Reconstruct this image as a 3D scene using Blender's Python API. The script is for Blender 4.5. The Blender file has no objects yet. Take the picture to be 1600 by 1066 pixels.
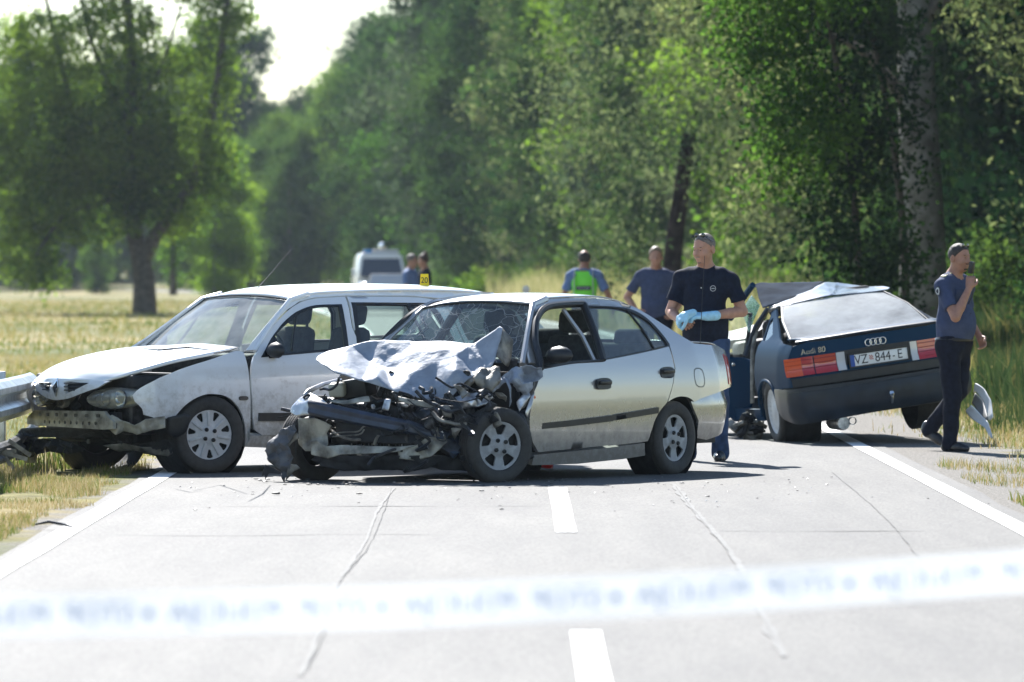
import bpy, bmesh, math, random
import numpy as np
from mathutils import Vector, Matrix, Euler, noise
from mathutils.geometry import delaunay_2d_cdt
R = math.radians
SC = bpy.context.scene
COL = SC.collection
rng = np.random.default_rng(7)
random.seed(7)

# ---------------------------------------------------------------- camera, light, exposure
F = 10000.0; CX = 805.0; CY = 420.0; CH = 1.55          # focal length in photo pixels, vanishing point, camera height
cam_d = bpy.data.cameras.new('camera'); cam = bpy.data.objects.new('camera', cam_d); COL.objects.link(cam)
cam_d.sensor_width = 36; cam_d.lens = 36 * F / 1600
cam.location = (0, 0, CH)
cam.rotation_euler = (math.pi / 2 - (533 - CY) / F, 0, (CX - 800) / F)
cam_d.clip_start = 0.5; cam_d.clip_end = 6000
cam_d.dof.use_dof = True; cam_d.dof.focus_distance = 48.3; cam_d.dof.aperture_fstop = 4.6; cam_d.dof.aperture_blades = 0
SC.camera = cam
SUN_EL, SUN_AZ = 40.0, -14.0       # azimuth: degrees east of +Y (the sun stands ahead of the camera, a little to the left)
w = bpy.data.worlds.new('World'); SC.world = w; w.use_nodes = True
nt = w.node_tree; bg = nt.nodes['Background']
sky = nt.nodes.new('ShaderNodeTexSky'); sky.sky_type = 'NISHITA'; sky.sun_disc = False
sky.sun_elevation = R(SUN_EL); sky.sun_rotation = R(SUN_AZ); sky.air_density = 1.0; sky.dust_density = 0.05; sky.ozone_density = 1.0
nt.links.new(sky.outputs[0], bg.inputs[0]); bg.inputs[1].default_value = 0.085
sd = bpy.data.lights.new('sun', 'SUN'); sd.energy = 5.0; sd.angle = R(0.55); sd.color = (1.0, 0.97, 0.93)
so = bpy.data.objects.new('sun', sd); COL.objects.link(so)
sv = Vector((math.sin(R(SUN_AZ)) * math.cos(R(SUN_EL)), math.cos(R(SUN_AZ)) * math.cos(R(SUN_EL)), math.sin(R(SUN_EL))))
so.rotation_euler = (-sv).to_track_quat('-Z', 'Y').to_euler(); so.location = (0, 60, 60)
SC.view_settings.view_transform = 'Standard'; SC.view_settings.look = 'None'
SC.view_settings.gamma = 1; SC.view_settings.use_curve_mapping = False
SC.view_settings.exposure = 1.3
SC.render.engine = 'CYCLES'

# ---------------------------------------------------------------- helpers
def world_at(px, py, Y):
    return Vector(((px - CX) / F * Y, Y, CH - (py - CY) / F * Y))
def ground_at(px, py):
    Y = F * CH / (py - CY); return Vector(((px - CX) / F * Y, Y, 0))
def tag(o, label=None, cat=None, group=None, kind=None):
    if label: o['label'] = label
    if cat: o['category'] = cat
    if group: o['group'] = group
    if kind: o['kind'] = kind
    return o
def empty(name, loc=(0, 0, 0), rotz=0, parent=None, label=None, cat=None, group=None):
    o = bpy.data.objects.new(name, None); COL.objects.link(o); o.location = loc; o.rotation_euler = (0, 0, rotz)
    o.empty_display_size = .1
    if parent: o.parent = parent
    return tag(o, label, cat, group)
def mesh_obj(name, v, f, m=None, parent=None, smooth=True, sharp=None):
    me = bpy.data.meshes.new(name)
    me.from_pydata([tuple(map(float, p)) for p in v], [], [tuple(int(i) for i in q) for q in f]); me.update()
    if smooth and len(me.polygons):
        me.polygons.foreach_set('use_smooth', [True] * len(me.polygons))
    if m: me.materials.append(m)
    o = bpy.data.objects.new(name, me); COL.objects.link(o)
    if parent: o.parent = parent
    if sharp:
        me.set_sharp_from_angle(angle=R(sharp))
    return o
def np_mesh(name, V, Q, m, parent=None, smooth=False):
    """big quad or triangle meshes from numpy arrays"""
    me = bpy.data.meshes.new(name); n = Q.shape[1]
    me.vertices.add(len(V)); me.vertices.foreach_set('co', np.ascontiguousarray(V, dtype=np.float32).ravel())
    me.loops.add(Q.size); me.loops.foreach_set('vertex_index', np.ascontiguousarray(Q, dtype=np.int32).ravel())
    me.polygons.add(len(Q)); me.polygons.foreach_set('loop_start', np.arange(0, Q.size, n, dtype=np.int32))
    if smooth: me.polygons.foreach_set('use_smooth', np.ones(len(Q), dtype=bool))
    me.update(calc_edges=True); me.validate()
    if m: me.materials.append(m)
    o = bpy.data.objects.new(name, me); COL.objects.link(o)
    if parent: o.parent = parent
    return o
class MB:
    """collects simple solids into one mesh"""
    def __init__(s): s.v = []; s.f = []
    def add(s, v, f):
        k = len(s.v); s.v += [tuple(p) for p in v]; s.f += [tuple(i + k for i in q) for q in f]; return s
    def box(s, c, d, rot=None, taper=1.0):
        hx, hy, hz = d[0] / 2, d[1] / 2, d[2] / 2
        P = [Vector((sx * hx * (taper if sz > 0 else 1), sy * hy * (taper if sz > 0 else 1), sz * hz)) for sz in (-1, 1) for sx, sy in ((-1, -1), (1, -1), (1, 1), (-1, 1))]
        if rot is not None:
            M = Euler(rot).to_matrix() if not isinstance(rot, Matrix) else rot
            P = [M @ p for p in P]
        P = [p + Vector(c) for p in P]
        return s.add(P, [(3, 2, 1, 0), (4, 5, 6, 7), (0, 1, 5, 4), (1, 2, 6, 5), (2, 3, 7, 6), (3, 0, 4, 7)])
    def tube(s, pts, r, n=8, caps=True, flat=1.0):
        pts = [Vector(p) for p in pts]; rr = r if hasattr(r, '__len__') else [r] * len(pts)
        rings = []; up = None
        for i, p in enumerate(pts):
            t = (pts[min(i + 1, len(pts) - 1)] - pts[max(i - 1, 0)]).normalized()
            if up is None: up = Vector((0, 0, 1)) if abs(t.z) < .9 else Vector((1, 0, 0))
            a = t.cross(up).normalized(); b = a.cross(t).normalized(); up = b
            rings.append([p + (a * math.cos(2 * math.pi * k / n) + b * math.sin(2 * math.pi * k / n) * flat) * rr[i] for k in range(n)])
        v = [q for g in rings for q in g]; f = []
        for i in range(len(rings) - 1):
            for k in range(n):
                f.append((i * n + k, i * n + (k + 1) % n, (i + 1) * n + (k + 1) % n, (i + 1) * n + k))
        if caps: f.append(tuple(range(n))[::-1]); f.append(tuple((len(rings) - 1) * n + k for k in range(n)))
        return s.add(v, f)
    def lathe(s, prof, n=32, axis='y', c=(0, 0, 0)):
        """prof: (radius, height) pairs turned round an axis"""
        v = []
        for r_, h in prof:
            for k in range(n):
                a = 2 * math.pi * k / n; u, w_ = r_ * math.cos(a), r_ * math.sin(a)
                p = (u, h, w_) if axis == 'y' else ((u, w_, h) if axis == 'z' else (h, u, w_))
                v.append((p[0] + c[0], p[1] + c[1], p[2] + c[2]))
        f = []
        for i in range(len(prof) - 1):
            for k in range(n):
                f.append((i * n + k, (i + 1) * n + k, (i + 1) * n + (k + 1) % n, i * n + (k + 1) % n))
        return s.add(v, f)
    def prism(s, poly, a, b, conv):
        """poly 2D outline, extruded between a and b; conv(u, v, t) -> xyz"""
        n = len(poly); v = [conv(u, w_, a) for u, w_ in poly] + [conv(u, w_, b) for u, w_ in poly]
        return s.add(v, [tuple(range(n))[::-1], tuple(range(n, 2 * n))] + [(i, (i + 1) % n, n + (i + 1) % n, n + i) for i in range(n)])
    def build(s, name, m, parent=None, smooth=False, bevel=0, sharp=35):
        o = mesh_obj(name, s.v, s.f, m, parent, smooth=smooth)
        bm = bmesh.new(); bm.from_mesh(o.data); bmesh.ops.recalc_face_normals(bm, faces=bm.faces); bm.to_mesh(o.data); bm.free()
        if smooth: o.data.set_sharp_from_angle(angle=R(sharp))
        if bevel:
            bv = o.modifiers.new('bevel', 'BEVEL'); bv.width = bevel; bv.segments = 2; bv.limit_method = 'ANGLE'; bv.angle_limit = R(40)
            o.data.polygons.foreach_set('use_smooth', [True] * len(o.data.polygons))
        return o
def catmull(P, n=6, closed=False):
    P = [Vector(p) for p in P]; out = []; N = len(P)
    for i in range(N if closed else N - 1):
        p0 = P[(i - 1) % N] if (closed or i > 0) else P[0] * 2 - P[1]
        p1, p2 = P[i], P[(i + 1) % N]
        p3 = P[(i + 2) % N] if (closed or i + 2 < N) else P[-1] * 2 - P[-2]
        for k in range(n):
            t = k / n
            out.append(.5 * ((2 * p1) + (p2 - p0) * t + (2 * p0 - 5 * p1 + 4 * p2 - p3) * t * t + (3 * p1 - p0 - 3 * p2 + p3) * t ** 3))
    if not closed: out.append(P[-1])
    return out
def sm(pts, n=4): return [tuple(p) for p in catmull([tuple(q) + (0,) if len(q) == 2 else q for q in pts], n)]
def sm2(pts, n=4, closed=False): return [(p[0], p[1]) for p in catmull([(q[0], q[1], 0) for q in pts], n, closed)]
def itp(x, tab): return float(np.interp(x, [t[0] for t in tab], [t[1] for t in tab]))
def inside(P, poly):
    x, y = P[:, 0], P[:, 1]; c = np.zeros(len(P), bool); n = len(poly)
    for i in range(n):
        x1, y1 = poly[i]; x2, y2 = poly[(i + 1) % n]
        if y1 == y2: continue
        m_ = ((y1 > y) != (y2 > y)) & (x < (x2 - x1) * (y - y1) / (y2 - y1) + x1); c ^= m_
    return c
def seg_dist(P, poly):
    d = np.full(len(P), 1e9); n = len(poly)
    for i in range(n):
        a = np.array(poly[i]); b = np.array(poly[(i + 1) % n]); ab = b - a; L = (ab ** 2).sum() + 1e-12
        t = np.clip(((P - a) @ ab) / L, 0, 1); q = a + t[:, None] * ab
        d = np.minimum(d, np.sqrt(((P - q) ** 2).sum(1)))
    return d
def resample(poly, sp):
    out = []
    for i in range(len(poly)):
        a = np.array(poly[i][:2], float); b = np.array(poly[(i + 1) % len(poly)][:2], float); L = np.linalg.norm(b - a)
        if L < 1e-6: continue
        k = max(1, int(round(L / sp)))
        for j in range(k): out.append(tuple(a + (b - a) * j / k))
    return out
def tri_fill(outline, holes=(), sp=.05, extra=()):
    loops = [resample(outline, sp)] + [resample(h, sp) for h in holes]
    co = []; ed = []; ids = []
    for L in loops:
        k = len(co); co += L; idx = list(range(k, k + len(L))); ids.append(idx); ed += [(idx[i], idx[(i + 1) % len(idx)]) for i in range(len(idx))]
    A = np.array(loops[0]); x0, y0 = A.min(0); x1, y1 = A.max(0)
    gx, gy = np.meshgrid(np.arange(x0 + sp / 2, x1, sp), np.arange(y0 + sp / 2, y1, sp)); G = np.stack([gx.ravel(), gy.ravel()], 1)
    G[:, 0] += (np.round((G[:, 1] - y0) / sp) % 2) * sp * .5
    if len(G):
        keep = inside(G, loops[0]) & (seg_dist(G, loops[0]) > .45 * sp)
        for h in loops[1:]: keep &= ~inside(G, h) & (seg_dist(G, h) > .45 * sp)
        G = G[keep]
        if len(extra):
            E_ = np.array(extra); d = np.sqrt(((G[:, None, :] - E_[None]) ** 2).sum(2)).min(1); G = G[d > .4 * sp]
        co += [tuple(g) for g in G]
    co += [tuple(e) for e in extra]
    vo, eo, fo, vi, ei, fi = delaunay_2d_cdt([Vector(c) for c in co], ed, [], 0, 1e-6)
    V2 = np.array([(v.x, v.y) for v in vo])
    C = np.array([V2[list(f)].mean(0) for f in fo]); keep = inside(C, loops[0])
    for h in loops[1:]: keep &= ~inside(C, h)
    faces = [tuple(f) for f, k in zip(fo, keep) if k]
    mp = {}
    for new, olds in enumerate(vi):
        for o_ in olds: mp[o_] = new
    return V2, faces, [[mp[i] for i in L if i in mp] for L in ids]
def panel(name, parent, outline, surf, m, holes=(), sp=.05, hem=.02, out=None, smooth=True, off=0.0, back=0):
    """sheet-metal panel: a 2D outline laid on a curved surface, with a turned-in edge"""
    V2, faces, loops = tri_fill(outline, holes, sp)
    e = 1e-3; V = []; N = []
    for u, v in V2:
        p = Vector(surf(u, v)); du = Vector(surf(u + e, v)) - p; dv = Vector(surf(u, v + e)) - p
        n = du.cross(dv).normalized(); ref = Vector(out) if out is not None else Vector((p.x * 0, p.y, p.z - .6))
        if n.dot(ref) < 0: n = -n
        V.append(p + n * off); N.append(n)
    F_ = []
    for f in faces:
        a, b, c = (V[i] for i in f[:3])
        F_.append(f if (b - a).cross(c - a).dot(N[f[0]]) > 0 else f[::-1])
    nv = len(V); side = []
    if hem:
        for L in loops:
            k = len(V); L = [i for j, i in enumerate(L) if i != L[j - 1]]
            V += [V[i] - N[i] * hem for i in L]; n = len(L)
            side += [(L[i], L[(i + 1) % n], k + (i + 1) % n, k + i) for i in range(n)]
    if back:
        k = len(V); V += [V[i] - N[i] * back for i in range(nv)]; F_ += [tuple(i + k for i in f[::-1]) for f in F_[:len(faces)]]
    o = mesh_obj(name, V, F_ + side, m, parent, smooth=smooth)
    if smooth: o.data.set_sharp_from_angle(angle=R(40))
    return o
def grid_surf(name, rows, m, parent=None, sub=4, thick=0, both=True, smooth=True):
    """smooth sheet through a grid of 3D control points"""
    rows = [catmull(r_, sub) for r_ in rows]; cols = list(zip(*rows)); cols = [catmull(c, sub) for c in cols]
    nu, nv = len(cols), len(cols[0]); v = [p for c in cols for p in c]
    f = [(i * nv + j, i * nv + j + 1, (i + 1) * nv + j + 1, (i + 1) * nv + j) for i in range(nu - 1) for j in range(nv - 1)]
    o = mesh_obj(name, v, f, m, parent, smooth)
    if thick:
        s_ = o.modifiers.new('solid', 'SOLIDIFY'); s_.thickness = thick; s_.offset = -1
    return o

# ---------------------------------------------------------------- materials
MATS = {}
def mat(name, col, rough=.5, metal=0, coat=0, spec=.5, var=0, vscale=8, bump=0, bscale=60, trans=0, sss=0, alpha=1, emit=None, dirt=None, col2=None):
    """principled material with a noise-driven colour variation and relief. dirt=(colour, amount, scale, ztop): mud splashes with their own shape"""
    if name in MATS: return MATS[name]
    m = bpy.data.materials.new(name); m.use_nodes = True; t = m.node_tree; b = t.nodes['Principled BSDF']; L = t.links.new
    b.inputs['Roughness'].default_value = rough; b.inputs['Metallic'].default_value = metal; b.inputs['Coat Weight'].default_value = coat
    b.inputs['Coat Roughness'].default_value = .06; b.inputs['Specular IOR Level'].default_value = spec
    b.inputs['Transmission Weight'].default_value = trans; b.inputs['Alpha'].default_value = alpha
    if sss: b.inputs['Subsurface Weight'].default_value = sss; b.inputs['Subsurface Radius'].default_value = (.012, .004, .002)
    if emit: b.inputs['Emission Color'].default_value = (*emit[0], 1); b.inputs['Emission Strength'].default_value = emit[1]
    tc = t.nodes.new('ShaderNodeTexCoord'); cur = None
    rgb = t.nodes.new('ShaderNodeRGB'); rgb.outputs[0].default_value = (*col, 1); cur = rgb.outputs[0]
    if var or col2:
        n = t.nodes.new('ShaderNodeTexNoise'); n.inputs['Scale'].default_value = vscale; n.inputs['Detail'].default_value = 6; L(tc.outputs['Object'], n.inputs['Vector'])
        r_ = t.nodes.new('ShaderNodeValToRGB'); r_.color_ramp.elements[0].position = .35; r_.color_ramp.elements[1].position = .65
        c2 = col2 if col2 else tuple(min(1, c * (1 + var)) for c in col); c1 = col if col2 else tuple(c * (1 - var) for c in col)
        r_.color_ramp.elements[0].color = (*c1, 1); r_.color_ramp.elements[1].color = (*c2, 1)
        L(n.outputs['Fac'], r_.inputs['Fac']); cur = r_.outputs['Color']
    if dirt:
        dc, am, ds, zt = dirt
        n = t.nodes.new('ShaderNodeTexNoise'); n.inputs['Scale'].default_value = ds; n.inputs['Detail'].default_value = 8; n.inputs['Roughness'].default_value = .7; L(tc.outputs['Object'], n.inputs['Vector'])
        sx = t.nodes.new('ShaderNodeSeparateXYZ'); L(tc.outputs['Object'], sx.inputs[0])
        mr = t.nodes.new('ShaderNodeMapRange'); mr.inputs[1].default_value = zt; mr.inputs[2].default_value = .15; mr.inputs[3].default_value = -.25; mr.inputs[4].default_value = .35; L(sx.outputs[2], mr.inputs[0])
        ad = t.nodes.new('ShaderNodeMath'); ad.operation = 'ADD'; L(n.outputs['Fac'], ad.inputs[0]); L(mr.outputs[0], ad.inputs[1])
        m2 = t.nodes.new('ShaderNodeMapRange'); m2.inputs[1].default_value = .45; m2.inputs[2].default_value = .85; m2.inputs[4].default_value = am; L(ad.outputs[0], m2.inputs[0])
        mx = t.nodes.new('ShaderNodeMixRGB'); L(m2.outputs[0], mx.inputs[0]); L(cur, mx.inputs[1]); mx.inputs[2].default_value = (*dc, 1); cur = mx.outputs[0]
        mr2 = t.nodes.new('ShaderNodeMapRange'); mr2.inputs[3].default_value = rough; mr2.inputs[4].default_value = .8; L(m2.outputs[0], mr2.inputs[0]); L(mr2.outputs[0], b.inputs['Roughness'])
    L(cur, b.inputs['Base Color'])
    if bump:
        n = t.nodes.new('ShaderNodeTexNoise'); n.inputs['Scale'].default_value = bscale; n.inputs['Detail'].default_value = 5; L(tc.outputs['Object'], n.inputs['Vector'])
        bp = t.nodes.new('ShaderNodeBump'); bp.inputs['Strength'].default_value = bump; bp.inputs['Distance'].default_value = .01; L(n.outputs['Fac'], bp.inputs['Height']); L(bp.outputs[0], b.inputs['Normal'])
    MATS[name] = m; return m
def glass_mat(name, tint=(.75, .85, .8), rough=.02, cracks=0, film=0.0, dens=14):
    """thin car glass: a mix of see-through and mirror by viewing angle, with a pale film for dust and painted glare and optional shatter lines"""
    if name in MATS: return MATS[name]
    m = bpy.data.materials.new(name); m.use_nodes = True; t = m.node_tree; t.nodes.clear(); L = t.links.new
    out = t.nodes.new('ShaderNodeOutputMaterial'); tr = t.nodes.new('ShaderNodeBsdfTransparent'); tr.inputs[0].default_value = (*tint, 1)
    gl = t.nodes.new('ShaderNodeBsdfGlossy'); gl.inputs['Roughness'].default_value = rough; gl.inputs['Color'].default_value = (1, 1, 1, 1)
    ge = t.nodes.new('ShaderNodeNewGeometry'); dt_ = t.nodes.new('ShaderNodeVectorMath'); dt_.operation = 'DOT_PRODUCT'; L(ge.outputs['Incoming'], dt_.inputs[0]); L(ge.outputs['Normal'], dt_.inputs[1])
    ab = t.nodes.new('ShaderNodeMath'); ab.operation = 'ABSOLUTE'; L(dt_.outputs['Value'], ab.inputs[0]); om = t.nodes.new('ShaderNodeMath'); om.operation = 'SUBTRACT'; om.inputs[0].default_value = 1; L(ab.outputs[0], om.inputs[1])
    pw = t.nodes.new('ShaderNodeMath'); pw.operation = 'POWER'; pw.inputs[1].default_value = 4.5; L(om.outputs[0], pw.inputs[0]); fr = t.nodes.new('ShaderNodeMath'); fr.operation = 'MULTIPLY_ADD'; fr.inputs[1].default_value = .93; fr.inputs[2].default_value = .06; L(pw.outputs[0], fr.inputs[0])
    mx = t.nodes.new('ShaderNodeMixShader'); L(fr.outputs[0], mx.inputs[0]); L(tr.outputs[0], mx.inputs[1]); L(gl.outputs[0], mx.inputs[2]); cur = mx.outputs[0]
    tc = t.nodes.new('ShaderNodeTexCoord')
    df = t.nodes.new('ShaderNodeBsdfDiffuse'); df.inputs[0].default_value = (.86, .88, .88, 1)
    tl = t.nodes.new('ShaderNodeBsdfTranslucent'); tl.inputs[0].default_value = (.75, .85, .85, 1)
    dm = t.nodes.new('ShaderNodeMixShader'); dm.inputs[0].default_value = .5; L(df.outputs[0], dm.inputs[1]); L(tl.outputs[0], dm.inputs[2])
    n = t.nodes.new('ShaderNodeTexNoise'); n.inputs['Scale'].default_value = 3.5; n.inputs['Detail'].default_value = 7; L(tc.outputs['Object'], n.inputs['Vector'])
    mr = t.nodes.new('ShaderNodeMapRange'); mr.inputs[1].default_value = .3; mr.inputs[2].default_value = .8; mr.inputs[3].default_value = film * .4; mr.inputs[4].default_value = film * 1.8; L(n.outputs['Fac'], mr.inputs[0])
    fac = mr.outputs[0]
    if cracks:
        nz = t.nodes.new('ShaderNodeTexNoise'); nz.inputs['Scale'].default_value = 5; L(tc.outputs['Object'], nz.inputs['Vector'])
        vm = t.nodes.new('ShaderNodeVectorMath'); vm.operation = 'MULTIPLY_ADD'; vm.inputs[1].default_value = (.25, .25, .25); L(nz.outputs['Color'], vm.inputs[0]); L(tc.outputs['Object'], vm.inputs[2])
        for sc_, wd in ((dens, .035), (dens * .35, .02)):
            vo = t.nodes.new('ShaderNodeTexVoronoi'); vo.feature = 'DISTANCE_TO_EDGE'; vo.inputs['Scale'].default_value = sc_; L(vm.outputs[0], vo.inputs['Vector'])
            lt = t.nodes.new('ShaderNodeMapRange'); lt.inputs[1].default_value = 0; lt.inputs[2].default_value = wd; lt.inputs[3].default_value = cracks; lt.inputs[4].default_value = 0; L(vo.outputs['Distance'], lt.inputs[0])
            mk = t.nodes.new('ShaderNodeMath'); mk.operation = 'MAXIMUM'; L(fac, mk.inputs[0]); L(lt.outputs[0], mk.inputs[1]); fac = mk.outputs[0]
    m3 = t.nodes.new('ShaderNodeMixShader'); L(fac, m3.inputs[0]); L(cur, m3.inputs[1]); L(dm.outputs[0], m3.inputs[2])
    L(m3.outputs[0], out.inputs[0]); MATS[name] = m; return m
def leaf_mat(name, c1, c2, tr=.5, gloss=.5, hs=.35, tcol=None):
    m = bpy.data.materials.new(name); m.use_nodes = True; t = m.node_tree; t.nodes.clear(); L = t.links.new
    out = t.nodes.new('ShaderNodeOutputMaterial'); geo = t.nodes.new('ShaderNodeNewGeometry'); tc = t.nodes.new('ShaderNodeTexCoord')
    n = t.nodes.new('ShaderNodeTexNoise'); n.inputs['Scale'].default_value = hs; n.inputs['Detail'].default_value = 3; L(tc.outputs['Object'], n.inputs['Vector'])
    ad = t.nodes.new('ShaderNodeMath'); ad.operation = 'MULTIPLY_ADD'; ad.inputs[1].default_value = .35; L(geo.outputs['Random Per Island'], ad.inputs[0]); L(n.outputs['Fac'], ad.inputs[2])
    r_ = t.nodes.new('ShaderNodeValToRGB'); r_.color_ramp.elements[0].position = .48; r_.color_ramp.elements[1].position = .85
    r_.color_ramp.elements[0].color = (*c1, 1); r_.color_ramp.elements[1].color = (*c2, 1); L(ad.outputs[0], r_.inputs[0])
    oi = t.nodes.new('ShaderNodeObjectInfo'); vr = t.nodes.new('ShaderNodeValToRGB'); vr.color_ramp.elements[0].color = (.50, .62, .68, 1); vr.color_ramp.elements[1].color = (1.75, 1.50, 1.0, 1); L(oi.outputs['Random'], vr.inputs[0])
    vm_ = t.nodes.new('ShaderNodeMixRGB'); vm_.blend_type = 'MULTIPLY'; vm_.inputs[0].default_value = 1; L(r_.outputs[0], vm_.inputs[1]); L(vr.outputs[0], vm_.inputs[2]); r_ = vm_
    df = t.nodes.new('ShaderNodeBsdfDiffuse'); L(r_.outputs[0], df.inputs[0])
    tl = t.nodes.new('ShaderNodeBsdfTranslucent')
    mu = t.nodes.new('ShaderNodeMixRGB'); mu.blend_type = 'MULTIPLY'; mu.inputs[0].default_value = 1; mu.inputs[2].default_value = (*(tcol or (1.9, 2.3, 1.15)), 1); L(r_.outputs[0], mu.inputs[1]); L(mu.outputs[0], tl.inputs[0])
    mx = t.nodes.new('ShaderNodeMixShader'); mx.inputs[0].default_value = tr; L(df.outputs[0], mx.inputs[1]); L(tl.outputs[0], mx.inputs[2]); L(mx.outputs[0], out.inputs[0])
    MATS[name] = m; return m
M_black = mat('black_plastic', (.012, .013, .015), .45, var=.3, vscale=20)
M_rubber = mat('tyre_rubber', (.02, .02, .021), .75, var=.4, vscale=30, bump=.25, bscale=120, dirt=((.10, .09, .075), .30, 6, .5))
M_dark = mat('dark_grime', (.014, .014, .015), .65, var=.6, vscale=14, bump=.5, bscale=30)
M_engine = mat('engine_metal', (.05, .05, .052), .45, metal=.6, var=.6, vscale=18, bump=.4, bscale=40)
M_rawmetal = mat('torn_metal', (.42, .42, .43), .35, metal=.8, var=.5, vscale=16, bump=.5, bscale=25)
M_dirty = mat('dirty_metal', (.30, .28, .24), .5, metal=.4, col2=(.08, .075, .065), vscale=12, bump=.4, bscale=40)
M_silver = mat('silver_paint', (.47, .455, .435), .27, metal=.6, coat=.8, dirt=((.17, .145, .12), .6, 13, .62))
M_silver_crash = mat('silver_paint_scraped_shaded', (.29, .32, .37), .58, metal=.15, coat=.0, spec=.35, var=.14, vscale=10, bump=.5, bscale=22, dirt=((.05, .05, .055), .85, 26, .95))  # scrapes and dirt, plus a bluish darker base painting in shade and sky tint
M_white = mat('white_paint', (.70, .71, .72), .22, coat=.7, dirt=((.30, .275, .24), .9, 16, 1.0))
M_whiteclean = mat('white_paint_clean', (.80, .81, .81), .25, coat=.6)
M_blue = mat('dark_blue_paint', (.010, .038, .080), .5, coat=.0, spec=.05)
M_bluedull = mat('dull_blue_paint', (.030, .042, .062), .55, coat=.05, spec=.25, var=.3, vscale=4)
M_seat = mat('seat_fabric', (.035, .036, .04), .9, var=.3, vscale=30)
M_chrome = mat('chrome', (.7, .7, .7), .18, metal=1)
M_primer = mat('primer_metal', (.46, .44, .37), .5, metal=.15, spec=.3, col2=(.13, .12, .10), vscale=9, bump=.4, bscale=40)
M_wheel = mat('wheel_silver', (.66, .67, .68), .42, metal=.15, var=.15, vscale=12, dirt=((.05, .045, .04), .55, 16, .6))
M_wheelpale = mat('wheel_cover_grey', (.74, .75, .75), .42, metal=.05, dirt=((.12, .11, .10), .35, 14, .6))
M_glass = glass_mat('side_glass', (.84, .92, .88), film=.03)
M_glassdark = glass_mat('dark_side_glass', (.55, .66, .62), film=.04)
M_wind = glass_mat('windscreen_cracked', (.60, .76, .72), cracks=.45, film=.09, dens=8)
M_windw = glass_mat('windscreen_glare', (.66, .78, .76), cracks=.30, film=.42, dens=18)  # cracked screen; the milky film paints its bright glare
M_rearglass = glass_mat('rear_glass_dust_and_glare', (.40, .5, .5), rough=.26, film=.75)  # white film paints the sky glare along with dust
M_lamp = mat('lamp_lens', (.42, .41, .38), .12, coat=1, metal=.35, var=.3, vscale=6)
M_red = mat('red_lens', (.42, .012, .015), .15, coat=1)
M_orange = mat('orange_lens', (.68, .085, .008), .2, coat=1)
M_clear = mat('clear_lens', (.55, .55, .54), .2, coat=1)
M_text = mat('print_black', (.015, .015, .02), .5)
M_textb = mat('print_blue', (.02, .08, .35), .5)
M_bumpgrey = mat('bumper_plastic_grey', (.09, .09, .095), .6, var=.4, vscale=9, bump=.3, bscale=20)
def text_obj(txt, size, m, parent, M, name='lettering', extr=.001, align='CENTER', sx=1.0):
    c = bpy.data.curves.new(name, 'FONT'); c.body = txt; c.size = size; c.extrude = extr; c.align_x = align; c.align_y = 'CENTER'
    c.materials.append(m); tmp = bpy.data.objects.new(name, c); COL.objects.link(tmp); bpy.context.view_layer.update()
    me = bpy.data.meshes.new_from_object(tmp.evaluated_get(bpy.context.evaluated_depsgraph_get())); bpy.data.objects.remove(tmp); o = bpy.data.objects.new(name, me); COL.objects.link(o)
    if parent: o.parent = parent
    o.matrix_local = M @ Matrix.Diagonal((sx, 1, 1, 1)); return o
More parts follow.
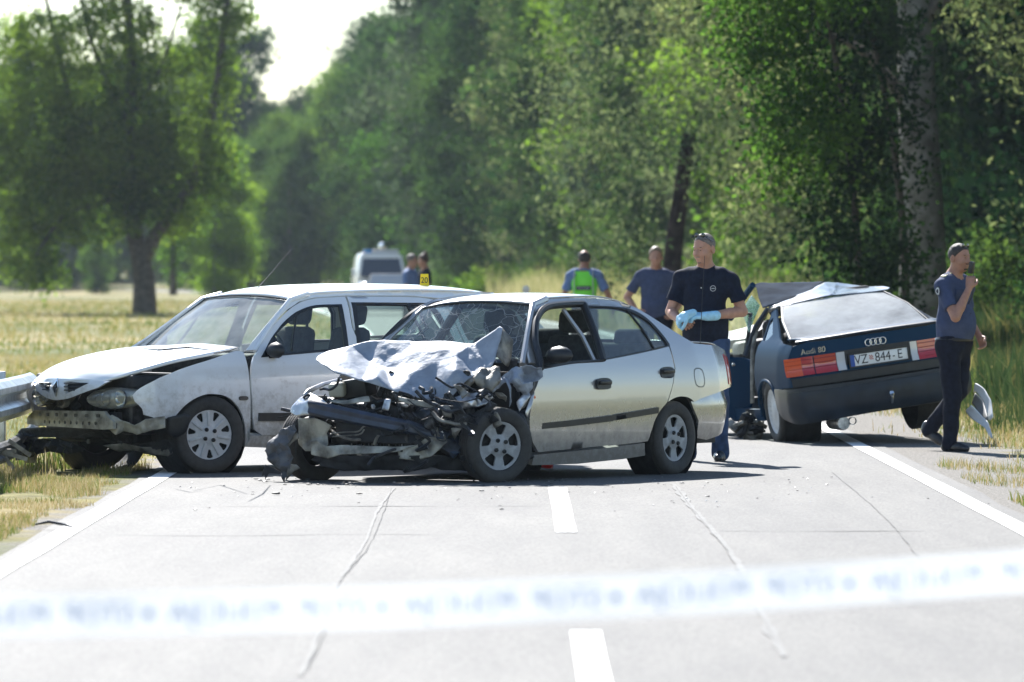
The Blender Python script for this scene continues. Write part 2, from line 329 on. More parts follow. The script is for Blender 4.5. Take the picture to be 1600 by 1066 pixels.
# ================================================================= ground, road, markings
def bend(y): return 0 if y < 95 else (-.00026 * (y - 95) ** 2 if y < 190 else -2.3465 - .0494 * (y - 190) - .0004 * max(0, y - 300) ** 2)      # the road drifts left in the distance
def strip_mesh(name, off_l, off_r, y0, y1, z, m, step=4, edge=0, kind='structure', label=None):
    ys = np.arange(y0, y1 + step, step); v = []; 
    for y in ys:
        b = bend(min(y, 700)); n1 = edge * noise.noise(Vector((y * .35, off_l, 0))); n2 = edge * noise.noise(Vector((y * .35, off_r, 4)))
        v += [(b + off_l + n1, y, z), (b + off_r + n2, y, z)]
    f = [(2 * i, 2 * i + 1, 2 * i + 3, 2 * i + 2) for i in range(len(ys) - 1)]
    o = mesh_obj(name, v, f, m, smooth=False); o['kind'] = kind; return o
def ground_mat():
    m = bpy.data.materials.new('verge_soil_and_grass'); m.use_nodes = True; t = m.node_tree; b = t.nodes['Principled BSDF']; L = t.links.new
    b.inputs['Roughness'].default_value = .95; b.inputs['Specular IOR Level'].default_value = .2; tc = t.nodes.new('ShaderNodeTexCoord')
    def nz(sc, det=6): n = t.nodes.new('ShaderNodeTexNoise'); n.inputs['Scale'].default_value = sc; n.inputs['Detail'].default_value = det; L(tc.outputs['Object'], n.inputs['Vector']); return n.outputs['Fac']
    def ramp(fac, c1, c2, a, b_): r_ = t.nodes.new('ShaderNodeValToRGB'); r_.color_ramp.elements[0].position = a; r_.color_ramp.elements[1].position = b_; r_.color_ramp.elements[0].color = (*c1, 1); r_.color_ramp.elements[1].color = (*c2, 1); L(fac, r_.inputs[0]); return r_.outputs[0]
    grass = ramp(nz(.09), (.115, .13, .035), (.32, .255, .12), .42, .62)
    fine = ramp(nz(5), (.55, .55, .55), (1.25, 1.25, 1.2), .3, .7)
    mu = t.nodes.new('ShaderNodeMixRGB'); mu.blend_type = 'MULTIPLY'; mu.inputs[0].default_value = 1; L(grass, mu.inputs[1]); L(fine, mu.inputs[2])
    grav = ramp(nz(45, 4), (.09, .085, .075), (.30, .28, .25), .35, .65)
    sx = t.nodes.new('ShaderNodeSeparateXYZ'); L(tc.outputs['Object'], sx.inputs[0])
    def math_(op, a, b_=None):
        n = t.nodes.new('ShaderNodeMath'); n.operation = op
        for i, q in enumerate((a, b_)):
            if q is None: continue
            if isinstance(q, (int, float)): n.inputs[i].default_value = q
            else: L(q, n.inputs[i])
        return n.outputs[0]
    # worn gravel shoulder: a belt along each road edge, wider on the right where cars pull off
    d = math_('ABSOLUTE', math_('SUBTRACT', sx.outputs[0], .2)); right = math_('GREATER_THAN', sx.outputs[0], 0)
    wd = math_('ADD', 3.15, math_('MULTIPLY', right, .95)); k = math_('SUBTRACT', wd, d); k = math_('ADD', k, math_('MULTIPLY', math_('SUBTRACT', nz(1.3), .5), 1.6))
    mr = t.nodes.new('ShaderNodeMapRange'); mr.inputs[1].default_value = -.15; mr.inputs[2].default_value = .25; L(k, mr.inputs[0])
    mx = t.nodes.new('ShaderNodeMixRGB'); L(mr.outputs[0], mx.inputs[0]); L(mu.outputs[0], mx.inputs[1]); L(grav, mx.inputs[2]); L(mx.outputs[0], b.inputs['Base Color'])
    bp = t.nodes.new('ShaderNodeBump'); bp.inputs['Strength'].default_value = .8; bp.inputs['Distance'].default_value = .03; L(nz(30), bp.inputs['Height']); L(bp.outputs[0], b.inputs['Normal'])
    return m
def terrain(x, y):
    b = bend(min(y, 700)); d = x - b; z = 0
    if d < -4.2: z -= .12 * min(1, (-4.2 - d) * .3)
    if d > 5.2: z += min(.8, (d - 5.2) * .10)
    return z + (.04 * noise.noise(Vector((x * .4, y * .4, 0))) if (d < -3.6 or d > 4.4) else 0)
xs = np.concatenate([np.linspace(-420, -60, 12), np.linspace(-50, -8, 22), np.linspace(-7, 9, 41), np.linspace(10, 50, 20), np.linspace(60, 420, 10)])
ys = np.concatenate([np.linspace(-30, 30, 20), np.linspace(32, 80, 49), np.linspace(84, 320, 60), np.linspace(330, 800, 30), np.linspace(850, 1150, 6)])
v = [(x, y, terrain(x, y)) for y in ys for x in xs]; nx = len(xs)
f = [(j * nx + i, j * nx + i + 1, (j + 1) * nx + i + 1, (j + 1) * nx + i) for j in range(len(ys) - 1) for i in range(nx - 1)]
g = mesh_obj('ground', v, f, ground_mat()); g['kind'] = 'structure'
def asphalt():
    m = bpy.data.materials.new('old_asphalt'); m.use_nodes = True; t = m.node_tree; b = t.nodes['Principled BSDF']; L = t.links.new
    tc = t.nodes.new('ShaderNodeTexCoord')
    def nz(sc, det=6, stretch=None):
        n = t.nodes.new('ShaderNodeTexNoise'); n.inputs['Scale'].default_value = sc; n.inputs['Detail'].default_value = det
        if stretch: mp = t.nodes.new('ShaderNodeMapping'); mp.inputs['Scale'].default_value = stretch; L(tc.outputs['Object'], mp.inputs[0]); L(mp.outputs[0], n.inputs['Vector'])
        else: L(tc.outputs['Object'], n.inputs['Vector'])
        return n.outputs['Fac']
    def ramp(fac, c1, c2, a, b_): r_ = t.nodes.new('ShaderNodeValToRGB'); r_.color_ramp.elements[0].position = a; r_.color_ramp.elements[1].position = b_; r_.color_ramp.elements[0].color = (c1, c1, c1, 1); r_.color_ramp.elements[1].color = (c2, c2 * .99, c2 * .96, 1); L(fac, r_.inputs[0]); return r_.outputs[0]
    big = ramp(nz(.9, 5, (1, .22, 1)), .096, .124, .3, .7); fine = ramp(nz(55, 3, (1, .3, 1)), .66, 1.26, .3, .7); mid = ramp(nz(4, 7, (1, .10, 1)), .84, 1.12, .3, .7)
    cur = big
    for q in (fine, mid):
        mu = t.nodes.new('ShaderNodeMixRGB'); mu.blend_type = 'MULTIPLY'; mu.inputs[0].default_value = 1; L(cur, mu.inputs[1]); L(q, mu.inputs[2]); cur = mu.outputs[0]
    L(cur, b.inputs['Base Color']); b.inputs['Roughness'].default_value = .75; b.inputs['Specular IOR Level'].default_value = .25
    bp = t.nodes.new('ShaderNodeBump'); bp.inputs['Strength'].default_value = .5; bp.inputs['Distance'].default_value = .004; L(nz(160, 2), bp.inputs['Height']); L(bp.outputs[0], b.inputs['Normal'])
    return m
M_asph = asphalt()
strip_mesh('road', -2.78, 3.20, -10, 470, .006, M_asph, 2, edge=.05)
M_line = mat('road_paint', (.72, .72, .70), .6, var=.06, vscale=20, bump=.2, bscale=90)
strip_mesh('edge_line', -2.70, -2.56, -5, 460, .011, M_line, 2, edge=.012); strip_mesh('edge_line', 2.93, 3.07, -5, 460, .011, M_line, 2, edge=.012)
for y1 in (37.4,) + tuple(37.4 + 17.8 * k for k in (-1, -2, 1, 2, 3, 4, 5, 6, 7, 8, 9, 10)):
    y0 = y1; strip_mesh('centre_dash', .235, .362, y0, y0 + 7.6, .011, M_line, 1.9, edge=.006)
M_seal = mat('pale_joint', (.122, .122, .118), .75, spec=.28, var=.2, vscale=10); M_crack = mat('tar_crack', (.075, .075, .073), .75, spec=.2, var=.3, vscale=12)
def wander(name, P, wd, m, z=.010, amp=.03, seed=0):
    amp *= .35
    pts = catmull([(*ground_at(a, b)[:2], 0) for a, b in P], 14); v = []
    for i, p in enumerate(pts):
        o = amp * noise.noise(Vector((p.y * 1.3, seed, 0))); w_ = wd * (.5 + abs(noise.noise(Vector((p.y * .9, seed + 9, 0)))) * 1.5); v += [(p.x + o - w_ / 2, p.y, z), (p.x + o + w_ / 2, p.y, z)]
    o = mesh_obj(name, v, [(2 * i, 2 * i + 1, 2 * i + 3, 2 * i + 2) for i in range(len(pts) - 1)], m, smooth=False); o['kind'] = 'structure'; return o
wander('road_joint', [(615, 765), (590, 800), (570, 850), (525, 920), (495, 1000), (470, 1060)], .03, M_seal, seed=1)
wander('road_crack', [(612, 765), (580, 850), (528, 915), (505, 1000), (480, 1050)], .005, M_crack, .0115, seed=1.3)
wander('road_joint', [(1052, 758), (1085, 800), (1130, 850), (1160, 895), (1190, 960), (1225, 1030)], .05, M_seal, seed=2)
wander('road_crack', [(1055, 762), (1100, 820), (1140, 870), (1180, 950), (1215, 1010)], .005, M_crack, .0115, seed=2.4)
wander('road_crack', [(1300, 740), (1360, 790), (1400, 830), (1440, 880)], .005, M_crack, .0115, seed=3)
for py, x0, x1 in ((793, -2.2, .2), (838, -2.3, -.4), (832, 1.2, 2.4)):
    y = F * CH / (py - CY); pts = [(x, y + .35 * noise.noise(Vector((x * .8, py, 0))) + .05 * noise.noise(Vector((x * 5, py, 0)))) for x in np.linspace(x0, x1, 24)]; v = []
    for a, b in pts: ww = .014 * max(.15, 1 + 2.2 * noise.noise(Vector((a * 1.7, py, 3)))); v += [(a, b - ww, .0105), (a, b + ww, .0105)]
    o = mesh_obj('road_crack', v, [(2 * i, 2 * i + 2, 2 * i + 3, 2 * i + 1) for i in range(23)], mat('fine_crack', (.095, .095, .093), .75, spec=.2)); o['kind'] = 'structure'
# ---------------------------------------------------------------- summer haze
hz = MB(); hz.box((0, 560, 12.0), (880, 1220, 30)); hzo = hz.build('haze', None); hzo['kind'] = 'stuff'
hm = bpy.data.materials.new('haze_air'); hm.use_nodes = True; ht = hm.node_tree; ht.nodes.clear(); ho = ht.nodes.new('ShaderNodeOutputMaterial'); hv = ht.nodes.new('ShaderNodeVolumePrincipled')
hv.inputs['Color'].default_value = (.72, .86, 1, 1); hv.inputs['Density'].default_value = .00008; hv.inputs['Anisotropy'].default_value = .35; ht.links.new(hv.outputs[0], ho.inputs['Volume']); hzo.data.materials.append(hm)
# ================================================================= vehicles
class Frame:
    """a vehicle's own axes: x forward, y to its left, z up; pin() reads a point of the photograph at a known plane of the vehicle"""
    def __init__(s, root, M, W): s.root = root; s.M = M; s.I = M.inverted(); s.W = W; root.matrix_world = M
    def pin(s, px, py, ax, val):
        o = s.I @ Vector((0, 0, CH)); d = s.I.to_3x3() @ Vector(((px - CX) / F, 1, -(py - CY) / F)); i = 'xyz'.index(ax)
        return o + d * ((val - o[i]) / d[i])
    def side(s, px, py, sg=1):
        p = s.pin(px, py, 'y', sg * .7)
        for _ in range(25):
            q = s.pin(px, py, 'y', sg * s.W(p.x, p.z)); p = p.lerp(q, .7)
        return (p.x, p.z)
def Z(x0, y0, sc): return lambda a, b: (x0 + a / sc, y0 + b / sc)
Z1 = Z(0, 420, 2.962); ZS = Z(780, 440, 3.135); ZF = Z(400, 440, 3.1357); ZW = Z(380, 430, 3.9475); ZH = Z(600, 440, 5.33); ZA = Z(1120, 420, 3.331)
ZB = Z(1300, 430, 3.44); ZG = Z(0, 540, 4.1); ZL = Z(400, 520, 4.1); ZC = Z(600, 500, 3.807); ZD = Z(1120, 430, 3.948)

def wheel(parent, c, r, wd, side, style, steer=0, camber=0, m_rim=None):
    """wheel > tyre, rim, hub_cap, wheel_nut; its axle runs along y, outboard towards side"""
    e = empty('wheel', c, 0, parent); e.rotation_euler = (camber, 0, steer)
    h = wd / 2; rr = r * .655 if style != 'cover' else r * .70
    t = MB(); P = [(rr, -h * .8), (rr + .01, -h * .95), (r * .86, -h), (r * .95, -h * .93), (r, -h * .62)]
    for g in (-.38, -.12, .14, .4):
        P += [(r, h * (g - .04) * 1.2), (r - .007, h * (g - .03) * 1.2), (r - .007, h * (g + .03) * 1.2), (r, h * (g + .04) * 1.2)]
    P += [(r, h * .62), (r * .95, h * .93), (r * .86, h), (rr + .01, h * .95), (rr, h * .8)]
    P = sorted(P[:5], key=lambda q: 0) + P[5:]
    t.lathe(P, 40); ty = t.build('tyre', M_rubber, e, smooth=True, sharp=60)
    b = MB(); b.lathe([(rr, -h * .8), (rr * .93, -h * .6), (rr * .90, h * .35), (rr * .97, h * .75), (rr + .004, h * .84)], 40)
    b.lathe([(0.001, h * .05), (rr * .9, h * .05)], 32); b.build('rim', M_dark if style != 'cover' else m_rim, e, smooth=True)
    yo = h * .70 * side
    def dish(u, v):
        q = math.hypot(u, v) / rr; return (u, yo + side * (.016 * math.exp(-(q / .35) ** 2) - .014 * (1 - q) * (q > .35) + (.004 if q > .93 else 0)), v)
    circ = [(rr * .985 * math.cos(a), rr * .985 * math.sin(a)) for a in np.linspace(0, 2 * math.pi, 48, endpoint=False)]
    holes = []
    def hole(a, r1, r2, w1, w2, rnd=True):
        pts = [(r1, -w1), (r1 * .95, 0), (r1, w1), ((r1 + r2) / 2, (w1 + w2) / 2 * 1.08), (r2 * .97, w2), (r2 * 1.02, 0), (r2 * .97, -w2), ((r1 + r2) / 2, -(w1 + w2) / 2 * 1.08)]
        pts = sm2(pts, 3, True); return [(rr * (x * math.cos(a) - y * math.sin(a)), rr * (x * math.sin(a) + y * math.cos(a))) for x, y in pts]
    if style == 'five': holes = [hole(R(18 + 72 * k), .47, .84, .13, .26) for k in range(5)]; nuts = [(.27, R(54 + 90 * k)) for k in range(4)]
    elif style == 'seven': holes = [hole(R(10 + 360 / 7 * k), .60, .90, .05, .13) for k in range(7)]; nuts = [(.25, R(54 + 90 * k)) for k in range(4)]
    else: holes = [hole(R(15 * k), .72, .84, .022, .03) for k in range(24)]; nuts = []
    d = panel('wheel_cover', e, circ, dish, m_rim, holes, sp=.022, hem=.012, out=(0, side, 0))
    if style == 'seven':
        for k in range(7):
            a = R(10 + 360 / 7 * (k + .5)); q = MB(); q.box((rr * .62 * math.cos(a), yo + side * .002, rr * .62 * math.sin(a)), (rr * .56, .012, rr * .10), (0, -a, 0)); q.build('spoke', m_rim, e, bevel=.003)
    for q, a in nuts:
        n = MB(); n.lathe([(.0001, 0), (.016, 0), (.016, .010 * side), (.009, .012 * side), (.009, .002 * side), (.0001, .002 * side)][::1], 10, c=(rr * q * math.cos(a), yo + side * .012, rr * q * math.sin(a)))
        n.build('wheel_nut', M_black, e, smooth=True)
    return e
def crumple(name, parent, pts, m, fr=None, ax='x', sub=3, amp=.012, fs=9, smooth=2, thick=.003, conv=None, outline=None, seed=0, creases=True):
    """crushed sheet metal: planes between hand-set points, softened and dented. pts = (px, py, depth along ax) or 3D points in the vehicle's axes"""
    P3 = [fr.pin(*(conv(p[0], p[1]) if conv else p[:2]), ax, p[2]) if fr else Vector(p) for p in pts]
    P2 = [Vector((p[0], -p[1])) for p in pts] if fr else [Vector((p[0], p[1])) for p in pts]
    n = len(outline) if outline else 0
    ed = [(outline[i], outline[(i + 1) % n]) for i in range(n)] if outline else []
    vo, eo, fo, vi, _, _ = delaunay_2d_cdt(P2, ed, [], 0, 1e-6)
    fo = [tuple(f) for f in fo]
    if outline:
        V2 = np.array([tuple(v) for v in vo]); ol = [tuple(P2[i]) for i in outline]; C = np.array([V2[list(f)].mean(0) for f in fo]); k = inside(C, ol); fo = [f for f, q in zip(fo, k) if q]
    bm = bmesh.new(); vs = [bm.verts.new(P3[vi[i][0]]) if vi[i] else bm.verts.new((0, 0, 0)) for i in range(len(vo))]
    for f in fo: bm.faces.new([vs[i] for i in f])
    bmesh.ops.subdivide_edges(bm, edges=bm.edges[:], cuts=2 ** sub - 1, use_grid_fill=True)
    for it in range(smooth): bmesh.ops.smooth_vert(bm, verts=[q for q in bm.verts if it == 0 or not q.is_boundary], factor=.5, use_axis_x=True, use_axis_y=True, use_axis_z=True)
    bm.normal_update(); off = Vector((seed * 3.1, seed * 1.7, 0))
    for v in bm.verts:
        c = v.co * fs + off
        d = (noise.noise(c) + .5 * noise.noise(c * 2.3)) + (abs(noise.noise(c * .8 + Vector((5, 2, 1)))) - .25) * 1.6
        v.co += v.normal * d * amp
    me = bpy.data.meshes.new(name); bm.to_mesh(me); bm.free(); me.materials.append(m); me.polygons.foreach_set('use_smooth', [True] * len(me.polygons))
    me.set_sharp_from_angle(angle=R(32))
    o = bpy.data.objects.new(name, me); COL.objects.link(o); o.parent = parent
    if thick: s_ = o.modifiers.new('solid', 'SOLIDIFY'); s_.thickness = thick; s_.offset = 0
    return o
def seat(parent, x, y, z, rake=.18, hr=True):
    s_ = MB(); s_.box((x, y, z), (.50, .50, .16)); a = s_.build('seat_cushion', M_seat, parent, bevel=.05)
    b = MB(); b.box((x - .30, y, z + .33), (.14, .48, .62), (0, -rake, 0), taper=.85); b.build('seat_back', M_seat, parent, bevel=.05)
    if hr:
        h_ = MB(); h_.box((x - .375, y, z + .735), (.10, .27, .17), (0, -rake, 0)); h_.build('headrest', M_seat, parent, bevel=.045)
def car_body_common(fr, parent, W, side_outlines, m, sides=(1, -1)):
    for sg in sides:
        for nm, ol, holes in side_outlines:
            panel(nm, parent, ol, lambda x, z, sg=sg: (x, sg * W(x, z), z), m, holes, sp=.05)
def roof_loft(name, parent, xs, ye, ze, zc, m, thick=.01, ny=9, low=0):
    rows = []
    for x, y_, z_, c_ in zip(xs, ye, ze, zc):
        rows.append([(x, y_ * (2 * k / (ny - 1) - 1), z_ + (c_ - z_) * (1 - abs(2 * k / (ny - 1) - 1) ** 2.4) - low * max(0, 1 - 2 * k / (ny - 1)) ** 2) for k in range(ny)])
    return grid_surf(name, rows, m, parent, sub=4, thick=thick)

# ----------------------------------------------------------------- silver saloon, front end crushed
A_S = math.atan2(-.828, -.561)
MS = Matrix.Translation((.5447, 48.5487, 0)) @ Matrix.Rotation(A_S, 4, 'Z')
PS = [(0, .79), (.2, .80), (.35, .822), (.55, .835), (.70, .828), (.80, .812), (.88, .79), (.95, .765), (1.0, .74), (1.28, .56), (1.34, .51), (1.4, .45)]
def WS(x, z):
    w_ = itp(z, PS) - itp(-x, [(.3, 0), (.6, .02), (.85, .075), (.97, .15), (1.05, .25)]) - itp(x, [(1.0, 0), (1.6, .015), (2.0, .03), (3, .12)])
    w_ -= itp(x, [(.9, 0), (1.6, .045), (1.9, .06)]) * min(1, max(0, (z - .86) / .14))
    return w_
silver = empty('wrecked_saloon', label='silver saloon with crushed front end and folded bonnet standing on the road', cat='car')
S_ = Frame(silver, MS, WS)
def sS(*p): return [S_.side(*ZS(*q)) for q in p]
archS = sm2([(.40, .20), (.375, .32), (.32, .43), (.22, .52), (.09, .575), (-.04, .59), (-.17, .565), (-.28, .48), (-.345, .37), (-.375, .25)], 4)
doorF = [(.935, .245), (1.86, .215), (1.95, .29)] + sm2([(2.0, .38), (2.01, .48), (1.97, .63), (1.90, .72), (1.86, .80)], 3) + sm2([(1.84, .815), (1.45, .85), (1.2, .857), (.99, .865)], 3) + [(.955, .78), (.935, .60)]
panel('front_door', silver, doorF, lambda x, z: (x, WS(x, z) + .012 + .02 * max(0, x - .95), z), M_silver, sp=.045, hem=.03)
panel('front_door', silver, doorF, lambda x, z: (x, -WS(x, z), z), M_silver, sp=.06, hem=.03)
rearD = [(.92, .24), (.925, .60), (.945, .78), (.975, .868)] + sm2([(.975, .872), (.6, .905), (.3, .935), (.03, .965)], 3) + [(.035, .80), (.10, .66), (.17, .555)] + [p for p in archS if p[0] > .17 and p[1] > .27][::-1] + [(.40, .262)]
qtr = [(-.21, .545)] + [p for p in archS if -.205 < p[0] < .165][::-1] + [(.155, .56), (.09, .665), (.022, .80), (.015, .965)] + sm2([(.005, .985), (.05, 1.09), (.13, 1.18), (.24, 1.235), (.42, 1.265), (.80, 1.277), (1.13, 1.28), (1.36, 1.262), (1.50, 1.21), (1.62, 1.13), (1.84, .86)], 3) + \
      [(1.90, .87), (1.86, .93)] + sm2([(1.72, 1.06), (1.60, 1.17), (1.48, 1.26), (1.36, 1.312), (1.2, 1.328), (.8, 1.33), (.5, 1.315), (.3, 1.285), (.15, 1.235), (-.05, 1.13), (-.22, 1.04), (-.34, .985)], 3) + [(-.5, .975), (-.72, .965), (-.85, .93), (-.9, .80), (-.895, .655), (-.6, .615), (-.3, .57)]
for sg in (1, -1):
    panel('rear_door', silver, rearD, lambda x, z, sg=sg: (x, sg * WS(x, z), z), M_silver, sp=.045)
    panel('quarter_panel', silver, qtr, lambda x, z, sg=sg: (x, sg * WS(x, z), z), M_silver, sp=.04)
    panel('sill', silver, [(.40, .155), (.44, .25), (.92, .225), (1.9, .195), (1.9, .12), (1.3, .115), (.7, .135)], lambda x, z, sg=sg: (x, sg * (.80 - (.22 - z) * .25), z), M_silver, sp=.06, hem=.06)
# rear bumper wraps round the back
def bumper_surf(z, u, hw=.80, xr=-1.0, inset=lambda z: 0):   # u: path length from the left wheel arch round the back
    path = [(-.21, hw), (-.5, hw - .012), (-.75, hw - .045), (-.9, hw - .115), (-.98, hw - .25), (-1.01, .30), (-1.02, 0)]
    path = path + [(x, -y) for x, y in path[::-1][1:]]
    P = [Vector((x, y, 0)) for x, y in path]; d = [0]
    for i in range(1, len(P)): d.append(d[-1] + (P[i] - P[i - 1]).length)
    x = float(np.interp(u, d, [p.x for p in P])); y = float(np.interp(u, d, [p.y for p in P])); return x, y, d[-1]
TL = bumper_surf(0, 0)[2]
def bs(u, z):
    x, y, _ = bumper_surf(z, u); k = 1 - .05 * ((z - .48) / .2) ** 2 + .012 * math.exp(-((z - .53) / .035) ** 2); return (x * (1 if x > -.3 else k * .5 + .5), y * k, z)
panel('rear_bumper', silver, [(0, .55), (.35, .60), (.75, .655), (TL - .75, .655), (TL - .35, .60), (TL, .55), (TL - .03, .50), (TL - .13, .40), (TL - .16, .27), (TL - .35, .25), (TL - .8, .31), (.8, .31), (.35, .25), (.16, .27), (.13, .40), (.03, .50)], bs, M_silver, sp=.05)
grid_surf('boot_lid', [[(-.34, y, .985 + .02 * (1 - (y / .62) ** 2)) for y in (-.62, -.4, 0, .4, .62)], [(-.6, y, .985 + .015 * (1 - (y / .62) ** 2)) for y in (-.62, -.4, 0, .4, .62)], [(-.83, y, .965) for y in (-.62, -.4, 0, .4, .62)], [(-.93, y, .88) for y in (-.6, -.4, 0, .4, .6)], [(-.96, y, .66) for y in (-.6, -.4, 0, .4, .6)]], M_silver, silver, thick=.01)
roof_loft('roof', silver, (1.47, 1.30, 1.0, .6, .30, .12), (.475, .488, .50, .51, .50, .495), (1.285, 1.322, 1.335, 1.335, 1.295, 1.24), (1.305, 1.343, 1.360, 1.358, 1.325, 1.265), M_silver, low=.035)
grid_surf('rear_window', [[(.12, y * .49, 1.24 + .02 * (1 - y * y)) for y in (-1, -.5, 0, .5, 1)], [(-.12, y * .55, 1.12 + .02 * (1 - y * y)) for y in (-1, -.5, 0, .5, 1)], [(-.35, y * .62, .985 + .02 * (1 - y * y)) for y in (-1, -.5, 0, .5, 1)]], M_glassdark, silver)
# windscreen, shattered
ws = [[(1.85 + .10 * (1 - y * y), y * (.655 if y > 0 else .69), .865) for y in (-1, -.6, 0, .6, 1)], [(1.67 + .09 * (1 - y * y), y * (.565 if y > 0 else .60), 1.06) for y in (-1, -.6, 0, .6, 1)], [(1.475 + .07 * (1 - y * y), y * .485, 1.262 + .012 * y + .035 * (1 - y * y)) for y in (-1, -.6, 0, .6, 1)]]
grid_surf('windscreen', ws, M_wind, silver, sub=5)
f_ = MB(); f_.tube([(1.86, .665, .86), (1.67, .575, 1.07), (1.47, .492, 1.285)], .007, 6); f_.tube([(1.475 + .07 * (1 - y * y), y * .487, 1.268 + .012 * y + .035 * (1 - y * y)) for y in np.linspace(-1, 1, 9)], .007, 6); f_.tube([(1.86, -.70, .86), (1.67, -.61, 1.06), (1.47, -.492, 1.252)], .007, 6)
f_.build('windscreen_seal', M_black, silver, smooth=True)
p_ = MB(); p_.tube([(1.87, -.71, .86), (1.68, -.612, 1.06), (1.47, -.498, 1.25), (1.3, -.49, 1.29)], .016, 8); p_.build('windscreen_pillar', M_silver, silver, smooth=True)
p_ = MB(); p_.tube([(1.91, .70, .85), (1.69, .60, 1.08), (1.48, .502, 1.285), (1.3, .495, 1.325)], .026, 8); p_.build('windscreen_pillar', M_silver, silver, smooth=True)
def sidept(fr, x, z, o=0, sg=1): return (x, sg * (fr.W(x, z) + o), z)
# door frames and windows
frame_path = sm([(1.86, 0, .82), (1.76, 0, .98), (1.66, 0, 1.10), (1.54, 0, 1.20), (1.38, 0, 1.265), (1.15, 0, 1.285), (.90, 0, 1.29)], 4)
fp = MB(); fp.tube([sidept(S_, p[0], p[2], .035 * max(0, (p[0] - .9)) + .006) for p in frame_path], .027, 8, flat=1.0); fp.tube([sidept(S_, .90, 1.285, .008), sidept(S_, .955, 1.08, .01), sidept(S_, 1.01, .87, .012)], .030, 8)
fp.tube([sidept(S_, 1.80, .825, .02), sidept(S_, 1.4, .862, .015), sidept(S_, 1.0, .872, .012)], .012, 6)
fp.build('door_window_frame', M_black, silver, smooth=True)
sp_ = MB(); sp_.tube([sidept(S_, 1.10, 1.25, -.05), sidept(S_, 1.04, 1.05, -.05), sidept(S_, 1.02, .86, -.05)], .018, 6); sp_.build('pillar_trim', M_silver, silver, smooth=True)
rw = sm2([(.86, 1.265), (.55, 1.262), (.38, 1.245), (.25, 1.21), (.14, 1.155), (.07, 1.07), (.035, .975)], 3) + [(.3, .945), (.6, .915), (.93, .882), (.90, 1.07)]
rwo = sm2([(.90, 1.285), (.55, 1.283), (.36, 1.265), (.22, 1.228), (.11, 1.17), (.04, 1.08), (.005, .962)], 3) + [(.3, .93), (.6, .90), (.965, .865), (.93, 1.07)]
for sg in (1, -1):
    panel('window_seal', silver, rwo, lambda x, z, sg=sg: (x, sg * (WS(x, z) - .001), z), M_black, [rw], sp=.04, hem=.03)
    panel('rear_door_glass', silver, rw, lambda x, z, sg=sg: (x, sg * (WS(x, z) - .012), z), M_glassdark, sp=.08, hem=0)
    d_ = MB(); d_.tube([(.34, sg * (WS(.34, 1.25) - .005), 1.25), (.27, sg * (WS(.27, 1.1) - .005), 1.1), (.24, sg * (WS(.24, .95) - .005), .95)], .010, 6); d_.build('window_divider', M_black, silver, smooth=True)
fp = MB(); fp.tube([sidept(S_, p[0], p[2], .004, -1) for p in frame_path], .025, 8); fp.tube([sidept(S_, .90, 1.285, 0, -1), sidept(S_, 1.0, .87, 0, -1)], .03, 8); fp.build('door_window_frame', M_black, silver, smooth=True)
def strip(fr, parent, name, pts, h_, m, o=.012, sg=1, taper=False):
    ol = [(x, z + h_ / 2) for x, z in pts] + [(x, z - h_ / 2) for x, z in pts[::-1]]
    return panel(name, parent, ol, lambda x, z: (x, sg * (fr.W(x, z) + o), z), m, sp=.04, hem=.02)
for sg in (1, -1):
    strip(S_, silver, 'rub_strip', [(1.985, .400), (1.5, .418), (.945, .445)], .044, M_black, .03 if sg > 0 else .012, sg)
    strip(S_, silver, 'rub_strip', [(.925, .447), (.6, .470), (.30, .492)], .044, M_black, .012, sg)
    for (x, z) in ((1.07, .70), (.15, .77)):
        panel('door_handle', silver, sm2([(x - .09, z + .035), (x, z + .045), (x + .085, z + .03), (x + .085, z - .03), (x, z - .04), (x - .085, z - .03)], 2, True), lambda u, v, sg=sg: (u, sg * (WS(u, v) + (.034 if x > .9 and sg > 0 else .006)), v), M_black, sp=.03, hem=.01)
        b_ = MB(); b_.box((x, sg * (WS(x, z) + (.048 if x > .9 and sg > 0 else .020)), z + .012), (.15, .022, .03)); b_.build('door_handle_grip', M_black, silver, bevel=.008)
ring = [(-.235, .79), (-.355, .785), (-.36, .665), (-.24, .67)]; rin = [(-.240, .785), (-.350, .780), (-.355, .670), (-.245, .675)]
panel('fuel_flap_gap', silver, sm2(ring, 3, True), lambda x, z: (x, WS(x, z) + .0015, z), M_black, [sm2(rin, 3, True)], sp=.02, hem=.0)
# tail lamps round the corner
for sg in (1, -1):
    panel('tail_lamp', silver, [(-.80, .67), (-.785, .90), (-.895, .86), (-.91, .665)], lambda x, z, sg=sg: (x, sg * (WS(x, z) + .006), z), M_red, sp=.03, hem=.02)
    tl = MB(); tl.box((-.945, sg * .52, .775), (.03, .26, .19)); tl.build('tail_lamp', M_red, silver, bevel=.01)
# mirror
mb = MB(); mb.add(*[(lambda V_, F_: (V_, F_))([(Vector((math.cos(a) * math.cos(b), math.sin(a) * math.cos(b), math.sin(b)))) for b in np.linspace(-1.5, 1.5, 7) for a in np.linspace(0, 2 * math.pi, 12, endpoint=False)], [(i * 12 + k, i * 12 + (k + 1) % 12, (i + 1) * 12 + (k + 1) % 12, (i + 1) * 12 + k) for i in range(6) for k in range(12)])][0])
def mirror(fr, parent, x, z, sg=1, o=.11, m=None, s=(.075, .115, .072)):
    y = sg * (fr.W(x, z) + o); q = MB(); q.add([(x + v[0] * s[0] * (1 if v[0] > 0 else .35), y + v[1] * s[1] * (1 + .15 * v[0]), z + v[2] * s[2] * (1 if v[2] > 0 else .8)) for v in mb.v], mb.f)
    q.box((x - .01, y - sg * o * .75, z - .03), (.06, o * 1.1, .05)); return q.build('door_mirror', m or M_black, parent, smooth=True, sharp=50)
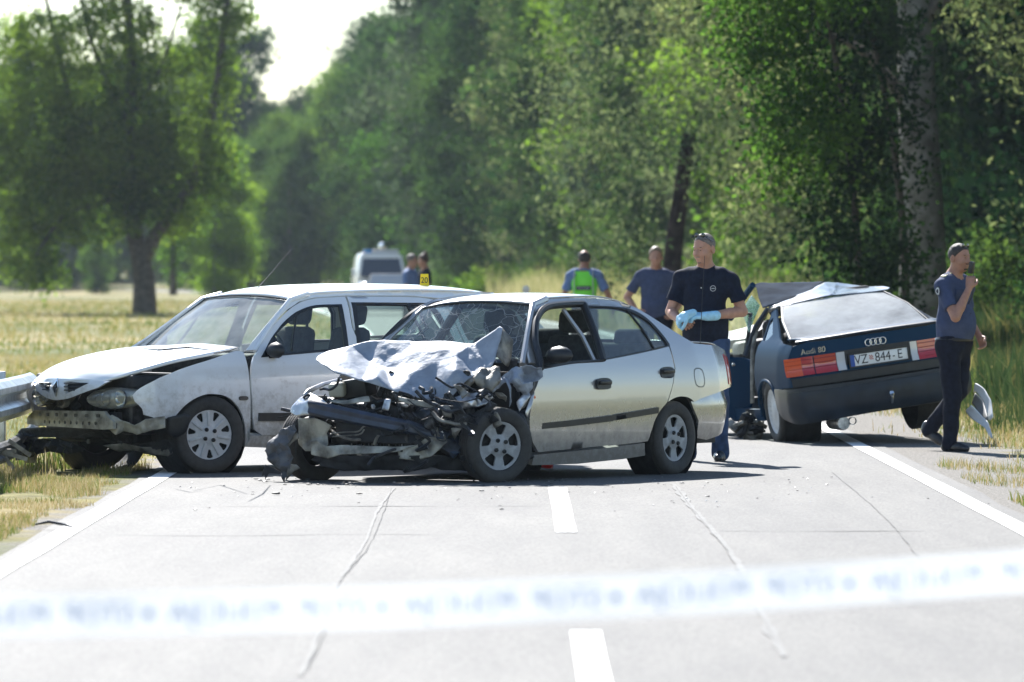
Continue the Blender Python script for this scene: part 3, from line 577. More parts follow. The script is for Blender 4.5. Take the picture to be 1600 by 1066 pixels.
mirror(S_, silver, 1.70, .915, 1, .15); mirror(S_, silver, 1.70, .93, -1, .12)
# wheels: the near front wheel is pushed back to the door
R_S = .278
wheel(silver, (0, .725, R_S), R_S, .175, 1, 'five', m_rim=M_wheel)
wheel(silver, (0, -.725, R_S), R_S, .175, -1, 'five', m_rim=M_wheel)
wheel(silver, (2.26, .70, R_S - .005), R_S, .175, 1, 'five', steer=R(-23), camber=R(-3), m_rim=M_wheel)
wheel(silver, (2.56, -.70, R_S - .006), R_S, .175, -1, 'five', steer=R(-14), m_rim=M_wheel)
# inside
seat(silver, 1.05, .34, .42); seat(silver, 1.05, -.34, .42); 
s_ = MB(); s_.box((.30, 0, .47), (.5, 1.15, .18)); s_.build('rear_bench', M_seat, silver, bevel=.05)
s_ = MB(); s_.box((-.02, 0, .74), (.16, 1.15, .50), (0, -.25, 0)); s_.build('rear_bench_back', M_seat, silver, bevel=.05)
for y in (-.36, .36):
    s_ = MB(); s_.box((-.06, y, 1.03), (.10, .28, .13), (0, -.2, 0)); s_.build('headrest', M_seat, silver, bevel=.04)
s_ = MB(); s_.box((1.72, 0, .78), (.34, 1.26, .24)); s_.build('dashboard', M_dark, silver, bevel=.05)
s_ = MB(); s_.box((.72, 0, .20), (2.2, 1.46, .08)); s_.build('floor_pan', M_dark, silver)
s_ = MB(); s_.box((2.0, 0, .50), (.06, 1.35, .60)); s_.build('bulkhead', M_dark, silver)
s_ = MB(); s_.lathe([(.17 * 1, 0), (.185, .012), (.185, -.012), (.17, 0)], 24, 'x', (1.5, .36, .84)); s_.build('steering_wheel', M_black, silver, smooth=True)
s_ = MB(); s_.box((-.3, 0, .35), (.9, 1.35, .25)); s_.build('rear_underbody', M_dark, silver)
for sg in (1, -1):
    s_ = MB(); s_.lathe([(.335, sg * .55), (.335, sg * .78)], 24, c=(0, 0, .29)); s_.build('wheel_arch_liner', M_dark, silver, smooth=True)
# aerial on the rear wing, bent forward at the top
a0 = S_.pin(1094, 540, 'y', .70); a1 = S_.pin(1101, 400, 'y', .70)
an = MB(); an.tube([a0, a0 + Vector((0, 0, .02)), (a0 + a1) / 2 + Vector((.004, 0, 0)), a1], [.012, .0035, .0028, .002], 6); an.build('aerial', M_black, silver, smooth=True)

# bonnet folded up over the engine: (x, y of the zoom, distance along the car)
H = [(0, 490, 2.16), (250, 497, 2.10), (520, 500, 2.04), (740, 520, 2.04), (940, 385, 1.99), (965, 370, 1.98), (985, 385, 2.0), (960, 510, 2.06), (935, 640, 2.13), (905, 700, 2.18), (850, 765, 2.22), (760, 790, 2.27), (690, 830, 2.33), (620, 900, 2.38), (560, 970, 2.41), (480, 992, 2.45), (350, 985, 2.50), (200, 955, 2.58), (60, 905, 2.66),
     (-180, 830, 2.78), (-420, 750, 2.82), (-500, 700, 2.78), (-570, 655, 2.70), (-560, 630, 2.60), (-480, 590, 2.47), (-300, 540, 2.32), (-100, 492, 2.18)]
ol = list(range(len(H)))
H += [(40, 560, 2.22), (30, 660, 2.30), (330, 600, 2.22), (470, 690, 2.26), (520, 560, 2.12), (600, 610, 2.20), (700, 545, 2.08), (665, 700, 2.24), (590, 760, 2.36), (530, 890, 2.42), (380, 850, 2.40), (230, 770, 2.40), (150, 870, 2.56), (0, 720, 2.36), (-110, 690, 2.36), (-160, 600, 2.28), (-280, 640, 2.52), (-60, 800, 2.72), (710, 550, 2.09), (690, 680, 2.17), (850, 680, 2.16), (-380, 680, 2.70)]
crumple('bonnet', silver, H, M_silver_crash, S_, 'x', sub=3, amp=.0075, fs=7, smooth=2, thick=.006, conv=ZH, outline=ol, seed=1)
# the turned-up hinge corner of the bonnet with its dark inside
crumple('bonnet_corner', silver, [(985, 385, 1.97), (1075, 490, 1.90), (1060, 640, 1.93), (1035, 710, 1.98), (1010, 700, 2.04), (935, 625, 2.12), (960, 510, 2.05)], M_dirty, S_, 'x', sub=2, amp=.004, smooth=0, conv=ZH, outline=list(range(7)))
crumple('bonnet_hinge', silver, [(990, 460, 1.955), (1050, 520, 1.91), (1020, 680, 1.99), (950, 610, 2.09)], M_dark, S_, 'x', sub=2, amp=.004, smooth=0, conv=ZH, outline=[0, 1, 2, 3])
# near front wing torn to strips beside the door
W1 = [(880, 800, 2.20), (960, 805, 2.16), (1060, 730, 2.08), (1140, 705, 2.02), (1320, 715, 1.92), (1320, 790, 1.92), (1250, 830, 1.94), (1215, 900, 1.97), (1180, 940, 2.02), (1110, 930, 2.05), (1060, 850, 2.12), (1000, 850, 2.16), (930, 900, 2.20), (905, 935, 2.22), (1100, 800, 2.16), (1180, 780, 1.90), (1150, 860, 2.12)]
crumple('front_wing', silver, W1, M_silver_crash, S_, 'x', sub=3, amp=.022, fs=14, smooth=1, conv=ZH, outline=list(range(14)), seed=3)
crumple('wing_strip', silver, [(990, 790, 2.14), (1020, 800, 2.13), (1060, 880, 2.16), (1065, 1000, 2.2), (1040, 1060, 2.2), (1045, 900, 2.2)], M_silver_crash, S_, 'x', sub=2, amp=.008, smooth=1, conv=ZH, outline=list(range(6)), seed=4)
crumple('wing_strip', silver, [(1215, 900, 1.96), (1265, 810, 1.94), (1240, 960, 1.97), (1200, 1010, 2.0), (1160, 1066, 2.02), (1120, 1066, 2.05)], M_dirty, S_, 'x', sub=2, amp=.006, smooth=1, conv=ZH, outline=list(range(6)), seed=5)
crumple('wing_strip', silver, [(875, 440, 1.98), (900, 420, 1.96), (880, 520, 2.0), (850, 590, 2.03), (835, 555, 2.05)], M_silver, S_, 'x', sub=2, amp=.006, smooth=1, conv=ZC, outline=list(range(5)), seed=6)
crumple('wing_strip', silver, [(780, 490, 2.1), (860, 400, 2.0), (880, 450, 2.0), (800, 560, 2.1)], M_rawmetal, S_, 'x', sub=2, amp=.01, smooth=1, conv=ZC, outline=list(range(4)), seed=7)
o_ = MB(); q = S_.pin(*ZC(890, 460), 'x', 1.95); o_.lathe([(.0001, 0), (.012, 0), (.018, .004), (.012, .012), (.0001, .014)], 12, c=q); o_.build('side_repeater', M_orange, silver, smooth=True)
# engine bay, dark mass of mangled parts
eb = MB(); eb.box((2.12, -.02, .42), (.45, 1.10, .30)); eb.build('engine_block', M_engine, silver, bevel=.03)
rr_ = random.Random(5)
def bay_piece(m, cx, cy, cz, s, name):
    q = MB(); k = rr_.choice('bsssttc'); rot = (rr_.uniform(-1, 1), rr_.uniform(-1, 1), rr_.uniform(-1, 1))
    if k == 's':
        pts = []; u = Vector((rr_.uniform(-.4, .4), 1, rr_.uniform(-.5, .5))).normalized(); w2 = Vector((rr_.uniform(-.6, .6), rr_.uniform(-.3, .3), 1)).normalized(); nn = rr_.randint(5, 7)
        for j in range(nn):
            a = 2 * math.pi * j / nn; rad = s * rr_.uniform(.6, 1.5); pts.append(Vector((cx, cy, cz)) + u * math.cos(a) * rad + w2 * math.sin(a) * rad * .8 + Vector((rr_.uniform(-.4, .4) * s, 0, 0)))
        P2 = [(math.cos(2 * math.pi * j / nn), math.sin(2 * math.pi * j / nn)) for j in range(nn)]
        c0 = sum(pts, Vector()) / nn; bm = bmesh.new(); vs = [bm.verts.new(p) for p in pts]; vc = bm.verts.new(c0 + Vector((s * .3, 0, 0)))
        for j in range(nn): bm.faces.new((vs[j], vs[(j + 1) % nn], vc))
        bmesh.ops.subdivide_edges(bm, edges=bm.edges[:], cuts=3, use_grid_fill=True); bm.normal_update()
        for v_ in bm.verts: v_.co += v_.normal * noise.noise(v_.co * 18) * s * .35
        me = bpy.data.meshes.new(name); bm.to_mesh(me); bm.free(); me.materials.append(m); me.polygons.foreach_set('use_smooth', [True] * len(me.polygons)); me.set_sharp_from_angle(angle=R(35)); o = bpy.data.objects.new(name, me); COL.objects.link(o); o.parent = silver
        sl = o.modifiers.new('solid', 'SOLIDIFY'); sl.thickness = .004; return o
    if k == 'b': s *= .7; q.box((cx, cy, cz), (s * rr_.uniform(.6, 1.6), s * rr_.uniform(.6, 1.8), s * rr_.uniform(.25, .9)), rot)
    elif k == 't':
        p = Vector((cx, cy, cz)); pts = [p]
        for _ in range(5): p = p + Vector((rr_.uniform(-1, 1), rr_.uniform(-1.3, 1.3), rr_.uniform(-.8, .8))) * s * .8; pts.append(p)
        q.tube(catmull(pts, 4), s * rr_.uniform(.08, .16), 6)
    else: q.lathe([(.0001, 0), (s * .5, 0), (s * .55, s * .2), (s * .5, s * .5), (.0001, s * .5)], 14, rr_.choice('xyz'), (cx, cy, cz))
    return q.build(name, m, silver, smooth=(k != 'b'), bevel=.004 if k == 'b' else 0)
for i in range(150):
    y = rr_.uniform(-.62, .70); z = rr_.uniform(.22, .72) - .10 * max(0, y + .1); x = rr_.uniform(2.50, 2.80) - .22 * max(0, y) - (.25 if z > .58 else 0)
    m = rr_.choice([M_dark, M_dark, M_dark, M_engine, M_engine, M_black, M_dirty, M_bluedull, M_rawmetal] if i % 3 == 0 else [M_dark, M_engine, M_black])
    bay_piece(m, x, y, z, rr_.uniform(.03, .11), 'engine_part')
for i in range(26):
    y = rr_.uniform(.35, .78); x = rr_.uniform(2.15, 2.5); z = rr_.uniform(.45, .80)
    bay_piece(rr_.choice([M_dark, M_engine, M_dark, M_dirty]), x, y, z, rr_.uniform(.04, .10), 'engine_part')
def sheet(name, pts, m, conv, ax='x', amp=.006, smooth=1, sub=2, seed=0, fr=S_, parent=silver, thick=.004):
    return crumple(name, parent, pts, m, fr, ax, sub=sub, amp=amp, fs=16, smooth=smooth, conv=conv, outline=list(range(len(pts))), seed=seed, thick=thick)
# radiator with its fins, cooling fan, battery, tank, hoses and wiring
def at_(px, py, x): return S_.pin(*ZF(px, py), 'x', x)
c0 = at_(600, 745, 2.70); q = MB(); q.box(c0 + Vector((0, 0, .10)), (.035, .52, .02)); q.box(c0 + Vector((0, 0, -.10)), (.035, .52, .02)); q.box(c0 + Vector((0, .26, 0)), (.045, .03, .22)); q.box(c0 + Vector((0, -.26, 0)), (.045, .03, .22)); q.build('radiator_frame', M_engine, silver, bevel=.003)
for i in range(18):
    q = MB(); q.box(c0 + Vector((0, -.24 + i * .028, 0)), (.02, .006, .19), (0, 0, .3)); q.build('radiator_fin', M_rawmetal if i % 4 == 0 else M_engine, silver)
c1 = at_(470, 740, 2.76); q = MB(); q.lathe([(.105, -.015), (.115, 0), (.105, .02), (.098, 0), (.105, -.015)], 20, 'x', c1); q.build('fan_shroud', M_black, silver, smooth=True)
for i in range(5):
    a = R(72 * i + 10); q = MB(); q.box(c1 + Vector((0, .052 * math.cos(a), .052 * math.sin(a))), (.008, .085, .034), (a, 0, .0)); q.build('fan_blade', M_black, silver)
q = MB(); q.box(at_(505, 520, 2.50), (.16, .20, .13), (.1, .1, .1)); q.build('battery', M_black, silver, bevel=.008)
q = MB(); q.box(at_(400, 530, 2.62), (.10, .12, .10), (0, .2, .3)); q.build('washer_tank', mat('tank_plastic', (.45, .44, .36), .4), silver, bevel=.02)
hr = random.Random(12)
for i in range(26):
    a = Vector((hr.uniform(300, 900), hr.uniform(520, 760), 0)); b = a + Vector((hr.uniform(-260, 260), hr.uniform(-60, 120), 0)); xx = 2.86 - .00035 * (a.x - 300); pts = [at_(a.x + (b.x - a.x) * t + hr.uniform(-12, 12), a.y + (b.y - a.y) * t + 30 * math.sin(math.pi * t) + hr.uniform(-10, 10), xx + hr.uniform(-.03, .03)) for t in (0, .25, .5, .75, 1)]
    q = MB(); q.tube(catmull(pts, 5), hr.choice([.003, .004, .005, .010, .014]), 6); q.build('hose' if i % 3 else 'wire', hr.choice([M_black, M_black, M_dark, M_engine, M_dirty]), silver, smooth=True)
# blue-black crash beam slanting across
def beam(name, a, b, h_, d_, m, conv=ZF, bend=0):
    A = S_.pin(*conv(*a[:2]), 'x', a[2]); B = S_.pin(*conv(*b[:2]), 'x', b[2]); q = MB(); n = 7
    rows = []
    for i in range(n):
        p = A.lerp(B, i / (n - 1)) + Vector((bend * math.sin(math.pi * i / (n - 1)), 0, 0)); hh = h_[0] + (h_[1] - h_[0]) * i / (n - 1)
        rows.append([p + Vector((0, 0, hh / 2)), p + Vector((d_ * .5, 0, hh * .30)), p + Vector((d_ * .28, 0, 0)), p + Vector((d_ * .5, 0, -hh * .30)), p + Vector((0, 0, -hh / 2)), p + Vector((-d_ * .4, 0, -hh * .45)), p + Vector((-d_ * .4, 0, hh * .45))])
    v = [p for r_ in rows for p in r_]; f = [(i * 7 + k, i * 7 + (k + 1) % 7, (i + 1) * 7 + (k + 1) % 7, (i + 1) * 7 + k) for i in range(n - 1) for k in range(7)] + [tuple(range(7)), tuple(range((n - 1) * 7, n * 7))[::-1]]
    q.add(v, f); return q.build(name, m, silver, bevel=.005)
M_beam = mat('beam_blue_black', (.022, .03, .05), .45, coat=.3, var=.4, vscale=10, bump=.2, bscale=30)
beam('bumper_beam', (262, 615, 2.98), (745, 715, 2.72), (.12, .105), .06, M_beam, bend=.03)
beam('bumper_beam', (740, 710, 2.72), (920, 760, 2.58), (.105, .05), .05, M_beam)
# far corner: headlamp shell, wing top and slam panel
sheet('headlamp_shell', [(165, 640, 2.93), (175, 610, 2.92), (215, 570, 2.86), (270, 545, 2.84), (300, 560, 2.88), (345, 590, 2.92), (330, 605, 2.95), (262, 590, 2.97), (262, 655, 2.99), (200, 662, 2.97)], M_silver, ZF, amp=.004, smooth=2, sub=3)
sheet('far_wing', [(225, 560, 2.88), (250, 525, 2.8), (320, 495, 2.6), (415, 470, 2.4), (430, 480, 2.4), (340, 510, 2.6), (290, 535, 2.75), (250, 560, 2.85)], M_silver, ZF, amp=.003, sub=2)
sheet('slam_panel', [(350, 575, 2.86), (420, 585, 2.84), (560, 555, 2.76), (568, 590, 2.78), (440, 605, 2.86), (360, 590, 2.88)], M_primer, ZF, amp=.004)
sheet('slam_panel', [(690, 560, 2.72), (760, 575, 2.70), (880, 590, 2.62), (905, 605, 2.62), (860, 625, 2.66), (740, 600, 2.72), (695, 585, 2.74)], M_primer, ZF, amp=.004)
sheet('bonnet_catch', [(630, 570, 2.80), (665, 575, 2.80), (650, 640, 2.82), (612, 630, 2.82)], M_rawmetal, ZF, amp=.003)
sheet('radiator_support', [(205, 665, 2.90), (290, 665, 2.92), (375, 705, 2.90), (350, 745, 2.88), (355, 800, 2.90), (330, 830, 2.92), (240, 835, 2.92), (205, 800, 2.90)], M_primer, ZF, amp=.008, sub=3, seed=11)
sheet('lower_crossmember', [(265, 780, 2.94), (300, 775, 2.95), (345, 805, 2.95), (420, 800, 2.90), (560, 805, 2.86), (700, 810, 2.80), (790, 800, 2.72), (690, 835, 2.82), (560, 845, 2.88), (420, 850, 2.92), (350, 870, 2.95), (270, 850, 2.95)], M_primer, ZF, amp=.006, sub=3, seed=12)
sheet('lower_crossmember', [(690, 830, 2.80), (780, 805, 2.72), (860, 740, 2.62), (920, 740, 2.56), (940, 790, 2.58), (860, 860, 2.66), (780, 880, 2.72), (700, 870, 2.80)], M_primer, ZF, amp=.020, sub=3, seed=13)
sheet('undertray', [(350, 850, 2.93), (560, 850, 2.86), (720, 850, 2.78), (900, 850, 2.6), (1000, 860, 2.45), (1080, 900, 2.35), (1075, 935, 2.35), (1020, 930, 2.4), (900, 925, 2.55), (860, 912, 2.62), (780, 930, 2.7), (600, 925, 2.8), (430, 932, 2.88), (320, 905, 2.93), (290, 890, 2.94)], M_dark, ZF, amp=.010, sub=3, seed=14)
sheet('radiator', [(380, 670, 2.82), (560, 690, 2.80), (740, 740, 2.70), (860, 740, 2.6), (790, 800, 2.70), (600, 800, 2.8), (380, 800, 2.84)], M_dark, ZF, amp=.004, seed=15)
sheet('inner_panel', [(890, 700, 2.50), (960, 670, 2.44), (1030, 700, 2.36), (1060, 740, 2.32), (1000, 810, 2.40), (930, 830, 2.5), (900, 770, 2.52)], M_beam, ZF, amp=.030, sub=3, seed=16)
sheet('inner_panel', [(870, 500, 2.40), (1000, 470, 2.3), (1120, 450, 2.16), (1150, 560, 2.2), (1020, 620, 2.35), (960, 690, 2.5), (880, 640, 2.55)], M_dark, ZF, amp=.030, sub=3, seed=17)
sheet('torn_inner_wing', [(380, 500, 2.50), (440, 440, 2.44), (520, 430, 2.38), (640, 435, 2.28), (650, 460, 2.28), (600, 510, 2.34), (560, 520, 2.38), (500, 525, 2.44), (420, 530, 2.50)], M_rawmetal, ZC, amp=.030, sub=3, seed=18)
sheet('torn_inner_wing', [(490, 610, 2.40), (560, 560, 2.34), (640, 530, 2.26), (640, 560, 2.26), (560, 610, 2.32), (500, 650, 2.4)], M_dirty, ZC, amp=.016, sub=3, seed=19)
sheet('torn_inner_wing', [(330, 505, 2.62), (400, 500, 2.58), (410, 590, 2.58), (350, 580, 2.62)], M_dirty, ZC, amp=.012, sub=2, seed=20)
sheet('torn_inner_wing', [(630, 350, 2.22), (700, 345, 2.16), (690, 400, 2.18), (650, 440, 2.24)], M_silver_crash, ZC, amp=.008, sub=2, seed=21)
sheet('torn_inner_wing', [(200, 770, 2.70), (290, 680, 2.62), (350, 660, 2.58), (360, 690, 2.58), (280, 760, 2.64), (220, 785, 2.7)], M_rawmetal, ZC, amp=.012, sub=3, seed=22)
sheet('wheel_arch_liner', [(640, 560, 2.20), (760, 520, 2.12), (840, 560, 2.08), (880, 680, 2.02), (870, 760, 2.02), (900, 820, 2.0), (860, 840, 2.04), (800, 640, 2.15), (700, 580, 2.22)], M_black, ZC, amp=.010, sub=2, seed=23)
for pts in ([(370, 745, 2.9), (440, 738, 2.88), (500, 735, 2.86), (525, 712, 2.86), (540, 708, 2.85)], [(375, 760, 2.9), (450, 755, 2.88), (510, 748, 2.87), (530, 725, 2.86)]):
    q = MB(); q.tube(catmull([S_.pin(*ZF(a, b), 'x', c) for a, b, c in pts], 4), .006, 6); q.build('oil_pipe', M_dirty, silver, smooth=True)
q = MB(); q.tube(catmull([S_.pin(*ZF(a, b), 'x', 2.95) for a, b in ((205, 670), (190, 740), (195, 800), (192, 860))], 4), .005, 6); q.build('hanging_cable', M_black, silver, smooth=True)
q = MB(); q.tube(catmull([S_.pin(*ZF(a, b), 'x', c) for a, b, c in ((600, 755, 2.84), (590, 770, 2.84), (580, 800, 2.84))], 4), .022, 6, flat=.3); q.build('bracket', M_dirty, silver)
for pts in ([(230, 570), (260, 555), (300, 575), (340, 570)], [(880, 470), (960, 520), (1000, 500), (1080, 540)], [(700, 540), (760, 560), (800, 600), (860, 615)]):
    q = MB(); q.tube(catmull([S_.pin(*ZF(a, b), 'x', 2.90 - .0006 * (a - 230)) for a, b in pts], 4), .009, 6); q.build('hose', M_black, silver, smooth=True)
# bumper skin hanging off the far corner down to the road
sheet('hanging_bumper_skin', [(38, 830, 3.02), (60, 780, 3.0), (120, 720, 2.98), (190, 700, 2.96), (205, 740, 2.97), (160, 800, 3.0), (185, 860, 3.0), (150, 960, 3.02), (135, 990, 3.03), (120, 930, 3.03), (60, 885, 3.03)], M_bumpgrey, ZF, amp=.030, sub=3, seed=31)
sheet('hanging_bumper_skin', [(150, 770, 2.99), (205, 735, 2.95), (215, 770, 2.95), (175, 790, 2.98), (130, 860, 3.0), (125, 840, 3.0)], M_dirty, ZF, amp=.012, sub=2, seed=32)
sheet('hanging_bumper_skin', [(25, 960, 3.04), (45, 890, 3.03), (120, 930, 3.03), (125, 945, 3.03), (60, 940, 3.04), (45, 975, 3.05), (40, 950, 3.04)], M_dark, ZF, amp=.006, sub=2, seed=33)
sheet('hanging_bumper_skin', [(160, 890, 3.0), (200, 895, 2.98), (220, 915, 2.96), (190, 930, 2.98), (140, 985, 3.02), (150, 930, 3.02)], M_dirty, ZF, amp=.008, sub=2, seed=34)

# ----------------------------------------------------------------- white estate, nose against the guard rail
A_W = math.atan2(-.616, -.788)
MW = Matrix.Translation((-.7624, 50.525, 0)) @ Matrix.Rotation(A_W, 4, 'Z')
PW = [(0, .81), (.2, .82), (.35, .84), (.55, .85), (.75, .838), (.88, .815), (.95, .80), (1.0, .782), (1.26, .665), (1.33, .61), (1.40, .53)]
def WW(x, z):
    w_ = itp(z, PW) - itp(x, [(2.4, 0), (2.9, .02), (3.1, .06), (3.25, .14), (3.35, .26)]) - itp(-x, [(.3, 0), (.7, .05), (.85, .12)])
    w_ -= itp(x, [(1.2, 0), (1.7, .048), (2.0, .05), (2.3, .045)]) * min(1, max(0, (z - .86) / .14))
    return w_
estate = empty('damaged_estate', label='white estate car with torn off front bumper pressed against the guard rail', cat='car')
E_ = Frame(estate, MW, WW)
def sE(conv, *p): return [E_.side(*conv(*q)) for q in p]
archW = sm2([(2.96, .38), (2.90, .46), (2.80, .545), (2.68, .595), (2.58, .605), (2.46, .585), (2.36, .51), (2.30, .41), (2.275, .29), (2.275, .20)], 3)
archR = sm2([(.36, .20), (.35, .36), (.27, .50), (.14, .585), (0, .61), (-.14, .585), (-.27, .50), (-.35, .36), (-.37, .25)], 3)
wing = sm2([(2.265, .92), (2.34, .925), (2.54, .875), (2.84, .80), (3.05, .725), (3.18, .655), (3.235, .60)], 3) + sm2([(3.22, .555), (3.17, .50), (3.16, .455)], 2) + [(3.08, .43), (2.98, .425)] + archW[2:] + [(2.235, .25), (2.238, .5), (2.25, .79)]
doorW = [(2.12, .285), (2.195, .33)] + sm2([(2.215, .42), (2.225, .6), (2.225, .76), (2.19, .87), (2.14, .915)], 3) + sm2([(2.05, 1.00), (1.90, 1.12), (1.74, 1.225), (1.60, 1.29), (1.45, 1.32), (1.17, 1.335)], 3) + [(1.20, 1.1), (1.17, .95), (1.165, .6), (1.165, .285)]
winW = sm2([(2.10, .885), (2.03, .95), (1.90, 1.06), (1.76, 1.155), (1.62, 1.225), (1.48, 1.262), (1.25, 1.272)], 3) + [(1.27, 1.1), (1.295, .935)]
doorW2 = [(.40, .285), (1.15, .285), (1.15, .6), (1.155, .95), (1.18, 1.1), (1.15, 1.335)] + sm2([(1.1, 1.335), (.7, 1.332), (.45, 1.325), (.28, 1.30)], 2) + [(.22, 1.22), (.17, 1.0), (.13, .85), (.22, .60), (.33, .42)]
winW2 = [(1.155 - .03, 1.285), (1.18, .975), (1.17, .95)] + [(.7, .965), (.26, .985)] + [(.28, 1.05), (.33, 1.2), (.40, 1.275)]
qW = [p for p in archR if -.36 < p[0] < .33 and p[1] > .42][::1] + [(-.37, .40), (-.40, .30), (-.85, .32), (-.88, .8), (-.84, .97), (-.70, 1.1), (-.52, 1.27), (-.35, 1.325), (0, 1.34), (.26, 1.315), (.20, 1.22), (.155, 1.0), (.115, .86), (.20, .62)]
qwin = [(.16, 1.27), (.10, 1.0), (-.55, 1.02), (-.62, 1.08), (-.48, 1.24), (-.36, 1.275)]
railW = [(2.24, .93), (2.12, .935), (2.05, 1.01), (1.90, 1.13), (1.74, 1.235), (1.60, 1.30), (1.45, 1.33), (1.15, 1.345), (.5, 1.342), (.26, 1.32), (0, 1.345), (-.35, 1.33), (-.3, 1.365), (0, 1.375), (.5, 1.38), (1.2, 1.375), (1.50, 1.36), (1.66, 1.315), (1.80, 1.245), (1.97, 1.12), (2.12, 1.01)]
for sg in (1, -1):
    sf = lambda x, z, sg=sg: (x, sg * WW(x, z), z)
    panel('front_wing', estate, wing, sf, M_white, sp=.045)
    panel('front_door', estate, doorW, sf, M_white, [winW], sp=.045)
    panel('rear_door', estate, doorW2, sf, M_white, [winW2], sp=.05)
    panel('quarter_panel', estate, qW, sf, M_white, [qwin], sp=.05)
    panel('roof_rail', estate, railW, sf, M_whiteclean, sp=.04)
    for ol_, g in ((winW, M_glass), (winW2, M_glass), (qwin, M_glassdark)):
        C = np.mean(ol_, 0); out_ = [tuple(C + (np.array(p) - C) * (1 + .016 / max(.1, np.linalg.norm(np.array(p) - C)))) for p in ol_]; in_ = [tuple(C + (np.array(p) - C) * (1 - .022 / max(.1, np.linalg.norm(np.array(p) - C)))) for p in ol_]
        panel('window_seal', estate, out_, lambda x, z, sg=sg: (x, sg * (WW(x, z) + .003), z), M_black, [in_], sp=.04, hem=.015)
        panel('window_glass', estate, in_, lambda x, z, sg=sg: (x, sg * (WW(x, z) - .008), z), g, sp=.08, hem=0)
    panel('sill', estate, [(2.27, .20), (2.27, .285), (.38, .27), (.38, .18), (1.3, .15)], lambda x, z, sg=sg: (x, sg * (.82 - (.28 - z) * .3), z), M_white, sp=.07, hem=.06)
    q = MB(); q.tube([(x, sg * (WW(x, z) - .002), z) for x, z in ((1.80, .93), (1.72, 1.08), (1.66, 1.20))], .010, 6); q.build('window_divider', M_black, estate, smooth=True)
    q = MB(); q.tube([(x, sg * (WW(x, z) - .002), z) for x, z in ((.52, .97), (.56, 1.12), (.61, 1.28))], .012, 6); q.build('window_divider', M_black, estate, smooth=True)
    # dark corner piece that carries the mirror
    panel('mirror_base', estate, [(2.11, .885), (2.03, .95), (1.92, 1.045), (1.88, .90)], lambda x, z, sg=sg: (x, sg * (WW(x, z) + .005), z), M_black, sp=.05, hem=.01)
    strip(E_, estate, 'rub_strip', [(2.165, .425), (1.7, .42), (1.18, .42)], .062, M_black, .016, sg)
    strip(E_, estate, 'rub_strip', [(1.13, .42), (.7, .42), (.42, .42)], .062, M_black, .016, sg)
    panel('side_repeater', estate, sm2([(2.34, .585), (2.28, .585), (2.265, .57), (2.28, .555), (2.34, .555), (2.35, .57)], 2, True), lambda x, z, sg=sg: (x, sg * (WW(x, z) + .008), z), M_black, sp=.02, hem=.01)
    panel('door_handle', estate, sm2([(1.38, .745), (1.22, .75), (1.21, .70), (1.38, .69)], 2, True), lambda x, z, sg=sg: (x, sg * (WW(x, z) + .008), z), M_black, sp=.03, hem=.01)
    mirror(E_, estate, 2.02, .925, sg, .10, None, (.065, .10, .068))
    for xx in (0, 2.58): s_ = MB(); s_.lathe([(.333, sg * .50), (.333, sg * .80)], 24, c=(xx, 0, .29)); s_.build('wheel_arch_liner', M_dark, estate, smooth=True)
roof_loft('roof', estate, (1.665, 1.45, 1.1, .6, .1, -.25, -.45), (.565, .565, .575, .58, .58, .565, .55), (1.31, 1.352, 1.368, 1.378, 1.372, 1.35, 1.315), (1.345, 1.40, 1.42, 1.425, 1.415, 1.385, 1.34), M_whiteclean)
grid_surf('windscreen', [[(2.14 + .14 * (1 - y * y), y * .745, .92) for y in (-1, -.6, 0, .6, 1)], [(1.92 + .11 * (1 - y * y), y * .655, 1.12) for y in (-1, -.6, 0, .6, 1)], [(1.67 + .06 * (1 - y * y), y * .56, 1.305 + .03 * (1 - y * y)) for y in (-1, -.6, 0, .6, 1)]], M_windw, estate, sub=5)
q = MB(); q.tube([(1.675 + .06 * (1 - y * y), y * .56, 1.313 + .03 * (1 - y * y)) for y in np.linspace(-1, 1, 9)], .006, 6)
for sg in (1, -1): q.tube([(2.14, sg * .75, .92), (1.92, sg * .66, 1.12), (1.67, sg * .565, 1.31)], .006, 6)
q.build('windscreen_seal', M_black, estate, smooth=True)
for sg in (1, -1):
    q = MB(); q.tube([(2.15, sg * .768, .925), (1.93, sg * .675, 1.12), (1.68, sg * .583, 1.31), (1.5, sg * .575, 1.355)], .020, 8); q.build('windscreen_pillar', M_whiteclean, estate, smooth=True)
grid_surf('tailgate', [[(-.45, y * .55, 1.32) for y in (-1, 0, 1)], [(-.68, y * .62, 1.1) for y in (-1, 0, 1)], [(-.85, y * .68, .9) for y in (-1, 0, 1)], [(-.90, y * .68, .4) for y in (-1, 0, 1)]], M_white, estate, thick=.01)
q = MB(); q.box((-.90, 0, .42), (.14, 1.5, .24)); q.build('rear_bumper', M_white, estate, bevel=.04)
# bonnet, sprung open a little at the near edge
bon = []
for x, ye, ze, zc in ((2.26, .72, .935, .965), (2.55, .735, .885, .95), (2.85, .715, .835, .905), (3.08, .66, .775, .845), (3.24, .56, .72, .765), (3.33, .45, .685, .69)):
    bon.append([(x + .10 * (1 - abs(k) ** 2), k * ye, ze + (zc - ze) * (1 - abs(k) ** 2.2) + (.02 if k > 0 else .0)) for k in (-1, -.75, -.4, 0, .4, .75, 1)])
grid_surf('bonnet', bon, M_whiteclean, estate, sub=5, thick=.018)
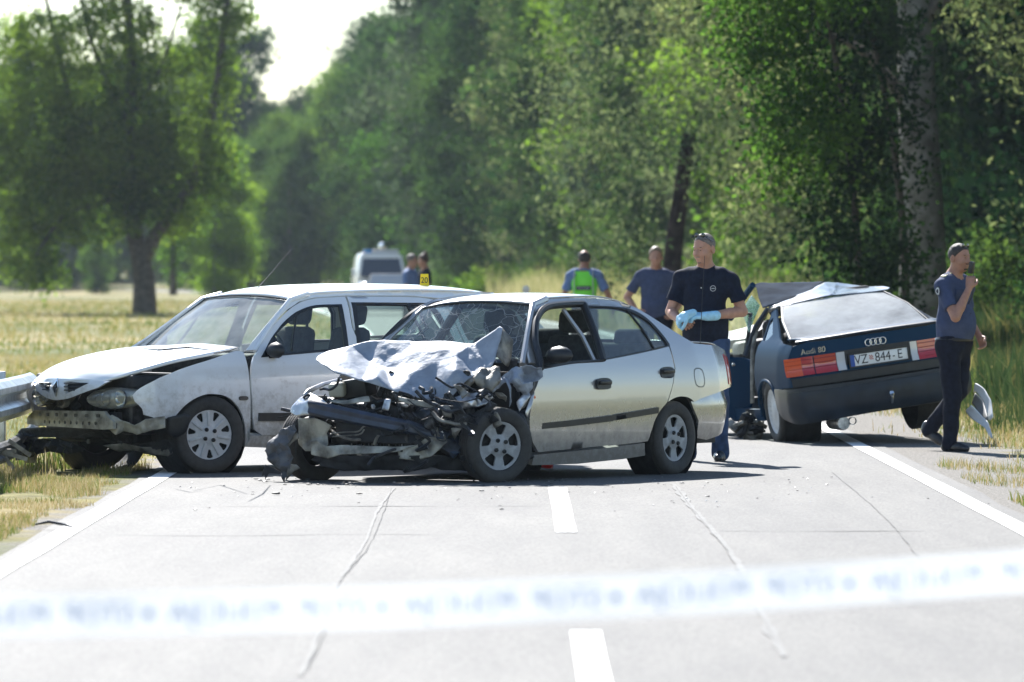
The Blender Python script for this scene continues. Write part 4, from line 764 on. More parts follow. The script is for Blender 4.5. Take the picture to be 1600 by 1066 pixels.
# nose with the two grille openings
def nose(y, z): return (3.37 + .07 - .30 * abs(y) ** 2 * 1.4 - .35 * (z - .66) ** 2 * 4 - .02 * (z > .69), y, z)
no = sm2([(-.42, .69), (-.2, .715), (0, .72), (.25, .715), (.52, .705)], 3) + sm2([(.44, .655), (.30, .615), (.16, .575), (.05, .56), (-.05, .555), (-.18, .575), (-.34, .62)], 3)
g1 = [(.10, .695), (.36, .69), (.22, .635), (.11, .605)]; g2 = [(-.09, .695), (-.30, .685), (-.22, .64), (-.10, .61)]
panel('nose_panel', estate, no, lambda y, z: nose(y, z), M_white, [g1, g2], sp=.035, hem=.03, out=(1, 0, 0))
q = MB()
for gg in (g1, g2): q.prism(gg, -.05, -.03, lambda u, v, t: (nose(u, v)[0] + t, u, v))
q.build('grille_backing', M_dark, estate)
for s_g in (1, -1):
    for i in range(3):
        z = .685 - i * .026; w1 = .10; w2 = (.33 - i * .055)
        q = MB(); q.tube([nose(s_g * (w1 + (w2 - w1) * t), z) for t in np.linspace(0, 1, 5)], .005, 5); q.build('grille_slat', M_black, estate)
e_ = MB(); dz = [(0, .075), (.045, 0), (0, -.075), (-.045, 0)]; e_.prism(dz, .004, .014, lambda u, v, t: (nose(0, .655 + v)[0] + t, u, .655 + v))
em = e_.build('emblem', M_chrome, estate, bevel=.003); e_ = MB(); dz = [(0, .045), (.025, 0), (0, -.045), (-.025, 0)]; e_.prism(dz, .014, .017, lambda u, v, t: (nose(0, .655 + v)[0] + t, u, .655 + v)); e_.build('emblem_centre', M_dark, estate)
# bonnet underside, headlamps, crash rail
q = MB(); q.box((2.72, 0, .70), (.95, 1.30, .10)); q.build('engine_bay_cover', M_dark, estate, bevel=.02)
q = MB(); q.box((2.85, 0, .48), (.62, 1.15, .36)); q.build('engine_block', M_engine, estate, bevel=.03)
for sg in (1, -1):
    V_ = []; n1, n2 = 20, 7
    for j in range(n2):
        t = j / (n2 - 1) * math.pi / 2
        for i in range(n1):
            a = 2 * math.pi * i / n1; u = math.cos(a) * math.cos(t); v = math.sin(a) * math.cos(t)
            y = .49 + .235 * u; z = .575 + .083 * v * (1 - .25 * (u < 0) * abs(u)) + .012 * u; x = 3.335 - .16 * ((y - .25) / .47) ** 2 * 1.6 + .035 * math.sin(t)
            V_.append((x, sg * y, z))
    F_ = [(j * n1 + i, j * n1 + (i + 1) % n1, (j + 1) * n1 + (i + 1) % n1, (j + 1) * n1 + i) for j in range(n2 - 1) for i in range(n1)]
    hl = MB(); hl.add(V_, F_)
    lamp = hl.build('headlamp', glass_mat('lamp_glass', (.8, .8, .75), film=.10), estate, smooth=True, sharp=80)
    rf = MB(); rf.lathe([(.0001, -.05), (.045, -.045), (.068, -.01), (.070, .0)], 20, 'x', (3.24, sg * .56, .575)); rf.build('reflector', M_chrome, estate, smooth=True)
    rf = MB(); rf.lathe([(.0001, -.05), (.04, -.045), (.052, -.01), (.055, .0)], 20, 'x', (3.28, sg * .42, .57)); rf.build('reflector', M_chrome, estate, smooth=True)
    bk = MB(); bk.add([(p[0] - .075, p[1] * .985 + sg * .005, p[2]) for p in V_], F_); bk.add([(p[0] - .002 if i < n1 else p[0] - .075, p[1], p[2]) for i, p in enumerate(V_[:n1])] + [(p[0] - .075, p[1], p[2]) for p in V_[:n1]], [(i, (i + 1) % n1, n1 + (i + 1) % n1, n1 + i) for i in range(n1)])
    bk.build('headlamp_housing', M_lamp, estate, smooth=True)
def esheet(name, pts, m, conv, amp=.005, sub=2, seed=0, smooth=1, ax='x', thick=.004): return sheet(name, pts, m, conv, ax, amp, smooth, sub, seed, E_, estate, thick)
q = MB(); qq = E_.pin(*ZG(425, 350), 'x', 3.30); q.lathe([(.0001, 0), (.055, 0), (.062, .03), (.058, .05), (.045, .052), (.04, .02), (.0001, .015)], 18, 'x', qq); q.build('fan_motor', M_dirty, estate, smooth=True)
esheet('headlamp_trim', [(355, 400, 3.30), (370, 320, 3.31), (430, 290, 3.30), (500, 310, 3.26), (480, 350, 3.26), (430, 400, 3.28)], M_dirty, ZG, amp=.01)
# perforated crash rail with its square and round holes
def rail_surf(y, z): return (3.36 - .18 * y * y, y, z)
hs = [[(y - .022, .455), (y + .022, .455), (y + .022, .43), (y - .022, .43)] for y in np.arange(-.38, .42, .13)] + [sm2([(y + .016, .385), (y, .40), (y - .016, .385), (y, .37)], 2, True) for y in np.arange(-.30, .42, .075)]
panel('crash_rail', estate, [(-.62, .36), (-.62, .41), (-.48, .47), (.46, .478), (.50, .44), (.56, .40), (.56, .345), (.45, .34), (0, .35)], rail_surf, M_primer, hs, sp=.03, hem=.035, out=(1, 0, 0))
q = MB(); q.box((3.24, 0, .41), (.05, 1.1, .12)); q.build('crash_rail_back', M_dark, estate)
esheet('rail_end', [(665, 470, 3.30), (720, 440, 3.28), (790, 480, 3.24), (860, 510, 3.2), (930, 470, 3.14), (1060, 450, 3.02), (1062, 530, 3.02), (960, 550, 3.1), (880, 570, 3.16), (800, 550, 3.2), (740, 575, 3.26), (690, 540, 3.28)], M_primer, ZG, amp=.012, sub=3, seed=41)
esheet('front_crossmember', [(130, 530, 3.30), (300, 520, 3.34), (640, 540, 3.28), (700, 580, 3.2), (560, 600, 3.25), (380, 590, 3.3), (200, 590, 3.3), (110, 570, 3.3)], M_dark, ZG, amp=.014, sub=3, seed=42)
esheet('torn_liner', [(180, 600, 3.24), (330, 590, 3.26), (480, 620, 3.24), (560, 680, 3.2), (440, 700, 3.24), (300, 680, 3.26), (200, 720, 3.26), (100, 740, 3.28), (90, 660, 3.28)], M_dark, ZG, amp=.030, sub=3, seed=46)
esheet('torn_liner', [(640, 590, 3.16), (860, 640, 3.05), (1060, 600, 2.95), (1110, 640, 2.9), (1100, 715, 2.9), (1060, 690, 2.92), (1000, 712, 2.95), (860, 680, 3.02), (760, 670, 3.1)], M_dark, ZG, amp=.025, sub=3, seed=47)
q = MB(); q.box((2.95, 0, .36), (.4, 1.0, .26)); q.build('gearbox', M_dark, estate, bevel=.08)
esheet('undertray', [(640, 640, 3.2), (800, 620, 3.1), (900, 650, 3.05), (1080, 640, 2.9), (1110, 690, 2.9), (1080, 715, 2.9), (1000, 705, 2.95), (850, 670, 3.05), (760, 690, 3.1)], M_dirty, ZG, amp=.01, sub=2, seed=43)
esheet('wheel_arch_flap', [(1060, 455, 3.0), (1180, 430, 2.9), (1230, 440, 2.84), (1200, 560, 2.86), (1120, 600, 2.9), (1060, 560, 2.98)], M_black, ZG, amp=.008, sub=2, seed=44)
esheet('corner_bracket', [(180, 560, 3.2), (240, 560, 3.2), (260, 640, 3.2), (230, 760, 3.2), (150, 760, 3.2), (140, 640, 3.2)], M_dirty, ZG, amp=.008, sub=2, seed=45)
rr_ = random.Random(9)
def bay_piece2(m, cx, cy, cz, s, name):
    global silver
    keep = silver; silver = estate; o = bay_piece(m, cx, cy, cz, s, name); silver = keep; return o
for i in range(60):
    y = rr_.uniform(-.6, .62); bay_piece2(rr_.choice([M_dark, M_engine, M_black, M_dark, M_dirty] if i % 3 == 0 else [M_dark, M_black]), rr_.uniform(3.05, 3.25) - .25 * y * y, y, rr_.uniform(.24, .60), rr_.uniform(.03, .09), 'engine_part')
wheel(estate, (2.58, .735, .296), .296, .185, 1, 'seven', steer=R(-9), m_rim=M_wheelpale)
wheel(estate, (2.58, -.735, .296), .296, .185, -1, 'seven', steer=R(-9), m_rim=M_wheelpale)
wheel(estate, (0, .735, .296), .296, .185, 1, 'seven', m_rim=M_wheelpale)
wheel(estate, (0, -.735, .296), .296, .185, -1, 'seven', m_rim=M_wheelpale)
seat(estate, 1.28, .36, .46); seat(estate, 1.28, -.36, .46)
s_ = MB(); s_.box((.42, 0, .50), (.5, 1.2, .18)); s_.build('rear_bench', M_seat, estate, bevel=.05)
s_ = MB(); s_.box((.10, 0, .74), (.16, 1.2, .52), (0, -.2, 0)); s_.build('rear_bench_back', M_seat, estate, bevel=.05)
s_ = MB(); s_.box((1.92, 0, .80), (.40, 1.34, .20)); s_.build('dashboard', M_dark, estate, bevel=.05)
s_ = MB(); s_.box((1.0, 0, .24), (2.8, 1.5, .08)); s_.build('floor_pan', M_dark, estate)
s_ = MB(); s_.lathe([(.17, 0), (.185, .012), (.185, -.012), (.17, 0)], 24, 'x', (1.70, .36, .88)); s_.build('steering_wheel', M_black, estate, smooth=True)
s_ = MB(); s_.box((-.4, 0, .35), (.9, 1.35, .25)); s_.build('rear_underbody', M_dark, estate)
# wipers at the foot of the screen
for pts in ([(225, 545), (248, 547), (270, 546)], [(255, 546), (295, 543), (335, 548)], [(335, 552), (358, 548), (372, 543)]):
    P = [E_.pin(a, b, 'z', .975) for a, b in pts]; q = MB(); q.tube(P, [.004, .007, .003], 6); q.build('wiper', M_black, estate, smooth=True)
q = MB(); q.tube([E_.pin(*ZW(15, 160), 'y', 0), E_.pin(*ZW(30, 148), 'y', 0), E_.pin(420, 431, 'y', 0), E_.pin(455, 390, 'y', 0)], [.014, .004, .0028, .002], 6); q.build('aerial', M_black, estate, smooth=True)

# ----------------------------------------------------------------- guard rail
M_galv = mat('galvanised_steel', (.50, .52, .53), .38, metal=.7, var=.25, vscale=5, dirt=((.2, .19, .17), .3, 7, .5))
gr = empty('guard_rail', (-4.2, 48.5, 0), label='bent galvanised guard rail under the nose of the white estate', cat='guard rail')
def wbeam(pts, parent, name, m, s=1.0):
    prof = [(-.155, 0), (-.14, .03), (-.10, .075), (-.06, .075), (-.02, .01), (.02, .01), (.06, .075), (.10, .075), (.14, .03), (.155, 0)]
    P = catmull(pts, 5); v = []; n = len(prof)
    for i, p in enumerate(P):
        t = (P[min(i + 1, len(P) - 1)] - P[max(i - 1, 0)]).normalized(); side = Vector((t.y, -t.x, 0)).normalized()
        if side.y > 0 and abs(side.y) > abs(side.x): side = -side
        if abs(side.x) >= abs(side.y) and side.x < 0: side = -side
        v += [p + Vector((0, 0, a * s)) + side * b * s for a, b in prof]
    f = [(i * n + k, i * n + k + 1, (i + 1) * n + k + 1, (i + 1) * n + k) for i in range(len(P) - 1) for k in range(n - 1)]
    o = mesh_obj(name, [Vector(q) - parent.location for q in v], f, m, parent, smooth=False); s_ = o.modifiers.new('solid', 'SOLIDIFY'); s_.thickness = .004; return o
wbeam([(-3.80, 50.1, .58), (-3.80, 49, .575), (-3.80, 47, .575), (-3.80, 44, .58), (-3.80, 40, .58), (-3.80, 34, .58)][::-1], gr, 'rail', M_galv, 1.0)
wbeam([(-3.78, 50.2, .27), (-3.80, 48.6, .20), (-3.82, 47, .18), (-3.80, 42, .20), (-3.80, 36, .22)][::-1], gr, 'rail', mat('dark_steel', (.10, .10, .10), .5, metal=.6, var=.5, vscale=9), .5)
for yy in (49.2, 46.9, 42.9, 38.9):
    q = MB(); q.box((-3.95 + 4.2, yy - 48.5, .36), (.06, .10, .80)); q.build('post', M_galv, gr, bevel=.005)
    q = MB(); q.box((-3.88 + 4.2, yy - 48.5, .58), (.10, .12, .24)); q.build('spacer_block', M_galv, gr, bevel=.005)
q = MB()
for i, (a, b) in enumerate(((4, 705), (22, 712), (30, 700), (8, 716))):
    p = world_at(a, b, 47.5) - gr.location; q.box(p, (.20, .05, .03), (0, .3 * i, .2))
q.build('bent_bracket', M_dirty, gr)
# ----------------------------------------------------------------- dark blue saloon seen from behind, leaning on the verge
CL = Vector((0, .80, 0)); Mrot = Matrix.Rotation(R(102), 4, 'Z') @ Matrix.Rotation(R(-8), 4, 'X')
MA = Matrix.Translation((2.33, 57.4, 0)) @ Mrot @ Matrix.Translation(-CL)
PA_ = [(0, .78), (.2, .80), (.5, .835), (.62, .83), (.78, .80), (.86, .765), (.90, .72), (1.17, .53), (1.25, .47)]
def WA(x, z): return itp(z, PA_) - itp(-x, [(.5, 0), (.8, .03), (.92, .07), (1.0, .12)])
blue = empty('crumpled_saloon', label='dark blue saloon tilted on the verge with buckled roof and open door', cat='car')
B_ = Frame(blue, MA, WA)
def RA(y, z, o=0):   # rear face
    return (-.94 - o + .10 * (abs(y) / .8) ** 3 - .03 * (z < .6), y, z)
def rp(*p): 
    out = []
    for q in p:
        c = B_.pin(*ZA(*q), 'x', -.95); out.append((c.y, c.z))
    return out
bk = [(-.79, .50), (.79, .50), (.80, .60), (.79, .76), (.74, .86), (.60, .885), (-.60, .885), (-.74, .86), (-.79, .76), (-.80, .60)]
panel('boot_lid', blue, bk, lambda y, z: RA(y, z), M_blue, sp=.06, hem=.04, out=(-1, 0, 0))
panel('lower_trim', blue, [(-.79, .50), (.79, .50), (.795, .575), (-.795, .575)], lambda y, z: RA(y, z, .006), M_black, sp=.06, hem=.02, out=(-1, 0, 0))
pl = [(-.345, .575), (.355, .575), (.355, .765), (-.345, .765)]
panel('plate_recess', blue, pl, lambda y, z: RA(y, z, .008), M_black, sp=.08, hem=.02, out=(-1, 0, 0))
def rbox(name, y0, y1, z0, z1, o, th, m, parent=blue, bevel=.006, sp=.06):
    return panel(name, parent, [(y0, z0), (y1, z0), (y1, z1), (y0, z1)], lambda y, z: RA(y, z, o), m, sp=sp, hem=th, out=(-1, 0, 0))
rbox('tail_lamp_orange', .69, .835, .595, .755, .022, .03, M_orange)
rbox('tail_lamp_red', .588, .688, .597, .757, .022, .03, M_red); rbox('tail_lamp_red', .645, .60, .60, .75, .023, .0, M_red) if False else None
rbox('tail_lamp_red', .385, .578, .597, .757, .022, .03, M_red)
rbox('reversing_lamp', .305, .380, .597, .757, .022, .03, M_clear)
rbox('reversing_lamp', -.362, -.300, .590, .757, .022, .03, M_clear)
rbox('tail_lamp_red', -.56, -.366, .590, .757, .022, .03, M_red); rbox('tail_lamp_red', -.67, -.57, .590, .757, .022, .03, M_red); rbox('tail_lamp_orange', -.82, -.675, .59, .755, .022, .03, M_orange)
M_redd = mat('red_lens_dark', (.26, .006, .010), .2, coat=1)
for ya, yb, m_ in ((.588, .688, M_redd), (.385, .578, M_redd), (.69, .835, mat('orange_lens_dark', (.55, .07, .005), .2, coat=1)), (-.56, -.366, M_redd)):
    for i in range(4):
        z = .618 + i * .038; q = MB(); q.tube([(RA(y, z)[0] - .024, y, z) for y in np.linspace(ya, yb, 6)], .0035, 4); q.build('lens_rib', m_, blue)
def rear_text(t, y, z, s, m, o=.04, sx=1.0, parent=blue, name='lettering', align='CENTER'):
    # reads left to right from behind: text +X runs along local -Y, text up along Z, facing -X
    x = RA(y, z)[0] - o; M = Matrix(((0, 0, -1, x), (-1, 0, 0, y), (0, 1, 0, z), (0, 0, 0, 1)))
    return text_obj(t, s, m, parent, M, name, .0008, align, sx)
q = MB(); q.box((RA(0, .66)[0] - .030, 0, .665), (.012, .53, .115)); plate = q.build('number_plate', mat('plate_white', (.75, .76, .76), .3, coat=.3), blue, bevel=.004)
q = MB(); q.box((RA(0, .66)[0] - .0375, .245, .665), (.004, .038, .108)); eu = q.build('plate_blue_band', M_textb, plate)
def plate_text(t, y, s, sx=.86): return rear_text(t, y, .663, s, M_text, .0385, sx, plate)
plate_text('VZ', .165, .115); plate_text('844', -.035, .115); plate_text('-', -.135, .10); plate_text('E', -.192, .115)
q = MB()
for r_ in range(4):
    for c_ in range(4):
        if (r_ + c_) % 2 == 0: q.box((RA(0, .66)[0] - .0375, .085 - .009 * c_, .688 - .010 * r_), (.003, .009, .010))
q.build('plate_shield', M_red, plate)
q = MB(); q.box((RA(0, .66)[0] - .036, 0, .608), (.02, .55, .012)); q.box((RA(0, .66)[0] - .036, 0, .722), (.02, .55, .012)); q.box((RA(0, .66)[0] - .036, .272, .665), (.02, .012, .12)); q.box((RA(0, .66)[0] - .036, -.272, .665), (.02, .012, .12)); q.build('plate_frame', M_black, plate)
for i in range(4):
    y = .073 - i * .044; v = []; n1, n2 = 24, 6
    for a in range(n1):
        for b in range(n2):
            t1, t2 = 2 * math.pi * a / n1, 2 * math.pi * b / n2; rr = .030 + .0055 * math.cos(t2)
            v.append((RA(y, .805)[0] - .012 + .005 * math.sin(t2), y + rr * math.cos(t1), .805 + rr * math.sin(t1)))
    f = [(a * n2 + b, ((a + 1) % n1) * n2 + b, ((a + 1) % n1) * n2 + (b + 1) % n2, a * n2 + (b + 1) % n2) for a in range(n1) for b in range(n2)]
    mesh_obj('badge_ring', v, f, M_chrome, blue)
rear_text('Audi 80', .575, .800, .072, M_chrome, .022, 1.0, align='CENTER')
# black spoiler lip
q = MB(); pts = [(-.93 + .10 * abs(y / .72) ** 3, y, .895 - .012 * abs(y / .7) ** 2) for y in np.linspace(-.70, .70, 13)]; q.tube(pts, .026, 8, flat=.8); q.build('spoiler', M_black, blue, smooth=True)
grid_surf('boot_top', [[(-.40, y, .90) for y in (-.66, -.3, 0, .3, .66)], [(-.7, y, .905) for y in (-.67, -.3, 0, .3, .67)], [(-.90, y, .885) for y in (-.66, -.3, 0, .3, .66)]], M_blue, blue, thick=.01)
grid_surf('rear_window', [[(-.46, y * .635, .885) for y in (-1, -.5, 0, .5, 1)], [(-.02, y * .575, 1.05 + .012) for y in (-1, -.5, 0, .5, 1)], [(.36, y * .47, 1.175 + .02 * (1 - y * y)) for y in (-1, -.5, 0, .5, 1)]], M_rearglass, blue)
q = MB()
for sg in (1, -1): q.tube([(-.46, sg * .645, .885), (-.02, sg * .585, 1.055), (.36, sg * .48, 1.175)], .012, 6)
q.tube([(-.465, y, .888) for y in np.linspace(-.64, .64, 7)], .012, 6); q.build('window_seal', M_black, blue, smooth=True)
archA = sm2([(.26, .22), (.245, .34), (.17, .47), (.03, .545), (-.10, .56), (-.25, .535), (-.37, .45), (-.43, .33), (-.44, .25)], 3)
for sg in (1, -1):
    q = [(-.44, .30), (-.60, .49), (-.86, .50), (-.87, .60), (-.86, .76), (-.80, .865), (-.5, .885), (-.30, .92), (0, 1.03), (.2, 1.10), (.36, 1.165), (.50, 1.16), (.42, 1.10), (.30, .95), (.28, .86), (.31, .60), (.27, .30)] + archA[1:]
    panel('quarter_panel', blue, q, lambda x, z, sg=sg: (x, sg * WA(x, z), z), M_blue, [[(.12, .90), (.25, .90), (.36, 1.06), (.30, 1.09), (.16, 1.02), (.02, .95)]], sp=.045, out=(0, sg, .3))
    panel('quarter_glass', blue, [(.12, .90), (.25, .90), (.36, 1.06), (.30, 1.09), (.16, 1.02), (.02, .95)], lambda x, z, sg=sg: (x, sg * (WA(x, z) - .01), z), M_glass, sp=.06, hem=0)
    a2 = MB(); a2.tube([(p[0], sg * (.835 if p[1] > .3 else .82), p[1]) for p in archA], .014, 6); a2.build('arch_lip', M_blue, blue, smooth=True)
# bumper wraps round
def bsA(u, z):
    path = [(-.42, .835), (-.6, .845), (-.85, .825), (-.97, .74), (-1.01, .5), (-1.03, 0)]; path = path + [(x, -y) for x, y in path[::-1][1:]]
    P = [Vector((x, y, 0)) for x, y in path]; d = [0]
    for i in range(1, len(P)): d.append(d[-1] + (P[i] - P[i - 1]).length)
    x = float(np.interp(u, d, [p.x for p in P])); y = float(np.interp(u, d, [p.y for p in P])); k = .025 * math.cos((z - .36) / .16 * 1.4) if z > .22 else -.02
    n = Vector((x * .6, y, 0)).normalized(); return (x + n.x * k, y + n.y * k, z)
T_A = 2 * (.18 + .251 + .147 + .243 + .501)
panel('rear_bumper', blue, [(.10, .49), (T_A - .10, .49), (T_A, .47), (T_A - .05, .30), (T_A - .25, .21), (T_A - .9, .20), (1.2, .19), (.5, .17), (.25, .20), (.05, .30), (0, .47)], bsA, mat('bumper_blue_black', (.010, .017, .028), .42, coat=.1, spec=.3, var=.4, vscale=6, dirt=((.06, .06, .06), .3, 5, .3)), sp=.05)
panel('bumper_trim', blue, [(.02, .485), (T_A - .02, .485), (T_A - .02, .455), (.02, .455)], lambda u, z: tuple(Vector(bsA(u, z)) * 1.008), M_black, sp=.06, hem=.01)
q = MB(); q.tube([(-.98, -.03, .25), (-1.10, -.03, .26), (-1.13, -.03, .30), (-1.13, -.03, .335)], .014, 8); q.lathe([(.0001, .315), (.018, .318), (.026, .338), (.018, .360), (.0001, .365)], 12, 'z', (-1.13, -.03, 0)); q.build('tow_ball', M_chrome, blue, smooth=True)
q = MB(); q.lathe([(.0001, -.98), (.055, -.98), (.062, -.955), (.062, -.60), (.04, -.56)], 18, 'x', (0, .40, .13)); q.lathe([(.03, -1.0), (.035, -1.0), (.035, -.95)], 12, 'x', (0, .32, .14)); q.build('exhaust_silencer', M_rawmetal, blue, smooth=True)
q = MB(); q.box((-.3, 0, .30), (1.0, 1.35, .25)); q.build('underbody', M_dark, blue, bevel=.05)
q = MB(); q.tube([(-.12, .7, .27), (-.12, -.7, .27)], .04, 8); q.build('rear_axle', M_dark, blue, smooth=True)
q = MB(); q.box((1.5, 0, .22), (2.6, 1.4, .08)); q.build('floor_pan', M_dark, blue)
for sg in (1, -1):
    q = MB(); q.lathe([(.33, sg * .45), (.33, sg * .78)], 20, c=(-.10, 0, .26)); q.build('wheel_arch_liner', M_dark, blue, smooth=True)
    wheel(blue, (-.13, sg * .735, .275), .285, .175, sg, 'cover', m_rim=M_wheelpale)
    wheel(blue, (2.42, sg * .735, .275), .285, .175, sg, 'cover', m_rim=M_wheelpale)
    panel('sill', blue, [(.28, .18), (.28, .28), (2.1, .26), (2.1, .16)], lambda x, z, sg=sg: (x, sg * .80, z), M_blue, sp=.1, hem=.05)
    panel('front_wing', blue, [(2.1, .25), (2.12, .80), (2.6, .78), (3.2, .66), (3.3, .45), (2.78, .35), (2.65, .52), (2.42, .58), (2.2, .50)], lambda x, z, sg=sg: (x, sg * (WA(x, z) - .05), z), M_blue, sp=.1, hem=.02)
crumple('bonnet', blue, [(2.1, .7, .82), (2.1, 0, .95), (2.1, -.7, .82), (2.6, .7, .90), (2.6, 0, .98), (2.6, -.7, .80), (3.2, .6, .72), (3.2, 0, .74), (3.2, -.6, .70)], M_bluedull, sub=3, amp=.03, fs=4, seed=2)
q = MB(); q.box((2.7, 0, .5), (1.0, 1.2, .4)); q.build('engine_block', M_dark, blue, bevel=.1)
q = MB(); q.box((.25, 0, .48), (.5, 1.2, .2)); q.box((.02, 0, .70), (.18, 1.2, .5), (0, -.2, 0)); q.build('rear_bench', M_seat, blue, bevel=.04)
seat(blue, 1.2, .35, .42); seat(blue, 1.2, -.35, .42)
q = MB(); q.box((1.85, 0, .72), (.3, 1.2, .25)); q.build('dashboard', M_dark, blue, bevel=.05)
# roof, pushed up into a fold over the front seats
def asheet(name, pts, m, conv=ZA, ax='x', amp=.006, smooth=2, sub=3, seed=0, inner=(), thick=.006):
    return crumple(name, blue, list(pts) + list(inner), m, B_, ax, sub=sub, amp=amp, fs=5, smooth=smooth, conv=conv, outline=list(range(len(pts))), seed=seed, thick=thick)
M_roofp = mat('roof_paint_faded', (.05, .07, .10), .28, coat=.6, var=.15, vscale=3)
asheet('roof', [(262, 205, .50), (372, 190, .34), (600, 142, .34), (885, 114, .34), (905, 100, .45), (860, 90, .70), (790, 92, .90), (700, 80, 1.05), (620, 72, 1.15), (560, 70, 1.20), (480, 112, .85)], M_roofp, amp=.006, seed=3, inner=[(640, 110, .75)])
asheet('roof_fold', [(183, 84, 1.30), (235, 72, 1.45), (470, 70, 1.30), (560, 69, 1.20), (485, 113, .84), (400, 152, .66), (268, 198, .50), (238, 205, .52), (215, 150, .85), (205, 100, 1.15)], mat('roof_paint_shaded', (.035, .045, .062), .95, spec=.02, var=.3, vscale=4), amp=.006, seed=4, smooth=1, inner=[(250, 110, 1.0), (350, 120, .92)])  # darker matt copy of the roof paint holds the fold's shade
q = MB(); q.tube([B_.pin(*ZA(188, 84), 'y', .60), B_.pin(*ZA(150, 135), 'y', .64), B_.pin(*ZA(118, 180), 'y', .68), B_.pin(*ZA(70, 260), 'y', .74)], .028, 8); q.build('windscreen_pillar', M_blue, blue, smooth=True)
q = MB(); q.tube([B_.pin(*ZA(262, 208), 'y', .58), B_.pin(*ZA(200, 300), 'y', .68), B_.pin(*ZA(165, 400), 'y', .74), B_.pin(*ZA(148, 455), 'y', .79)], .018, 8); q.build('door_pillar', M_bluedull, blue, smooth=True)
q = MB(); q.tube([B_.pin(*ZA(315, 208), 'y', .52), B_.pin(*ZA(262, 218), 'y', .56), B_.pin(*ZA(205, 320), 'y', .66), B_.pin(*ZA(185, 430), 'y', .74), B_.pin(*ZA(185, 700), 'y', .80)], .020, 8); q.build('door_seal', M_dirty, blue, smooth=True)
asheet('shattered_side_window', [(128, 218, 1.5), (182, 138, 1.5), (225, 190, 1.4), (195, 260, 1.3), (165, 330, 1.3), (150, 280, 1.4)], glass_mat('crazed_glass', (.5, .75, .65), cracks=.9, film=.2, dens=30), amp=.002, smooth=0)
asheet('front_door', [(-40, 460, 1.45), (60, 455, 1.42), (145, 458, 1.38), (190, 480, 1.32), (200, 640, 1.30), (175, 800, 1.32), (60, 800, 1.40), (-40, 790, 1.46)], M_blue, amp=.004, thick=.05)
q = MB(); q.tube([B_.pin(*ZA(a, b), 'x', c) for a, b, c in ((148, 455, 1.38), (165, 340, 1.38), (176, 235, 1.38), (120, 232, 1.40), (20, 262, 1.44), (-20, 300, 1.46))], .020, 6); q.build('door_window_frame', M_black, blue, smooth=True)
asheet('door_glass', [(-10, 290, 1.46), (40, 262, 1.44), (165, 242, 1.39), (140, 445, 1.39), (-40, 450, 1.46)], M_glass, amp=0, smooth=0, sub=1, thick=0)
q = MB(); q.box(B_.pin(*ZA(86, 500), 'x', 1.30), (.02, .03, .03)); q.build('door_lock', M_chrome, blue, bevel=.004)
rr_ = random.Random(3)
for i in range(16):
    a, b = rr_.uniform(80, 240), rr_.uniform(780, 880); p = B_.pin(*ZA(a, b), 'x', .6); q = MB(); q.box(p, (rr_.uniform(.04, .2), rr_.uniform(.04, .14), rr_.uniform(.02, .06)), (rr_.uniform(-1, 1), rr_.uniform(-1, 1), rr_.uniform(-1, 1))); q.build('torn_trim', rr_.choice([M_dark, M_black, M_dirty]), blue, bevel=.005)

# ----------------------------------------------------------------- far vehicles
van = empty('police_van', world_at(597, 484, 238) * 1, label='white police van with blue light bar parked on the far bend', cat='van'); van.location.z = 0; van.rotation_euler.z = R(4)
vb = MB(); poly = [(-.92, .35), (-.95, .9), (-.90, 1.35), (-.78, 2.0), (-.68, 2.13), (.68, 2.13), (.78, 2.0), (.90, 1.35), (.95, .9), (.92, .35)]
vb.prism(poly, .65, 5.0, lambda u, v, t: (u, t, v)); vb.build('van_body', M_whiteclean, van, bevel=.05)
vb = MB(); poly = [(-.90, .35), (-.92, .9), (-.86, 1.12), (-.6, 1.22), (.6, 1.22), (.86, 1.12), (.92, .9), (.90, .35)]; vb.prism(poly, -.35, .66, lambda u, v, t: (u * (.90 + .1 * (t > 0)), t, v * (1 if t > 0 or v < 1 else .86))); vb.build('van_bonnet', M_whiteclean, van, bevel=.05)
ws = MB(); ws.add([(-.80, .20, 1.24), (.80, .20, 1.24), (.68, .64, 1.93), (-.68, .64, 1.93)], [(0, 1, 2, 3)]); ws.build('windscreen', mat('van_windscreen', (.05, .06, .08), .1, coat=1), van)
for sg in (1, -1): sd_ = MB(); sd_.add([(-.83 * sg, .22, 1.20), (-.80 * sg, .20, 1.24), (-.68 * sg, .64, 1.93), (-.74 * sg, .68, 1.98)], [(0, 1, 2, 3)]); sd_.build('windscreen_pillar', M_whiteclean, van)
lb = MB(); lb.box((.16, .9, 2.20), (1.0, .25, .12)); lb.build('light_bar', M_clear, van, bevel=.03)
lb = MB(); lb.box((-.50, .9, 2.20), (.32, .26, .13)); lb.build('blue_beacon', mat('blue_lens', (.02, .25, .6), .2, coat=1), van, bevel=.03)
lb = MB(); lb.lathe([(.0001, .78), (.13, .80), (.15, .9), (.10, 1.0), (.0001, 1.02)], 14, 'y', (.05, 0, 2.38)); lb.build('searchlight', M_chrome, van, smooth=True)
for sg in (1, -1):
    lb = MB(); lb.box((sg * 1.03, .45, 1.40), (.16, .1, .28)); lb.build('door_mirror', M_whiteclean, van, bevel=.03)
    lb = MB(); lb.box((sg * .68, -.36, .82), (.34, .06, .20)); lb.build('headlamp', M_clear, van, bevel=.03)
    wl = MB(); wl.lathe([(.0001, -.1), (.33, -.1), (.34, 0), (.33, .1), (.0001, .1)], 18, 'x', (sg * .80, .2, .34)); wl.lathe([(.0001, -.1), (.33, -.1), (.34, 0), (.33, .1), (.0001, .1)], 18, 'x', (sg * .80, 3.9, .34)); wl.build('wheel', M_rubber, van, smooth=True)
